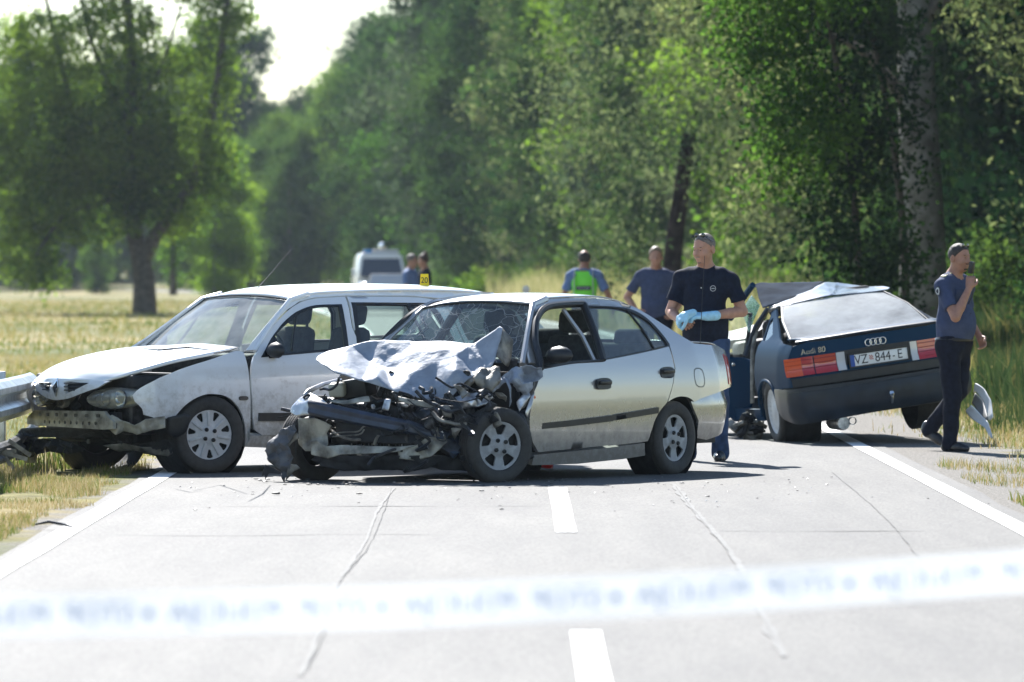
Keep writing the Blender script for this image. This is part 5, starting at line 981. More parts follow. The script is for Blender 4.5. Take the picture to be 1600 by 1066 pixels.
lb = MB(); lb.box((0, -.37, .80), (.7, .05, .16)); lb.build('grille', M_black, van, bevel=.02)
lb = MB(); lb.box((0, -.40, .50), (1.75, .12, .26)); lb.build('bumper', M_bumpgrey, van, bevel=.04)
fc = empty('parked_car', world_at(604, 490, 212), label='white car parked in front of the police van, windscreen towards us', cat='car'); fc.location.z = 0
q = MB(); q.prism([(-.82, .2), (-.85, .6), (-.80, .86), (-.70, .92), (.70, .92), (.80, .86), (.85, .6), (.82, .2)], -.9, 3.2, lambda u, v, t: (u * (1 if t > 0 else .93), t, v if t > 0 or v < .7 else v * .86)); q.build('car_body', M_whiteclean, fc, bevel=.04)
q = MB(); q.add([(-.68, .0, .92), (.68, .0, .92), (.53, .70, 1.38), (-.53, .70, 1.38), (-.70, 2.9, .94), (.70, 2.9, .94), (.52, 2.0, 1.38), (-.52, 2.0, 1.38)], [(0, 3, 7, 4), (1, 5, 6, 2), (3, 2, 6, 7), (4, 7, 6, 5)]); q.build('roof', M_whiteclean, fc, bevel=.03)
q = MB(); q.add([(-.64, -.01, .93), (.64, -.01, .93), (.50, .66, 1.36), (-.50, .66, 1.36)], [(0, 1, 2, 3)]); q.build('windscreen', mat('car_windscreen_far', (.16, .19, .21), .12, coat=1), fc)
for sg in (1, -1):
    q = MB(); q.box((sg * .62, -.86, .64), (.3, .08, .15)); q.build('headlamp', M_clear, fc, bevel=.02)
    q = MB(); q.lathe([(.0001, -.09), (.29, -.09), (.30, 0), (.29, .09), (.0001, .09)], 16, 'x', (sg * .74, -.1, .30)); q.build('wheel', M_rubber, fc, smooth=True)
    q = MB(); q.box((sg * .92, .15, .96), (.14, .08, .12)); q.build('door_mirror', M_whiteclean, fc, bevel=.02)
# evidence marker standing on the estate's roof
mk = empty('evidence_marker', E_.M @ Vector((.17, .30, 1.414)), 0, label='yellow evidence marker 20 standing on the roof of the white estate', cat='marker')
M_yel = mat('marker_yellow', (.85, .62, .01), .45)
q = MB(); q.prism([(-.036, 0), (.036, 0), (.030, .095), (-.030, .095)], -.003, .003, lambda u, v, t: (u, t - .028 + v * .28, v)); q.prism([(-.036, 0), (.036, 0), (.030, .095), (-.030, .095)], -.003, .003, lambda u, v, t: (u, t + .028 - v * .28, v)); q.build('marker_plate', M_yel, mk)
text_obj('20', .066, M_text, mk, Matrix.Translation((0, -.0215, .044)) @ Matrix.Rotation(R(90 - 15), 4, 'X'), 'number', .0006, sx=.85)
# ================================================================= vegetation
def leaf_quads(C, size, rg, droop=.3, aspect=.55):
    """one folded diamond leaf at every point of C"""
    n = len(C); d = rg.normal(size=(n, 3)); d[:, 2] -= droop; d /= np.linalg.norm(d, axis=1)[:, None]
    e = rg.normal(size=(n, 3)); e -= (e * d).sum(1)[:, None] * d; e /= np.linalg.norm(e, axis=1)[:, None]
    s = size * rg.uniform(.6, 1.35, n)[:, None]
    V = np.stack([C - d * s * .5, C + e * s * aspect * .5, C + d * s * .5, C - e * s * aspect * .5], 1).reshape(-1, 3)
    return V, np.arange(4 * n).reshape(-1, 4)
def crown_points(lobes, nclump, per, cr, rg, shell=.55):
    """leaf positions gathered in clumps over the outer part of each lobe"""
    out = []; wts = np.array([(l[1][0] * l[1][1] + l[1][0] * l[1][2]) for l in lobes]); cnt = (nclump * wts / wts.sum()).astype(int) + 1
    for (c, r), k in zip(lobes, cnt):
        d = rg.normal(size=(k, 3)); d /= np.linalg.norm(d, axis=1)[:, None]; rad = rg.uniform(shell, 1.05, k)[:, None] ** .7
        p = np.array(c) + d * rad * np.array(r); p += rg.normal(size=p.shape) * .15
        q = np.repeat(p, per, 0); sc = np.repeat(rg.uniform(.6, 1.4, k), per)[:, None]
        out.append(q + rg.normal(size=q.shape) * cr * sc * np.array([1, 1, .75]))
    P = np.concatenate(out); return P[P[:, 2] > .15]
def limb_mesh(paths, name, m, parent):
    q = MB()
    for pts, r0, r1 in paths:
        P = catmull(pts, 4); n = len(P); q.tube(P, [r0 + (r1 - r0) * (i / (n - 1)) ** .8 for i in range(n)], 10)
    return q.build(name, m, parent, smooth=True, sharp=70)
M_bark = mat('bark_grey_brown', (.085, .07, .055), .9, col2=(.20, .175, .15), vscale=5, bump=.9, bscale=14)
M_barkp = mat('bark_pale_poplar', (.13, .12, .105), .9, spec=.1, col2=(.34, .33, .31), vscale=3.5, bump=.8, bscale=9)
M_barkd = mat('bark_dark', (.045, .038, .032), .95, col2=(.11, .095, .08), vscale=6, bump=1, bscale=14)
L_bright = leaf_mat('leaves_bright', (.034, .072, .020), (.105, .155, .040), .50, .5)
L_mid = leaf_mat('leaves_mid', (.015, .038, .025), (.068, .105, .048), .36, .5)
L_silver = leaf_mat('leaves_silver_willow', (.024, .044, .036), (.14, .165, .13), .34, .45, tcol=(1.5, 1.75, 1.1))
L_big = leaf_mat('leaves_big_tree', (.028, .058, .022), (.10, .145, .040), .45, .5)
L_dark = leaf_mat('leaves_shade_dark', (.006, .018, .014), (.026, .050, .026), .22, .5)  # leaf colour darkened to paint in the wood's deep shade
def make_tree(name, H, lobes, nclump, per, cr, lsize, lm, bark, r0, seed, limbs=5, aspect=.55, trunk_top=.8):
    rg = np.random.default_rng(seed); rd = random.Random(seed); root = empty(name)
    P = crown_points(lobes, nclump, per, cr, rg); V, Q = leaf_quads(P, lsize, rg, aspect=aspect)
    P2 = crown_points([(c, tuple(.72 * a for a in r)) for c, r in lobes], nclump // 3, 16, .35, rg, .1); V2, Q2 = leaf_quads(P2, lsize * 2.1, rg, aspect=.8); np_mesh('crown', np.concatenate([V, V2]), np.concatenate([Q, Q2 + len(V)]), lm, root)  # oversized inner leaves added to block sun and darken the shade side
    th = H * trunk_top; tp = [(0, 0, -.2), (.05, .02, H * .12), (rd.uniform(-.2, .2), rd.uniform(-.2, .2), H * .35), (rd.uniform(-.4, .4), rd.uniform(-.4, .4), th)]
    limb_mesh([(tp, r0, r0 * .25)], 'trunk', bark, root); paths = []
    for i in range(limbs):
        t = rd.uniform(.2, .75); b = Vector(tp[1]).lerp(Vector(tp[3]), t); l = lobes[rd.randrange(len(lobes))]; e = Vector(l[0]) + Vector((rd.uniform(-.5, .5) * l[1][0], rd.uniform(-.5, .5) * l[1][1], rd.uniform(-.2, .5) * l[1][2]))
        paths.append(([b, b.lerp(e, .5) + Vector((0, 0, .3)), e], r0 * .35 * (1.1 - t), .03))
    for p_ in paths: limb_mesh([p_], 'limb', bark, root)
    return root
def rnd_lobes(seed, H, r, z0, n, rz=1.6, top=1.0):
    """many small uneven lobes hung round a core, so that gaps and lumps show"""
    rd = random.Random(seed); out = []
    for i in range(5):
        z = z0 + (H - z0) * (i + .5) / 5; k = math.sin(math.pi * min(1, max(.15, z / (H * 1.1)))) ** .6; out.append(((0, 0, z), (r * k * .55, r * k * .55, H * .12)))
    for i in range(n * 3):
        z = z0 + (H - z0) * (i + rd.random()) / (n * 3); k = math.sin(math.pi * min(1, max(.14, (z - z0 * .2) / (H * 1.08)))) ** .6; a = rd.uniform(0, 6.28); o = r * k * rd.uniform(.50, .90); q = rd.uniform(.75, 1.45)
        out.append(((o * math.cos(a), o * math.sin(a), z), (q, q, q * rd.uniform(.6, .95))))
    return out
protoA = make_tree('willow_tree', 15, rnd_lobes(1, 15, 4.4, .8, 13, 1.8), 1150, 36, .42, .15, L_silver, M_bark, .26, 11, aspect=.38)
protoB = make_tree('broadleaf_tree', 13, rnd_lobes(2, 13, 4.2, .6, 13, 1.5), 1050, 34, .38, .16, L_bright, M_bark, .22, 12, aspect=.62)
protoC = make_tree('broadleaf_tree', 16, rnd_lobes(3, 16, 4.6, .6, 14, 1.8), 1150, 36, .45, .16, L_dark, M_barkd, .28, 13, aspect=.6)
protoD = make_tree('broadleaf_tree', 14, rnd_lobes(4, 14, 4.3, .6, 13, 1.7), 1100, 36, .42, .15, L_mid, M_bark, .24, 14, aspect=.55)
shrubP = make_tree('shrub', 3.2, [((0, 0, 1.2), (1.3, 1.1, 1.2)), ((.9, .2, .9), (.9, .8, .9)), ((-.9, -.1, .8), (1.0, .8, .8)), ((.2, 0, 2.2), (.8, .7, .9))], 150, 34, .22, .10, L_mid, M_barkd, .05, 15, limbs=3)
shrubQ = make_tree('shrub', 3.2, [((0, 0, 1.0), (1.2, 1.1, 1.0)), ((.9, .2, 1.3), (.7, .8, .9)), ((-.9, -.1, .8), (1.0, .8, .8))], 140, 34, .22, .10, L_bright, M_barkd, .05, 16, limbs=3)
used = set()
def put(proto, x, y, s=1.0, rot=0, label=None, group=None, sz=None, cat='tree'):
    if proto.name in used:
        o = proto.copy(); COL.objects.link(o)
        for ch in proto.children: c = ch.copy(); COL.objects.link(c); c.parent = o
    else: o = proto; used.add(proto.name)
    o.location = (x, y, terrain(x, y) - .05); o.rotation_euler = (0, 0, rot); o.scale = (s, s, sz or s)
    for k in ('label', 'group', 'category'):
        if k in o: del o[k]
    return tag(o, label, cat, group)
rd = random.Random(21)
LAND = [(430, 'behind the big spreading tree'), (520, 'left of the police van'), (640, 'rising over the police van'), (800, 'above the silver bonnet'), (960, 'behind the hi-viz officer'), (1075, 'behind the hand-on-hip officer'), (1190, 'behind the navy polo man'), (1390, 'above the dark blue saloon'), (1520, 'by the pale poplar trunk'), (9999, 'beyond the walking officer')]
ORD = ['nearest', 'second nearest', 'third nearest', 'fourth nearest', 'fifth nearest', 'sixth nearest', 'seventh nearest', 'eighth nearest', 'ninth nearest', 'tenth nearest', 'eleventh nearest', 'twelfth nearest']
def relabel(items, noun):
    """items: (object, look); labels each by its look, what it stands behind and its order in depth there"""
    cnt = {}
    for o, look in sorted(items, key=lambda q: q[0].location.y):
        px = CX + F * o.location.x / o.location.y; land = next(t for lim_, t in LAND if px < lim_); k = cnt.get((look, land), 0); cnt[(look, land)] = k + 1
        o['label'] = look + ' ' + noun + ' ' + land + (', ' + ORD[min(k, 11)])
def edge_x(d): return float(np.interp(d, [60, 75, 100, 130, 165, 200, 235, 270, 330, 420, 560], [8.2, 8.0, 7.4, 7.2, 5.6, 4.0, 1.6, -.6, -6.5, -13.5, -22]))
G1 = 'trees of the wood edge on the right of the road'
row = [(66, 'C'), (73, 'C'), (80, 'C'), (88, 'C'), (96, 'C'), (104, 'A'), (112, 'C'), (122, 'C'), (133, 'D'), (144, 'A'), (155, 'B'), (166, 'A'), (178, 'B'), (190, 'B'), (203, 'A'), (217, 'D'), (232, 'A'), (247, 'B'), (262, 'D'), (280, 'A'), (300, 'D'), (322, 'A'), (346, 'B'), (372, 'D'), (400, 'D'), (432, 'B'), (470, 'D'), (515, 'D'), (560, 'D')]
PR = {'A': protoA, 'B': protoB, 'C': protoC, 'D': protoD}
LBL = {'A': 'silvery green willow in the dense wood edge beside the road', 'B': 'bright leaved broadleaf tree in the dense wood edge beside the road', 'C': 'dark broadleaf tree in the shaded near end of the wood edge', 'D': 'mid green broadleaf tree in the dense wood edge beside the road'}
front = []
for d, k in row:
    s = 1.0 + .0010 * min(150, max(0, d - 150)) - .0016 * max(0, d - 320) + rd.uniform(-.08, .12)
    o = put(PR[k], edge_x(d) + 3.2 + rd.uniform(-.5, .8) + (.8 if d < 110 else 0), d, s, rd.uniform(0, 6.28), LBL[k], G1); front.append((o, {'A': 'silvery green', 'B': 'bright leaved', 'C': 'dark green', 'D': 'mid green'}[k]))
relabel(front, 'front row tree')
back = []
for d in list(range(72, 200, 10)) + list(range(205, 560, 19)):
    k = rd.choice('CDCA'); o = put(PR[k], edge_x(d) + 8.5 + rd.uniform(-1, 1.5), d + 3, 1.15 + rd.uniform(-.1, .15), rd.uniform(0, 6.28), {'A': 'silvery', 'C': 'dark', 'D': 'mid green'}[k], 'trees of the second row inside the wood'); back.append((o, {'A': 'silvery green', 'C': 'dark green', 'D': 'mid green'}[k]))
relabel(back, 'second row tree')
shr = []
for i, d in enumerate(list(range(64, 170, 8)) + list(range(175, 330, 16))):
    o = put(shrubP if d < 112 else rd.choice([shrubP, shrubP, shrubQ]), edge_x(d) + rd.uniform(.2, 1.4), d, rd.uniform(.5, .95), rd.uniform(0, 6.28), 'leafy shrub at the foot of the wood edge on the right', 'shrubs along the wood edge', cat='shrub'); shr.append((o, 'leafy low'))
relabel(shr, 'shrub')
# the tall pale poplar trunk on the right
tp = empty('poplar_tree', (6.10, 96, .2), label='tall poplar with thick furrowed trunk, pale on its sunlit side, behind the dark blue car', cat='tree')
limb_mesh([([(0, 0, -.4), (.02, 0, 1.2), (-.02, 0, 2.8), (-.10, 0, 4.6), (-.16, .1, 9), (-.1, .2, 14)], .43, .20)], 'trunk', M_barkp, tp)
limb_mesh([([(-.08, 0, 3.6), (-.9, -.3, 4.6), (-2.0, -.6, 5.0)], .12, .03)], 'limb', M_bark, tp); limb_mesh([([(-.1, 0, 5), (1.2, -.3, 6.2), (2.4, -.6, 7.0)], .13, .03)], 'limb', M_bark, tp)
rg = np.random.default_rng(5)
P = crown_points([((-2.1, -.8, 4.4), (1.0, .9, .9)), ((-1.6, -.6, 3.1), (.8, .8, 1.0)), ((-2.3, -.5, 2.4), (.7, .6, .8)), ((1.8, -.6, 5.6), (1.6, 1, 1.5)), ((-2.4, 0, 6.5), (1.8, 1.5, 1.6)), ((0, 0, 10), (3, 3, 4))], 520, 34, .26, rg)
V, Q = leaf_quads(P, .12, rg); np_mesh('crown', V, Q, L_silver, tp)
db = empty('broadleaf_tree', (4.9, 92, .1), label='tree with leaves darkened as shade between the sunlit branches and the pale poplar trunk', cat='tree')
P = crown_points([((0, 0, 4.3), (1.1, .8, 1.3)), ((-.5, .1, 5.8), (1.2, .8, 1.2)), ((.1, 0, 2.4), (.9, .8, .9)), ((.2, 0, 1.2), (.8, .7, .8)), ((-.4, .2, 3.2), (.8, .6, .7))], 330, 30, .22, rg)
V, Q = leaf_quads(P, .11, rg, aspect=.6); np_mesh('crown', V, Q, L_dark, db); limb_mesh([([(.85, 2.2, -.3), (.8, 2.0, 2), (.5, 1.6, 4), (.0, .8, 6)], .08, .03)], 'trunk', M_barkd, db)  # crown kept dark by leaf colour, standing in for deep shade
bt = empty('broadleaf_tree', (3.95, 90, .1), label='tree with sunlit yellow green branches hanging over the road left of the pale poplar trunk', cat='tree')
P = crown_points([((-.5, 0, 5.1), (.7, .8, .8)), ((-.2, 0, 4.1), (.6, .7, .7)), ((.2, 0, 3.3), (.7, .7, .6)), ((-.7, -.2, 4.6), (.35, .4, .4)), ((-.25, 0, 2.7), (.4, .4, .35)), ((.1, 0, 5.6), (.8, .8, .8))], 230, 26, .18, rg)
V, Q = leaf_quads(P, .10, rg, aspect=.7); np_mesh('crown', V, Q, L_bright, bt)
limb_mesh([([(1.05, 3.2, -.3), (1.0, 2.8, 2), (.7, 1.6, 4), (.4, .8, 5.5)], .08, .03)], 'trunk', M_barkd, bt)
dt = empty('broadleaf_tree', (3.35, 130, .1), label='dark slanting tree trunk at the wood edge above the officer with hands on hips', cat='tree')
limb_mesh([([(-.15, .3, -.3), (-.15, .3, 1.5), (.0, .3, 2.8), (.2, .5, 4.2)], .24, .14)], 'trunk', mat('bark_reddish', (.020, .015, .015), .95, spec=.1, col2=(.055, .04, .038), vscale=5, bump=.8, bscale=14), dt)
P = crown_points([((.1, -.6, 4.0), (.8, .5, .7)), ((.3, -.4, 3.4), (.4, .3, .3)), ((.5, -.8, 5.4), (1.0, .5, 1.0)), ((-1.4, -.6, 5.0), (2.2, 1.5, 1.3)), ((1.4, -.5, 5.0), (1.8, 1.2, 1.4)), ((-2.0, -.3, 3.4), (1.3, 1, 1.2)), ((1.6, -.4, 3.0), (1.0, 1, 1.3)), ((-1.3, .2, 1.6), (.8, .8, 1.0)), ((1.4, .2, 1.2), (.9, .8, 1.0)), ((0, 0, 8.5), (3, 2, 2))], 330, 34, .35, rg)
V, Q = leaf_quads(P, .14, rg, aspect=.4); np_mesh('crown', V, Q, L_silver, dt)
# big spreading tree on the left
D0 = 236.0
def lt(px, py): p = world_at(px, py, D0); return Vector((p.x - lx0, 0, p.z - lz0))
lx0, lz0 = world_at(225, 485, D0).x, world_at(225, 485, D0).z
big = empty('spreading_tree', (lx0, D0, lz0), label='big spreading tree with forked trunk standing alone in the meadow on the left', cat='tree')
def lim(pts, r0, r1, name='limb', dy=0): 
    P = [lt(a, b) + Vector((0, dy * i / (len(pts) - 1), 0)) for i, (a, b) in enumerate(pts)]
    return limb_mesh([(P, r0, r1)], name, M_barkd, big)
lim([(226, 492), (225, 440), (219, 400), (205, 340), (200, 250), (205, 120), (195, -60)], .50, .14, 'trunk')
lim([(222, 410), (245, 365), (275, 325), (305, 275), (330, 190), (350, 60), (365, -60)], .30, .09, dy=-.8); lim([(204, 330), (175, 270), (120, 190), (90, 80), (60, -40)], .20, .06, dy=1)
lim([(203, 300), (150, 320), (100, 340), (60, 400)], .14, .04, dy=-1.2); lim([(202, 200), (160, 110), (130, 20), (120, -60)], .14, .05, dy=.5); lim([(203, 180), (250, 110), (285, 10)], .12, .04, dy=-.5)
lob = []
for (a, b, rx, rz) in ((70, 230, 95, 70), (190, 250, 90, 75), (290, 225, 75, 65), (60, 320, 70, 60), (150, 320, 85, 60), (270, 330, 50, 40), (30, 390, 55, 45), (75, 420, 30, 40), (120, 130, 75, 50), (230, 120, 60, 55), (320, 120, 55, 60), (60, 60, 70, 45), (180, 40, 70, 50), (340, 20, 55, 50), (10, 150, 50, 60), (190, 200, 100, 50), (330, 280, 40, 40), (240, -70, 130, 60), (80, -80, 110, 60), (350, -70, 60, 50), (-60, 250, 90, 120), (120, 250, 60, 50), (215, 300, 40, 50)):
    k = D0 / F; p = lt(a, b); lob.append(((p.x, 0, p.z), (rx * k, 2.4 * min(1, rx / 80), rz * k)))
rg = np.random.default_rng(8); P = crown_points(lob, 3100, 26, .26, rg, shell=.35)
V, Q = leaf_quads(P, .20, rg, aspect=.55); np_mesh('crown', V, Q, L_big, big)
# smaller trees further out in the meadow
mt1 = put(protoB, world_at(335, 440, 330).x, 330, .62, 1.0, 'bright yellow green tree behind the big spreading tree, right side', None)
mt2 = put(protoB, world_at(152, 440, 420).x, 420, .30, 2.2, 'small bright tree seen under the crown of the big spreading tree', None)
st = empty('slim_tree', world_at(271, 458, 300) , label='slim tree with dark stem standing just right of the big forked trunk', cat='tree'); z0 = world_at(271, 458, 300).z
limb_mesh([([(0, 0, -.1), (-.05, 0, 1.5), (.02, 0, 3.2)], .20, .10)], 'trunk', M_barkd, st); P = crown_points([((0, 0, 3.8), (1.5, 1.2, 1.1)), ((.2, 0, 2.2), (.5, .5, .5)), ((-.3, 0, 1.2), (.35, .4, .5))], 90, 30, .22, rg); V, Q = leaf_quads(P, .2, rg); np_mesh('crown', V, Q, L_bright, st)
far = []
for i in range(36):
    d = rd.uniform(470, 620); px = -120 + 22 * i + rd.uniform(-8, 8); o = put(rd.choice([protoD, protoC, protoA]), world_at(px, 400, d).x, d, rd.uniform(1.0, 1.22) * (.80 if 375 < px < 515 else 1), rd.uniform(0, 6), '', 'distant tree belt beyond the meadow'); far.append((o, 'hazy distant'))
LF = ['under the left end of the big crown', 'left of the big forked trunk', 'just right of the big forked trunk', 'below the right side of the big crown']
LAND = [(60, LF[0]), (190, LF[1]), (300, LF[2]), (410, LF[3])] + LAND[1:]
for i in range(22):
    d = rd.uniform(480, 620); px = -1150 + 46 * i + rd.uniform(-14, 14); o = put(rd.choice([protoD, protoC, protoA]), world_at(px, 400, d).x, d, rd.uniform(.9, 1.2), rd.uniform(0, 6), 'hazy distant tree of the belt beyond the left edge of the meadow', 'distant tree belt beyond the meadow')
relabel(far, 'tree')
nr = []
for i, px in enumerate((310, 352, 392, 425, 455)):
    d = 430 - i * 8; o = put(rd.choice([protoB, protoD]), world_at(px, 430, d).x, d, rd.uniform(.62, .8), rd.uniform(0, 6), '', 'yellow green trees at the road bend'); nr.append((o, 'yellow green'))
relabel(nr, 'tree at the bend')
# ---------------------------------------------------------------- grass
def grass_mat(name, stops, hs, tr=.4):
    m = bpy.data.materials.new(name); m.use_nodes = True; t = m.node_tree; t.nodes.clear(); L = t.links.new
    out = t.nodes.new('ShaderNodeOutputMaterial'); geo = t.nodes.new('ShaderNodeNewGeometry'); tc = t.nodes.new('ShaderNodeTexCoord')
    n = t.nodes.new('ShaderNodeTexNoise'); n.inputs['Scale'].default_value = hs; n.inputs['Detail'].default_value = 4; L(tc.outputs['Object'], n.inputs['Vector'])
    ad = t.nodes.new('ShaderNodeMath'); ad.operation = 'MULTIPLY_ADD'; ad.inputs[1].default_value = .4; L(geo.outputs['Random Per Island'], ad.inputs[0]); L(n.outputs['Fac'], ad.inputs[2])
    r_ = t.nodes.new('ShaderNodeValToRGB'); cr = r_.color_ramp
    while len(cr.elements) < len(stops): cr.elements.new(.5)
    for e, (p, c) in zip(cr.elements, stops): e.position = p; e.color = (*c, 1)
    L(ad.outputs[0], r_.inputs[0]); df = t.nodes.new('ShaderNodeBsdfDiffuse'); L(r_.outputs[0], df.inputs[0]); tl = t.nodes.new('ShaderNodeBsdfTranslucent'); L(r_.outputs[0], tl.inputs[0])
    mx = t.nodes.new('ShaderNodeMixShader'); mx.inputs[0].default_value = tr; L(df.outputs[0], mx.inputs[1]); L(tl.outputs[0], mx.inputs[2]); L(mx.outputs[0], out.inputs[0]); return m
M_g1 = grass_mat('verge_grass', [(.42, (.08, .15, .025)), (.60, (.17, .20, .05)), (.75, (.36, .27, .12)), (1.0, (.48, .42, .27))], .9)
M_g2 = grass_mat('meadow_grass', [(.42, (.11, .17, .03)), (.62, (.22, .23, .06)), (.80, (.38, .31, .13)), (1.0, (.42, .36, .18))], .06)
M_g3 = grass_mat('tall_dry_grass', [(.45, (.11, .15, .04)), (.65, (.30, .29, .12)), (1.0, (.46, .41, .22))], .5, .5)
M_g4 = grass_mat('weeds_shaded_green', [(.45, (.022, .05, .018)), (.78, (.05, .08, .028)), (1.0, (.15, .14, .05))], .8, .4)  # greens darkened to put the wood edge's shade into the colour
def blades(name, n, xr, yr, h, wd, m, keep=None, seed=0, lean=.45, patch=None, label=None):
    rg = np.random.default_rng(seed); x = rg.uniform(*xr, n); y = rg.uniform(*yr, n); b = np.where(y > 95, np.where(y < 190, -.00026 * (y - 95) ** 2, -2.3465 - .0494 * (y - 190) - .0004 * np.maximum(0, y - 300) ** 2), 0); x = x + b
    k = np.ones(n, bool)
    if keep is not None: k &= keep(x - b, y, rg)
    x, y = x[k], y[k]; n = len(x); z = np.array([terrain(a, c) for a, c in zip(x, y)]) if n < 90000 else np.zeros(n)
    hh = h * rg.uniform(.35, 1.25, n); pm = np.array([noise.noise(Vector((a * .7, c * .35, seed))) for a, c in zip(x, y)]); hh *= 1 + 1.0 * pm
    a = rg.uniform(0, 6.28, n); ln = rg.normal(size=n) * lean * hh; dx, dy = np.cos(a), np.sin(a); w_ = wd * rg.uniform(.6, 1.4, n) * .5; ta = rg.uniform(-.9, .9, n); tx, ty = np.cos(ta), np.sin(ta)
    z = z - .02
    V = np.stack([np.stack([x - tx * w_, y - ty * w_, z], 1), np.stack([x + tx * w_, y + ty * w_, z], 1), np.stack([x + dx * ln * .35 + tx * w_ * .7, y + dy * ln * .35 + ty * w_ * .7, z + hh * .6], 1), np.stack([x + dx * ln * .35 - tx * w_ * .7, y + dy * ln * .35 - ty * w_ * .7, z + hh * .6], 1), np.stack([x + dx * ln, y + dy * ln, z + hh], 1)], 1).reshape(-1, 3)
    i = np.arange(n) * 5; T = np.stack([np.stack([i, i + 1, i + 2], 1), np.stack([i, i + 2, i + 3], 1), np.stack([i + 3, i + 2, i + 4], 1)], 1).reshape(-1, 3)
    o = np_mesh(name, V, T, m); o['kind'] = 'stuff'; return o
def edge_l(x, y, rg): 
    e = np.array([noise.noise(Vector((b * .9, 3, 0))) * .25 for b in y]); p = np.array([noise.noise(Vector((a * 1.6, b * .8, 7))) for a, b in zip(x, y)]); return (x < -2.92 + e) & ((p > -.18) | (x < -3.9))
blades('verge_grass', 78000, (-6.2, -2.7), (36, 50.5), .075, .0045, M_g1, edge_l, 1, label='')
blades('verge_weeds', 2200, (-6.2, -3.2), (45, 50.5), .24, .009, M_g1, lambda x, y, rg: (x < -3.45), 11, .35)
blades('meadow_grass', 42000, (-16, -2.9), (50.5, 125), .10, .014, M_g2, None, 2)
blades('meadow_grass', 30000, (-34, -3.2), (125, 330), .14, .04, M_g2, None, 3)
blades('verge_grass', 30000, (3.4, 9), (44, 72), .11, .009, M_g1, lambda x, y, rg: (x > 3.75 + .55 * (y < 55) + .35 * np.sin(y * .7)) & (rg.uniform(size=len(x)) < np.clip((x - 3.6) * .9, .1, 1)), 4)
blades('verge_weeds', 10000, (4.4, 9), (58, 80), .30, .012, M_g4, lambda x, y, rg: x > 4.6 + .5 * np.sin(y), 5, .3)
blades('verge_grass', 3000, (3.3, 4.4), (44, 50.5), .07, .005, M_g1, lambda x, y, rg: (np.sin(x * 5 + y * 1.7) > .1), 14)
blades('verge_grass', 1800, (3.15, 4.0), (38, 43), .10, .008, M_g1, lambda x, y, rg: x > 3.3, 12)
blades('tall_grass', 14000, (3.5, 5.6), (112, 235), 1.0, .03, M_g3, None, 6, .22)
blades('weeds', 20000, (5.2, 10), (66, 112), .55, .03, M_g4, None, 9, .3)
blades('roadside_grass', 26000, (3.4, 8), (72, 230), .35, .03, M_g2, None, 7)
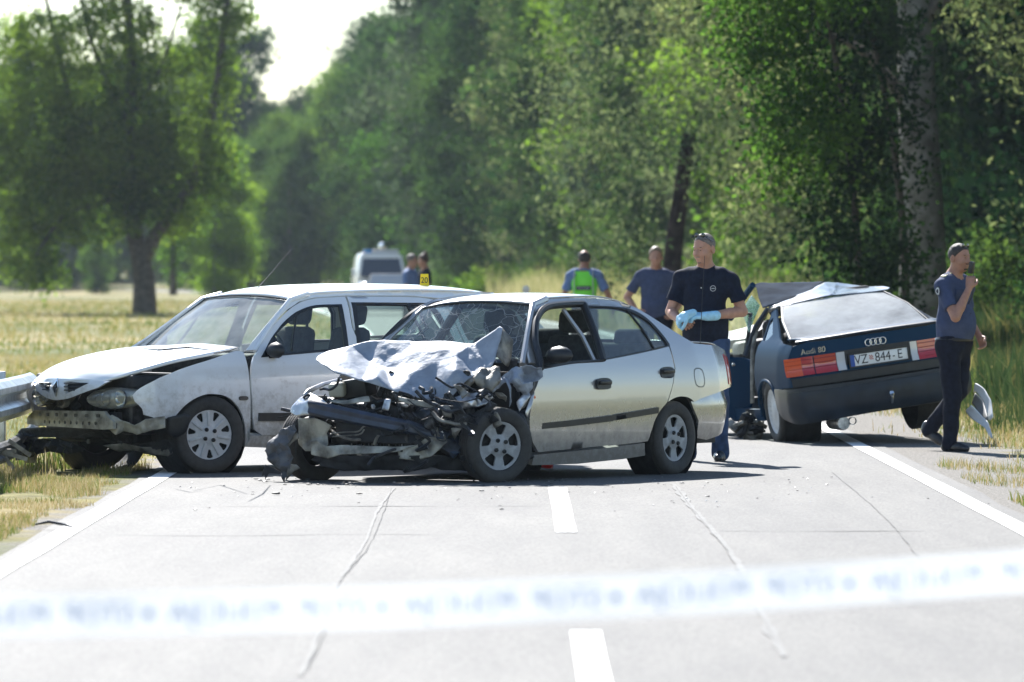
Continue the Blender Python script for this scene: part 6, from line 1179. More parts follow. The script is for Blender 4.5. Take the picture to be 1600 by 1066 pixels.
# ================================================================= people
class SDF:
    def __init__(s, lo, hi, h):
        s.lo = np.array(lo, float); s.h = h; n = np.ceil((np.array(hi) - s.lo) / h).astype(int) + 1; s.n = n; s.D = np.full(n, 1.0, np.float32)
    def _reg(s, a, b):
        i0 = np.clip(((np.array(a) - s.lo) / s.h).astype(int), 0, s.n - 1); i1 = np.clip(((np.array(b) - s.lo) / s.h).astype(int) + 2, 1, s.n)
        if (i1 <= i0).any(): return None
        g = [s.lo[k] + np.arange(i0[k], i1[k]) * s.h for k in range(3)]; X, Y, Z_ = np.meshgrid(*g, indexing='ij', sparse=True)
        return tuple(slice(i0[k], i1[k]) for k in range(3)), X, Y, Z_
    def _mix(s, sl, d, k, op):
        A = s.D[sl]; d = d.astype(np.float32)
        if op == 'sub':
            d = -d; h_ = np.clip(.5 + .5 * (d - A) / max(k, 1e-6), 0, 1); s.D[sl] = A * (1 - h_) + d * h_ + k * h_ * (1 - h_)
        else:
            h_ = np.clip(.5 + .5 * (A - d) / max(k, 1e-6), 0, 1); s.D[sl] = A * (1 - h_) + d * h_ - k * h_ * (1 - h_)
    def cone(s, a, b, r1, r2, k=.02, op='add', cap=None, flat=None):
        a, b = np.array(a, float), np.array(b, float); m = max(r1, r2) * (1 if flat is None else 1) + k + 2 * s.h
        rg_ = s._reg(np.minimum(a, b) - m, np.maximum(a, b) + m)
        if rg_ is None: return
        sl, X, Y, Z_ = rg_; ab = b - a; L = ab @ ab + 1e-12; px, py, pz = X - a[0], Y - a[1], Z_ - a[2]
        t = np.clip((px * ab[0] + py * ab[1] + pz * ab[2]) / L, 0, 1); qx, qy, qz = px - t * ab[0], py - t * ab[1], pz - t * ab[2]
        if flat is not None:      # flatten along a direction
            fd, fs = np.array(flat[0], float), flat[1]; fd /= np.linalg.norm(fd); dp = qx * fd[0] + qy * fd[1] + qz * fd[2]; e = dp * (1 / fs - 1); qx, qy, qz = qx + e * fd[0], qy + e * fd[1], qz + e * fd[2]
        d = np.sqrt(qx * qx + qy * qy + qz * qz) - (r1 + (r2 - r1) * t)
        if flat is not None: d = d * flat[1] if flat[1] < 1 else d
        if cap is not None:
            for cp, cn in cap: d = np.maximum(d, (X - cp[0]) * cn[0] + (Y - cp[1]) * cn[1] + (Z_ - cp[2]) * cn[2])
        s._mix(sl, d, k, op)
    def ell(s, c, r, k=.02, op='add', rot=None, cap=None):
        c, r = np.array(c, float), np.array(r, float); m = r.max() + k + 2 * s.h; rg_ = s._reg(c - m, c + m)
        if rg_ is None: return
        sl, X, Y, Z_ = rg_; x, y, z = X - c[0], Y - c[1], Z_ - c[2]
        if rot is not None: Mx = np.array(Euler(rot).to_matrix().transposed()); x, y, z = (Mx[i, 0] * x + Mx[i, 1] * y + Mx[i, 2] * z for i in range(3))
        k0 = np.sqrt((x / r[0]) ** 2 + (y / r[1]) ** 2 + (z / r[2]) ** 2); k1 = np.sqrt((x / r[0] ** 2) ** 2 + (y / r[1] ** 2) ** 2 + (z / r[2] ** 2) ** 2) + 1e-9; d = k0 * (k0 - 1) / k1
        if cap is not None:
            for cp, cn in cap: d = np.maximum(d, (X - cp[0]) * cn[0] + (Y - cp[1]) * cn[1] + (Z_ - cp[2]) * cn[2])
        s._mix(sl, d, k, op)
    def wrinkle(s, amp, f, seed, squash=(1, 1, 2.2)):
        X, Y, Z_ = np.meshgrid(*[s.lo[k] + np.arange(s.n[k]) * s.h for k in range(3)], indexing='ij', sparse=True); r_ = np.random.default_rng(seed); w_ = 0
        for i in range(5):
            d = r_.normal(size=3) * np.array([1, 1, squash[2]]); d /= np.linalg.norm(d); ff = f * r_.uniform(.6, 1.7); ph = r_.uniform(0, 6)
            w_ = w_ + np.sin((X * d[0] + Y * d[1] + Z_ * d[2]) * ff + ph + 1.6 * np.sin((X * d[2] + Y * d[0] - Z_ * d[1]) * ff * .6 + ph))
        near = np.abs(s.D) < .03; s.D = np.where(near, s.D + (amp * w_ / 2).astype(np.float32), s.D)
    def cut(s, p, n):
        X, Y, Z_ = np.meshgrid(*[s.lo[k] + np.arange(s.n[k]) * s.h for k in range(3)], indexing='ij', sparse=True); s.D = np.maximum(s.D, ((X - p[0]) * n[0] + (Y - p[1]) * n[1] + (Z_ - p[2]) * n[2]).astype(np.float32))
    def mesh(s):
        D = s.D; D[0], D[-1] = 1, 1; D[:, 0], D[:, -1] = 1, 1; D[:, :, 0], D[:, :, -1] = 1, 1; S = D < 0
        n = np.array(D.shape) - 1; cnt = np.zeros(n, np.float32); acc = np.zeros((*n, 3), np.float32)
        cn = np.zeros(n, np.int8)
        for dx in (0, 1):
            for dy in (0, 1):
                for dz in (0, 1): cn += S[dx:dx + n[0], dy:dy + n[1], dz:dz + n[2]]
        act = np.argwhere((cn > 0) & (cn < 8)); i, j, k = act.T; pos = np.zeros((len(act), 3)); c = np.zeros(len(act))
        for a in range(3):
            o = [b for b in range(3) if b != a]
            for u in (0, 1):
                for v_ in (0, 1):
                    q = [i, j, k]; q[o[0]] = q[o[0]] + u; q[o[1]] = q[o[1]] + v_; q2 = list(q); q2[a] = q2[a] + 1
                    d0, d1 = D[q[0], q[1], q[2]], D[q2[0], q2[1], q2[2]]; m = (d0 < 0) != (d1 < 0); t = np.where(m, d0 / np.where(d0 == d1, 1, d0 - d1), 0)
                    off = np.zeros((len(act), 3)); off[:, o[0]] = u; off[:, o[1]] = v_; off[:, a] = t; pos[m] += off[m]; c += m
        V = s.lo + (act + pos / np.maximum(c, 1)[:, None]) * s.h; ID = np.full(n, -1, np.int64); ID[i, j, k] = np.arange(len(act)); F_ = []
        for a in range(3):
            b, c_ = (a + 1) % 3, (a + 2) % 3; sl0 = [slice(None)] * 3; sl1 = [slice(None)] * 3; sl0[a] = slice(0, -1); sl1[a] = slice(1, None)
            s0, s1 = S[tuple(sl0)], S[tuple(sl1)]; e = np.argwhere(s0 != s1); e = e[(e[:, b] > 0) & (e[:, c_] > 0) & (e[:, b] < D.shape[b] - 1) & (e[:, c_] < D.shape[c_] - 1)]
            inn = s0[e[:, 0], e[:, 1], e[:, 2]]; 
            def idx(db, dc): q = e.copy(); q[:, b] -= db; q[:, c_] -= dc; return ID[q[:, 0], q[:, 1], q[:, 2]]
            A = np.stack([idx(1, 1), idx(0, 1), idx(0, 0), idx(1, 0)], 1); A[~inn] = A[~inn][:, ::-1]; F_.append(A)
        return V, np.concatenate(F_)
    def build(s, name, m, parent):
        V, Q = s.mesh(); return np_mesh(name, V, Q, m, parent, smooth=True)
M_skin = mat('skin', (.42, .22, .15), .5, sss=.08, var=.10, vscale=25); M_skin2 = mat('skin_tanned', (.36, .18, .12), .5, sss=.08, var=.10, vscale=25)
M_hair = mat('hair_dark', (.03, .022, .018), .6, var=.4, vscale=60, bump=.6, bscale=180); M_hairg = mat('hair_grey', (.15, .125, .11), .6, var=.4, vscale=60, bump=.6, bscale=180); M_hairb = mat('hair_blond', (.17, .12, .075), .6, var=.3, vscale=60)
M_polo = mat('polo_navy', (.010, .014, .028), .8, spec=.12, var=.25, vscale=30, bump=.15, bscale=300); M_shirt = mat('shirt_blue_grey', (.055, .070, .130), .8, spec=.12, var=.1, vscale=20, bump=.15, bscale=300); M_shirt2 = mat('shirt_light_blue', (.13, .20, .38), .8, var=.1, vscale=20)
M_trous = mat('trousers_navy', (.008, .010, .020), .8, spec=.12, var=.3, vscale=25, bump=.1, bscale=300); M_jean = mat('jeans', (.035, .06, .12), .85, spec=.12, var=.35, vscale=16, bump=.2, bscale=200); M_shoe = mat('shoe_black', (.012, .012, .014), .35, coat=.2)
M_glove = mat('nitrile_glove', (.34, .62, .78), .45, var=.12, vscale=30); M_gloss = mat('sunglasses', (.01, .01, .012), .1, coat=1); M_hiviz = mat('hi_viz', (.22, .85, .06), .6); M_reflect = mat('reflective_tape', (.55, .56, .55), .4)
def V3(*a): return np.array(a, float)
def rotm(ax, a): return np.array(Matrix.Rotation(a, 3, ax))
HS = 1.06
def head_prims(S, H, T, detail=True):
    """H: head centre, T: 3x3 turning of the head (x to its right, y forward, z up)"""
    def p(*a): return H + T @ V3(*a)
    eu = tuple(Matrix(T.tolist()).to_euler())
    S.ell(p(0, -.012, .025), (.077, .098, .092), .02, rot=eu); S.ell(p(0, .03, -.045), (.058, .066, .078), .03, rot=eu); S.ell(p(0, .055, -.095), (.030, .030, .024), .025, rot=eu)
    for sx in (1, -1): S.ell(p(sx * .038, .055, -.035), (.030, .030, .034), .02, rot=eu)
    if not detail:
        S.cone(p(0, .088, .005), p(0, .108, -.030), .010, .015, .008); 
        for sx in (1, -1): S.ell(p(sx * .078, -.012, -.015), (.012, .022, .034), .008, rot=eu)
        return
    S.cone(p(0, .082, .018), p(0, .112, -.030), .009, .014, .008)
    for sx in (1, -1):
        S.ell(p(sx * .012, .098, -.034), (.010, .012, .009), .006, rot=eu); S.cone(p(sx * .010, .085, .024), p(sx * .046, .070, .024), .010, .008, .008)
        S.ell(p(sx * .031, .098, .002), (.016, .014, .011), .008, 'sub', rot=eu); S.ell(p(sx * .031, .079, .001), (.013, .013, .010), .003, rot=eu); S.ell(p(sx * .079, -.014, -.015), (.012, .023, .034), .008, rot=eu); S.ell(p(sx * .084, -.010, -.012), (.006, .012, .020), .004, 'sub', rot=eu)
    S.cone(p(-.020, .088, -.060), p(.020, .088, -.060), .008, .008, .006); S.cone(p(-.017, .086, -.073), p(.017, .086, -.073), .009, .009, .006); S.cone(p(-.022, .098, -.0665), p(.022, .098, -.0665), .003, .003, .004, 'sub')
def hand_prims(S, wrist, d, n, side, curl=.5, k=.006, scale=1.0, spread=.12, thumb=1):
    """d: direction of the hand, n: palm normal (out of the palm), side: +1/-1 which side the thumb leaves"""
    d = d / np.linalg.norm(d); n = n - (n @ d) * d; n /= np.linalg.norm(n); t = np.cross(d, n) * side; sc = scale
    S.cone(wrist, wrist + d * .03 * sc, .026, .030, .012); c = wrist + d * .055 * sc
    for u in (-.026, -.009, .009, .026): S.cone(wrist + d * .02 + t * u * .7, wrist + d * .088 * sc + t * u * 1.15, .016, .0125, .008)
    for i, (u, L) in enumerate(((.031, .068), (.011, .076), (-.010, .071), (-.030, .056))):
        a = wrist + d * .085 * sc + t * u * sc; dirc = d + t * u * spread * 8 * .12; ang = 0; r = .0092
        for j, f in enumerate((.42, .32, .26)):
            ang += curl * (.75, .95, .6)[j] * (1 + .08 * i); v_ = (dirc * math.cos(ang) + n * math.sin(ang)); v_ /= np.linalg.norm(v_); b = a + v_ * L * f * sc * 1.15; S.cone(a, b, r, r * .93, .003); a = b; r *= .93
    a = wrist + d * .025 + t * .026; b = a + (d * .6 + t * .75 + n * .35 * thumb) * .038; c = b + (d * .85 + t * .15 + n * (.45 + curl * .4) * thumb) * .032; e = c + (d * .8 - t * .25 + n * (.5 + curl * .4) * thumb) * .026
    S.cone(a, b, .016, .0125, .008); S.cone(b, c, .0115, .0105, .003); S.cone(c, e, .0105, .009, .003)
def person(label, at, rotz, P, group=None):
    """P holds joints in the person's own axes: x to the right hand, y forward, z up"""
    root = empty('person', at, rotz, None, label, 'person', group); h = P.get('h', .008)
    J = P; sh = {1: V3(*J['shR']), -1: V3(*J['shL'])}; el = {1: V3(*J['elR']), -1: V3(*J['elL'])}; wr = {1: V3(*J['wrR']), -1: V3(*J['wrL'])}; kn = {1: V3(*J['knR']), -1: V3(*J['knL'])}; an = {1: V3(*J['anR']), -1: V3(*J['anL'])}
    hip = {1: V3(.095, J.get('hipy', 0), .93), -1: V3(-.095, J.get('hipy', 0), .93)}; H = V3(*J['head']); T = rotm('Z', R(J.get('turn', 0))) @ rotm('X', R(J.get('nod', 0))); belly = J.get('belly', .13); fat = J.get('fat', 1.0)
    lo = np.minimum.reduce([*sh.values(), *el.values(), *wr.values(), *kn.values(), *an.values(), H]) - V3(.22, .22, .16); hi = np.maximum.reduce([*sh.values(), *el.values(), *wr.values(), *kn.values(), *an.values(), H]) + V3(.22, .22, .17)
    lo[2] = -.02; S = SDF(lo, hi, h)
    nk = (sh[1] + sh[-1]) / 2
    S.ell(nk + V3(0, .01, -.13), (.155 * fat, .105, .19), .05); S.ell((nk[0] * .5, nk[1] * .5 + .02, 1.10), (.145 * fat, belly - .02, .17), .06); S.ell((0, hip[1][1], .96), (.155, .11, .13), .06)
    S.cone(sh[1] * V3(.6, 1, 1) + V3(0, 0, .01), sh[-1] * V3(.6, 1, 1) + V3(0, 0, .01), .055, .055, .05)
    for q in (1, -1): S.cone(sh[q] * V3(.6, 1, 1), sh[q] + V3(0, 0, -.035), .055, .048, .05); S.cone(nk + V3(0, -.005, .0), H + V3(0, -.02, -.06), .060, .054, .02); S.cone(nk + V3(-.10, -.02, .015), nk + V3(0, -.01, .075), .03, .045, .04); S.cone(nk + V3(.10, -.02, .015), nk + V3(0, -.01, .075), .03, .045, .04)
    for q in (1, -1):
        S.cone(sh[q] + V3(0, 0, -.03), el[q], .050, .042, .03); mid = el[q] * .65 + wr[q] * .35; S.cone(el[q], mid, .041, .042, .012); S.cone(mid, wr[q], .042, .027, .012)
        S.cone(hip[q], kn[q], .085, .055, .03); c = kn[q] * .65 + an[q] * .35; S.cone(kn[q], c, .052, .055, .02); S.cone(c, an[q], .053, .036, .02)
        hd = J.get('hand' + ('R' if q > 0 else 'L'))
        if hd: hand_prims(S, wr[q], V3(*hd['d']), V3(*hd['n']), hd.get('side', q), hd.get('curl', .5))
    head_prims(S, H, T, J.get('detail', True)); body = S.build('body', J.get('skin', M_skin), root)
    # shirt
    C = SDF(lo, hi, h); g = .018
    C.ell(nk + V3(0, .01, -.13), (.155 * fat + g, .105 + g, .20), .05); C.ell((nk[0] * .5, nk[1] * .5 + .02, 1.10), (.145 * fat + g + .012, belly, .20), .07); C.ell((0, hip[1][1], .98), (.158 + g, .112 + g, .12), .05); C.cone(sh[1] * V3(.6, 1, 1) + V3(0, 0, .01), sh[-1] * V3(.6, 1, 1) + V3(0, 0, .01), .066, .066, .05)
    for q in (1, -1): C.cone(sh[q] * V3(.6, 1, 1), sh[q] + V3(0, 0, -.025), .070, .062, .05)
    for q in (1, -1):
        se = J.get('sleeve', .62); e_ = sh[q] + (el[q] - sh[q]) * se; n_ = (el[q] - sh[q]) / np.linalg.norm(el[q] - sh[q]); C.cone(sh[q] + V3(0, 0, -.025), sh[q] + (el[q] - sh[q]) * (se + .25), .064, .068, .035, cap=[(e_, n_)])
    C.cone(nk + V3(-.10, -.02, .03), nk + V3(0, -.01, .07), .035, .050, .04); C.cone(nk + V3(.10, -.02, .03), nk + V3(0, -.01, .07), .035, .050, .04)
    C.cut((0, 0, J.get('hem', .93)), (0, 0, -1)); nn = V3(0, .45, .9); C.cut(nk + V3(0, .075, .062), nn / np.linalg.norm(nn)); C.wrinkle(J.get('wr', .0055), 26, J.get('seed', 1)); C.build('shirt', J['shirt'], root)
    # collar
    q = MB(); rr = [(nk + V3(.068 * math.sin(a) * (1.05), -.005 + .072 * math.cos(a), .060 - .022 * math.cos(a) - .01)) for a in np.linspace(R(12), R(348), 22)]
    q.tube([tuple(r_) for r_ in rr], .017, 6, flat=.9); q.build('collar', J['shirt'], root, smooth=True)
    # trousers
    Tt = SDF(lo, hi, h)
    Tt.ell((0, hip[1][1], .96), (.176, .134, .16), .06)
    for q in (1, -1):
        Tt.cone(hip[q], kn[q], .106, .078, .04); Tt.cone(kn[q], an[q] + V3(0, 0, -.02), .076, .066, .03); Tt.ell(hip[q] + V3(0, -.045, 0), (.075, .065, .09), .04)
    Tt.cut((0, 0, J.get('waist', 1.0)), (0, 0, 1)); 
    Tt.wrinkle(.005, 24, J.get('seed', 1) + 5)
    for z_ in [min(an[1][2], an[-1][2])]: pass
    Tt.build('trousers', J['trousers'], root)
    for q in (1, -1):
        F_ = SDF(an[q] - V3(.2, .28, .16), an[q] + V3(.2, .28, .12), max(h, .006)); fy = V3(*J.get('foot' + ('R' if q > 0 else 'L'), (0, 1, 0))); fy /= np.linalg.norm(fy); a = an[q] + V3(0, 0, -.045)
        F_.cone(a - fy * .05, a + fy * .10 + V3(0, 0, -.005), .040, .040, .03); F_.cone(a + fy * .09, a + fy * .165 + V3(0, 0, -.012), .042, .034, .03); F_.cone(a - fy * .03 + V3(0, 0, .05), a, .042, .045, .03)
        F_.cut(a + V3(0, 0, -.045), np.cross(np.cross(fy, V3(0, 0, -1)), fy)); F_.build('shoe', M_shoe, root)
        bq = MB(); ctr = a + fy * .06 - V3(0, 0, .045); 
    return root, body, H, T, S
def hair(root, H, T, m, cut, name='hair', g=.010, h=.007, extra=()):
    """shell over the skull; cut: planes (point, normal) that keep the part behind them"""
    S = SDF(H - V3(.16, .16, .16), H + V3(.16, .16, .18), h); eu = tuple(Matrix(T.tolist()).to_euler()); p = lambda *a: H + T @ V3(*a)
    S.ell(p(0, -.012, .025), (.077 + g, .098 + g, .092 + g), .01, rot=eu)
    for e in extra: S.ell(p(*e[0]), e[1], .015, rot=eu)
    for c, n in cut: n = T @ V3(*n); S.cut(p(*c), n / np.linalg.norm(n))
    S.wrinkle(.0015, 90, 3); return S.build(name, m, root)
def small_ell(root, name, c, r, m, H, T, h=.004):
    S = SDF(H + T @ V3(*c) - max(r) * 1.5, H + T @ V3(*c) + max(r) * 1.5, h); S.ell(H + T @ V3(*c), r, .002, rot=tuple(Matrix(T.tolist()).to_euler())); return S.build(name, m, root)
def facing(dx, dy): return math.atan2(-dx, dy)
# -- man in navy polo, standing behind the silver saloon, looking to his right (picture left)
a = F * CH / (722 - CY); pos1 = Vector(((1103 - CX) / F * a, a + .05, 0))
P1 = dict(h=.007, shR=(.205, 0, 1.475), shL=(-.205, 0, 1.475), elR=(.285, .03, 1.20), elL=(-.300, -.02, 1.20), wrR=(.155, .235, 1.135), wrL=(-.085, .25, 1.165), knR=(.13, .03, .50), knL=(-.12, .03, .50), anR=(.15, -.02, .09), anL=(-.12, -.02, .09),
          head=(.0, .05, 1.705), turn=-22, nod=-12, handR=dict(d=(-.75, .55, -.35), n=(-.4, -.6, -.5), curl=.9), handL=dict(d=(.95, .35, .05), n=(.1, -.4, -.9), curl=.45), belly=.165, fat=1.10, shirt=M_polo, trousers=M_jean, sleeve=.70, hem=.90, seed=3, footL=(-.15, 1, 0), footR=(.2, 1, 0), waist=.98)
r1, b1, H1, T1, S1 = person('man in navy polo shirt and blue disposable gloves standing behind the silver saloon', pos1, facing(-.30, -.95), P1)
r1.scale = (1.0, 1.0, 1.005)
hair(r1, H1, T1, M_hairg, [((0, .040, .050), (0, .75, -.62)), ((0, 0, -.05), (0, 0, -1))], g=.003)
small_ell(r1, 'moustache', (0, .092, -.052), (.024, .008, .005), M_hairg, H1, T1); small_ell(r1, 'chin_beard', (0, .080, -.098), (.020, .010, .010), M_hairg, H1, T1)
for sx in (1, -1): small_ell(r1, 'eyebrow', (sx * .030, .084, .024), (.016, .006, .004), M_hair, H1, T1); small_ell(r1, 'eye', (sx * .031, .088, .001), (.008, .006, .004), M_hair, H1, T1)
for r_, H_, T_ in ((r1, H1, T1),): small_ell(r_, 'mouth', (0, .091, -.066), (.018, .005, .0035), mat('lips', (.22, .07, .06), .5), H_, T_)
q = MB(); q.box((0, .128, 1.40), (.030, .010, .13), (-.12, 0, 0)); q.build('button_placket', M_trous, r1, bevel=.002)
for zz in (1.43, 1.39): q = MB(); q.lathe([(.0001, 0), (.006, .001), (.006, .004), (.0001, .004)], 8, c=(0, .131, zz)); q.build('button', M_reflect, r1)
def gl(h_): 
    G = SDF(V3(-.35, .1, .95), V3(.35, .45, 1.3), .006)
    hand_prims(G, V3(-.085, .25, 1.165), V3(.95, .35, .05), V3(.1, -.4, -.9), -1, .45); G.cone(V3(-.145, .21, 1.17), V3(-.085, .25, 1.165), .036, .034, .01); G.D -= .004; return G.build('glove', M_glove, r1)
gl(0)
G = SDF(V3(-.35, .1, .95), V3(.45, .55, 1.35), .006); hand_prims(G, V3(.05, .315, 1.175), V3(.75, .2, -.35), V3(-.2, -.6, -.6), 1, .9); G.cone(V3(.02, .30, 1.19), V3(.10, .30, 1.17), .030, .026, .02); G.D -= .003; G.build('glove', M_glove, r1)
q = MB()
for sx in (1, -1): q.tube([tuple(H1 + T1 @ V3(sx * .078, -.03, .045)), tuple(H1 + T1 @ V3(sx * .072, .05, .10))], .004, 6)
for sx in (1, -1): q.lathe([(.0001, 0), (.018, .002), (.019, .005), (.0001, .007)], 12, c=tuple(H1 + T1 @ V3(sx * .033, .030, .112)))
q.tube([tuple(H1 + T1 @ V3(-.075, .03, .10)), tuple(H1 + T1 @ V3(0, .036, .112)), tuple(H1 + T1 @ V3(.075, .03, .10))], .004, 6); q.build('sunglasses', M_gloss, r1, smooth=True)
q = MB(); q.lathe([(.020, 0), (.024, .002), (.024, .004), (.020, .004)], 20, c=(-.10, .137, 1.385)); q.box((-.10, .139, 1.385), (.026, .004, .006)); q.build('chest_badge', M_reflect, r1, smooth=True)
# -- officer walking on the right with a radio at his mouth
a = 54.3; pos2 = Vector(((1491 - CX) / F * a, a, 0))
P2 = dict(h=.007, shR=(.185, .0, 1.46), shL=(-.185, .0, 1.46), elR=(.27, .20, 1.17), elL=(-.26, -.06, 1.18), wrR=(.115, .235, 1.42), wrL=(-.24, .10, 1.00), knR=(.10, .05, .49), knL=(-.095, -.02, .52), anR=(.09, .02, .085), anL=(-.10, -.33, .20),
          head=(.0, .055, 1.69), turn=-4, nod=-6, handR=dict(d=(-.22, .02, .95), n=(-.75, -.5, -.2), curl=1.0, side=-1), handL=dict(d=(.1, .5, -.8), n=(1, 0, 0), curl=.6), belly=.170, fat=1.10, shirt=M_shirt, trousers=M_trous, sleeve=.72, hem=.97, seed=8, footR=(0, 1, 0), footL=(0, .86, -.5), waist=1.0, skin=M_skin2)
r2, b2, H2, T2, S2 = person('police officer in blue grey shirt speaking into a radio while walking on the right verge', pos2, facing(.78, -.62), P2)
hair(r2, H2, T2, M_hair, [((0, .066, .070), (0, .75, -.65)), ((0, 0, -.020), (0, -.0, -1))], g=.004)
for sx in (1, -1): small_ell(r2, 'eyebrow', (sx * .030, .084, .024), (.016, .006, .004), M_hair, H2, T2); small_ell(r2, 'eye', (sx * .031, .088, .001), (.008, .006, .004), M_hair, H2, T2)
small_ell(r2, 'moustache', (0, .092, -.050), (.026, .009, .006), M_hair, H2, T2); small_ell(r2, 'chin_beard', (0, .080, -.096), (.026, .012, .012), M_hair, H2, T2)
q = MB()
for sx in (1, -1): q.lathe([(.0001, 0), (.019, .002), (.020, .005), (.0001, .007)], 12, c=tuple(H2 + T2 @ V3(sx * .033, .052, .106)))
q.tube([tuple(H2 + T2 @ V3(-.03, .05, .104)), tuple(H2 + T2 @ V3(.03, .05, .104))], .003, 6); q.build('sunglasses', M_gloss, r2, smooth=True)
q = MB(); q.box((.035, .205, 1.60), (.052, .038, .10), (-.2, .1, .2)); q.tube([(.035, .22, 1.56), (.03, .24, 1.46), (.02, .20, 1.36), (.0, .15, 1.28)], .004, 6)
rad = q.build('hand_radio', M_black, r2, bevel=.006)
q = MB(); q.tube([(.178 * math.cos(a), .138 * math.sin(a), .975) for a in np.linspace(0, 2 * math.pi, 28)], .018, 6); q.build('belt', M_shoe, r2, smooth=True)
r2.scale = (.975, .975, .975)
def patch(root, c, n, up, r_, m, name, col2=None):
    n = Vector(n).normalized(); u = Vector(up).normalized(); s_ = n.cross(u).normalized(); c = Vector(c); v = [c + n * .003]; 
    sh_ = [(0, 1.15), (.55, 1.0), (.95, .8), (1, .1), (.7, -.65), (0, -1.15), (-.7, -.65), (-1, .1), (-.95, .8), (-.55, 1.0)]
    v += [c + s_ * x * r_ + u * y * r_ for x, y in sh_]; o = mesh_obj(name, v, [(0, 1 + i, 1 + (i + 1) % 10) for i in range(10)], m, root)
    return o
M_pnavy = mat('patch_navy', (.01, .015, .04), .7); M_pgold = mat('patch_gold', (.55, .50, .28), .6)
ax_ = (V3(*P2['elR']) - V3(*P2['shR'])); ax_ /= np.linalg.norm(ax_); c_ = V3(*P2['shR']) + ax_ * .085; outn = V3(.75, -.50, .25); outn -= (outn @ ax_) * ax_; outn /= np.linalg.norm(outn)
patch(r2, c_ + outn * .076, outn, -ax_, .040, M_pnavy, 'shoulder_patch'); patch(r2, c_ + outn * .079, outn, -ax_, .030, M_reflect, 'shoulder_patch_crest'); patch(r2, c_ + outn * .082, outn, -ax_, .018, M_pnavy, 'shoulder_patch_centre')
q = MB(); q.box((.125, 0, 1.535), (.11, .05, .012), (0, .25, 0)); q.build('epaulette', M_pgold, r2, bevel=.003); q = MB(); q.box((-.125, 0, 1.535), (.11, .05, .012), (0, -.25, 0)); q.build('epaulette', M_pgold, r2, bevel=.003)
for zz in (1.40, 1.30, 1.20, 1.10):
    q = MB(); q.lathe([(.0001, 0), (.006, .001), (.006, .005), (.0001, .005)], 8, c=(0, .142 + (1.40 - zz) * .14, zz)); q.build('button', M_pnavy, r2)
q = MB(); q.box((.085, .118, 1.36), (.10, .018, .11), (-.1, 0, -.35)); q.build('chest_pocket', M_shirt, r2, bevel=.005)
# -- officer in hi-viz vest, seen from behind
a = 91.0
P3 = dict(h=.013, shR=(.20, 0, 1.47), shL=(-.20, 0, 1.47), elR=(.33, .0, 1.20), elL=(-.28, .0, 1.19), wrR=(.40, .12, .98), wrL=(-.30, .14, 1.0), knR=(.12, 0, .50), knL=(-.12, 0, .50), anR=(.13, -.02, .09), anL=(-.13, -.02, .09), head=(0, .02, 1.69), turn=0, nod=-10, handR=dict(d=(0, .3, -.9), n=(-1, 0, 0)), handL=dict(d=(0, .3, -.9), n=(1, 0, 0)), detail=False, shirt=M_shirt2, trousers=M_trous, seed=12, sleeve=.8, skin=M_skin2)
r3, b3, H3, T3, S3 = person('police officer in green hi-viz vest seen from behind beyond the silver saloon', (world_at(913, 420, a).x, a, 0), facing(.1, 1), P3)
hair(r3, H3, T3, M_hair, [((0, .05, .04), (0, .8, -.5)), ((0, 0, -.075), (0, -.0, -1)), ((0, 0, .075), (0, 0, 1))], g=.010, h=.01)
Vs = SDF(V3(-.26, -.2, .9), V3(.26, .22, 1.6), .012); Vs.ell((0, .01, 1.34), (.195, .142, .215), .05); Vs.ell((0, .02, 1.10), (.180, .145, .2), .06); Vs.cone((-.11, 0, 1.49), (.11, 0, 1.49), .075, .075, .04); Vs.cut((0, 0, 1.0), (0, 0, -1))
Vs.cut((.185, 0, 0), (1, 0, .18 * 0)); Vs.cut((-.185, 0, 0), (-1, 0, 0)); Vs.cut((0, 0, 1.515), (0, 0, 1)); Vs.build('hi_viz_vest', M_hiviz, r3)
q = MB(); 
for x in (-.135, .135): q.tube([(x, -.125, 1.08), (x, -.140, 1.25), (x, -.130, 1.40), (x * .95, -.06, 1.535)], .027, 6, flat=.3)
q.tube([(-.15, -.128, 1.10), (0, -.135, 1.10), (.15, -.128, 1.10)], .024, 6, flat=1); q.build('reflective_band', M_reflect, r3)
q = MB(); q.box((0, -.146, 1.275), (.21, .012, .055)); pb = q.build('vest_panel', M_pnavy, r3); text_obj('POLICIJA', .045, M_reflect, pb, Matrix.Translation((0, -.154, 1.275)) @ Matrix.Rotation(R(90), 4, 'X'), 'lettering', .0005)
# -- officer with a hand on his hip
a = 78.0
P4 = dict(h=.012, shR=(.20, 0, 1.47), shL=(-.20, 0, 1.47), elR=(.36, -.06, 1.20), elL=(-.32, -.05, 1.20), wrR=(.22, .12, 1.03), wrL=(-.24, .10, 1.02), knR=(.12, 0, .50), knL=(-.12, 0, .50), anR=(.14, -.02, .09), anL=(-.14, -.02, .09), head=(0, .04, 1.70), turn=5, nod=-4, handR=dict(d=(-.5, .6, -.5), n=(-.7, -.3, 0)), handL=dict(d=(.5, .6, -.5), n=(.7, -.3, 0)), detail=True, belly=.155, fat=1.1, shirt=M_shirt, trousers=M_trous, seed=15, sleeve=.72, skin=M_skin)
r4, b4, H4, T4, S4 = person('grey blond police officer standing with a hand on his hip in front of the wood', (world_at(1025, 420, a).x, a, 0), facing(-.1, -1), P4)
hair(r4, H4, T4, M_hairb, [((0, .055, .055), (0, .8, -.55)), ((0, 0, -.04), (0, -.0, -1))], g=.008, h=.01)
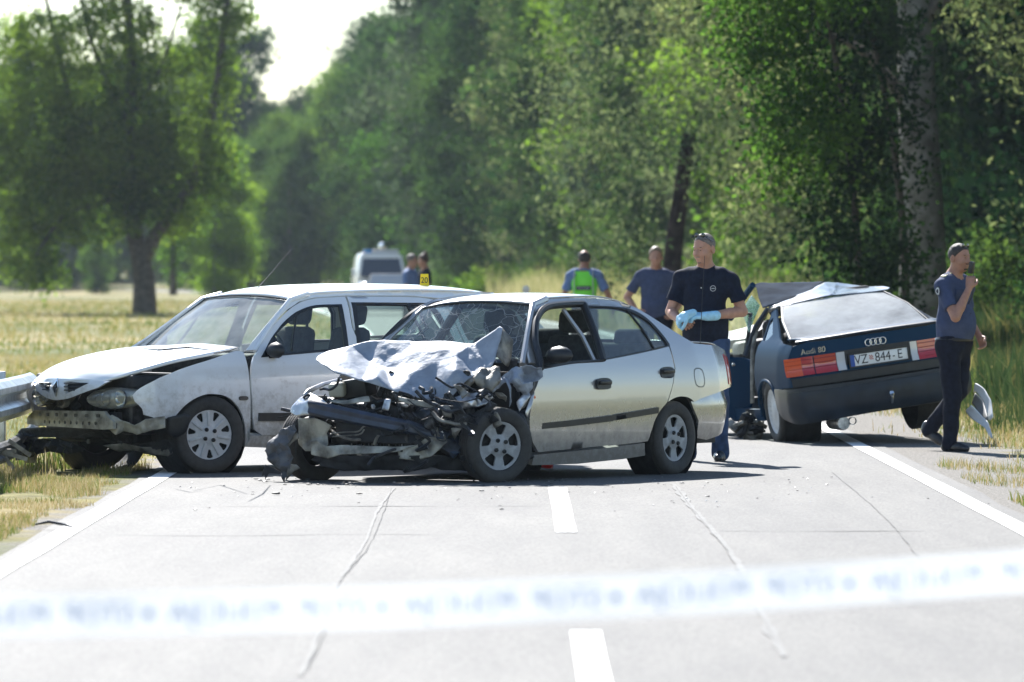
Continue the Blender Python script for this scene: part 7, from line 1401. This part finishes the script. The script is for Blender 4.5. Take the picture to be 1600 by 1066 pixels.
# -- two people by the far white car
a = 118.0
P5 = dict(P4, shirt=M_shirt2, elR=(.26, .02, 1.18), elL=(-.26, .02, 1.18), wrR=(.24, .15, .98), wrL=(-.24, .16, 1.0), seed=18, h=.014, detail=False)
r5, b5, H5, T5, S5 = person('grey haired man in light blue shirt standing beside a dark haired woman in the distance', (world_at(641, 420, a).x, a, 0), facing(1, -.4), P5)
hair(r5, H5, T5, M_hairg, [((0, .055, .045), (0, .8, -.55)), ((0, 0, -.04), (0, -.0, -1))], g=.008, h=.01)
P6 = dict(P5, shirt=M_trous, seed=19); P6['fat'] = .9; P6['belly'] = .13
r6, b6, H6, T6, S6 = person('dark haired woman with hair tied up standing in the distance behind the white estate', (world_at(664, 420, a + 3).x, a + 3, 0), facing(-1, -.3), P6)
hair(r6, H6, T6, mat('hair_brown', (.06, .03, .02), .6), [((0, .060, .05), (0, .8, -.55)), ((0, 0, -.09), (0, -.0, -1))], g=.014, h=.01, extra=[((0, -.06, .13), (.05, .05, .045))])
# ================================================================= foreground tape and litter
tape = empty('police_tape', (0, 12.8, 0), label='white police cordon tape with pale blue lettering stretched across the foreground', cat='tape')
def tp(x):   # centre of the tape
    px = CX + x / 12.8 * F; py = 893 + 70 * (1 - px / 1600) + 14 * (1 - ((px - 800) / 800) ** 2) * .9; return CH - (py - CY) / F * 12.8
def tape_mat():
    m = bpy.data.materials.new('tape_film'); m.use_nodes = True; t = m.node_tree; t.nodes.clear(); L = t.links.new; out = t.nodes.new('ShaderNodeOutputMaterial'); a_ = t.nodes.new('ShaderNodeBsdfDiffuse'); a_.inputs[0].default_value = (.62, .64, .66, 1); b_ = t.nodes.new('ShaderNodeBsdfTranslucent'); b_.inputs[0].default_value = (.56, .58, .60, 1)
    mx = t.nodes.new('ShaderNodeMixShader'); mx.inputs[0].default_value = .5; L(a_.outputs[0], mx.inputs[1]); L(b_.outputs[0], mx.inputs[2]); L(mx.outputs[0], out.inputs[0]); return m
xs_ = np.linspace(-4.2, 4.2, 90); v = []
for x in xs_:
    c = tp(x) if abs(x) < 1.3 else tp(math.copysign(1.3, x)) + (abs(x) - 1.3) * .06 * (1 if x > 0 else -1)
    tw = .006 * math.sin(x * 5)
    for k in (-1, -.33, .33, 1): v.append((x, tw * k + .004 * math.sin(x * 9 + k), c + k * .039))
f = [(i * 4 + k, i * 4 + k + 1, (i + 1) * 4 + k + 1, (i + 1) * 4 + k) for i in range(len(xs_) - 1) for k in range(3)]
mesh_obj('tape_film', v, f, tape_mat(), tape)
M_tblue = mat('tape_print_blue', (.34, .48, .75), .7, trans=0)
def tape_word(t, x, s=.062):
    z = tp(x); a = math.atan((tp(x + .1) - tp(x - .1)) / .2)
    return text_obj(t, s, M_tblue, tape, Matrix.Translation((x, -.011, z)) @ Matrix.Rotation(-a, 4, 'Y') @ Matrix.Rotation(R(90), 4, 'X'), 'lettering', .0003, sx=-1.0)
for k in range(-3, 4):
    x0 = (232 + 365 * (k + 2) - CX) / F * 12.8
    q = MB(); q.prism([(.012 * math.cos(R(72 * i + 18)), .012 * math.sin(R(72 * i + 18))) for i in range(5)], -.012, -.0112, lambda u, v_, t: (u + x0, t, v_ + tp(x0))); q.build('printed_star', M_tblue, tape)
    tape_word('POLICIJA', x0 + .155, .058); tape_word('STOP', x0 + .37, .058)
rd = random.Random(77)
M_bits = [M_black, M_dark, M_bumpgrey]
def chunk(name, loc, s, m, label, group, cat='debris', flat=.35, seed=0):
    bm = bmesh.new(); bmesh.ops.create_icosphere(bm, subdivisions=1, radius=1)
    r_ = random.Random(seed)
    for v_ in bm.verts: v_.co = Vector((v_.co.x * s * r_.uniform(.5, 1.6), v_.co.y * s * r_.uniform(.4, 1.2), max(v_.co.z, -.55) * s * flat * r_.uniform(.6, 1.3) + s * flat * .5))
    me = bpy.data.meshes.new(name); bm.to_mesh(me); bm.free(); me.materials.append(m); o = bpy.data.objects.new(name, me); COL.objects.link(o); o.location = loc; o.rotation_euler.z = r_.uniform(0, 6); return tag(o, label, cat, group)
for i, (a, b, s) in enumerate(((431, 775, .035), (1106, 779, .022), (1065, 758, .022), (305, 800, .015), (326, 797, .012), (960, 802, .010), (943, 772, .010), (1450, 782, .012), (1363, 780, .010), (350, 762, .012), (395, 772, .010), (345, 777, .008), (300, 757, .012), (1545, 790, .01), (1050, 786, .010))):
    p = ground_at(a, b); chunk('debris_fragment', (p.x, p.y, .012), s, M_bits[i % 3], 'small black plastic fragment lying on the asphalt', 'crash fragments on the road', 'fragment', seed=i)
for i in range(40):
    p = ground_at(rd.uniform(400, 900), 750 + abs(rd.gauss(0, 12))); chunk('debris_fragment', (p.x, p.y, .012), rd.uniform(.010, .022), rd.choice(M_bits), 'small black plastic fragment lying on the asphalt', 'crash fragments on the road', 'fragment', seed=i + 300)
for i in range(150):
    p = ground_at(rd.uniform(260, 1300), 748 + abs(rd.gauss(0, 20))); chunk('debris_fragment', (p.x, p.y, .012), rd.uniform(.004, .012), rd.choice(M_bits + [M_rawmetal, M_clear]), 'tiny dark crumb of car debris scattered on the road before the silver saloon', 'tiny crash crumbs', 'fragment', seed=i + 50)
p = ground_at(853, 738); chunk('red_lens_fragment', (p.x, p.y, .03), .06, mat('red_plastic', (.8, .01, .015), .35), 'bright red plastic piece under the sill of the silver saloon', None, 'fragment', .6, 5)
p = ground_at(84, 830)
q = MB(); q.tube([(-.11, 0, .03), (-.03, .01, .045), (.05, 0, .03), (.12, -.02, .012)], [.012, .02, .018, .008], 6, flat=.5); o = q.build('rubber_strip', M_black, None, smooth=True); o.location = (p.x, p.y, .01); tag(o, 'black bent rubber piece lying on the left verge by the edge line', 'fragment')
# torn white bumper standing in the grass behind the walking officer
M_wb = mat('bumper_white_plastic', (.82, .82, .80), .4, coat=.3, dirt=((.3, .28, .24), .4, 8, .3))
bp_ = empty('torn_bumper', (0, 0, 0), label='torn off white bumper lying upright in the grass behind the walking officer', cat='bumper')
crumple('bumper_skin', bp_, [tuple(world_at(*ZA(a, b), y)) for a, b, y in ((1345, 590, 56.6), (1395, 625, 56.4), (1430, 680, 56.2), (1443, 780, 56.0), (1425, 800, 56.1), (1440, 885, 55.9), (1422, 875, 56.0), (1400, 820, 56.2), (1330, 770, 56.7), (1290, 730, 57.0), (1300, 690, 57.0), (1360, 740, 56.7), (1400, 760, 56.4), (1385, 700, 56.6), (1340, 640, 56.9))], M_wb, None, sub=2, amp=.006, fs=6, smooth=1, thick=.006, outline=None) if False else None
def free_sheet(name, parent, pts, m, amp=.005, seed=0, smooth=1, sub=2, conv=ZA, thick=.006):
    class FF:
        def pin(s, px, py, ax, val): return world_at(px, py, val)
    return crumple(name, parent, pts, m, FF(), 'y', sub=sub, amp=amp, fs=8, smooth=smooth, conv=conv, outline=list(range(len(pts))), seed=seed, thick=thick)
free_sheet('bumper_skin', bp_, [(1345, 590, 56.6), (1395, 625, 56.45), (1430, 680, 56.3), (1443, 780, 56.1), (1420, 800, 56.2), (1385, 690, 56.5), (1350, 640, 56.7), (1335, 650, 56.9)], M_wb)
free_sheet('bumper_skin', bp_, [(1325, 705, 56.5), (1360, 740, 56.4), (1410, 790, 56.2), (1425, 830, 56.1), (1440, 887, 55.95), (1420, 880, 56.0), (1395, 830, 56.15), (1320, 780, 56.6), (1290, 740, 56.8)], M_wb, seed=4)
free_sheet('bumper_inside', bp_, [(1345, 640, 56.9), (1390, 690, 56.8), (1420, 790, 56.5), (1400, 800, 56.6), (1350, 735, 56.9), (1325, 700, 57.0)], mat('bumper_inner_grey', (.30, .30, .30), .6), seed=5)
# far guard rail on the outside of the bend and a marker post
fr_ = empty('guard_rail', (-15.5, 430, 0), label='distant pale guard rail on the outside of the road bend beyond the meadow', cat='guard rail')
wbeam([world_at(395, 437.5, 436), world_at(430, 438, 432), world_at(465, 440, 430), world_at(494, 445, 428)], fr_, 'rail', M_galv, 1.1)
for a in (400, 425, 450, 475, 492):
    p = world_at(a, 440, 431); q = MB(); q.box((p.x + 15.5, .05, .1), (.1, .1, .9)); q.build('post', M_galv, fr_)
for (a, b, d) in ((822, 452, 118),):
    p = world_at(a, b, d); ps = empty('reflector_post', (p.x, d, 0), label='white roadside marker post with round reflector beyond the silver saloon', cat='marker post')
    q = MB(); q.tube([(0, 0, 0), (0, 0, p.z)], [.05, .05], 8); q.build('post', M_whiteclean, ps); q = MB(); q.lathe([(.0001, -.06), (.07, -.055), (.07, -.04), (.0001, -.04)], 14, 'y', (0, 0, p.z)); q.build('reflector', M_clear, ps, smooth=True)
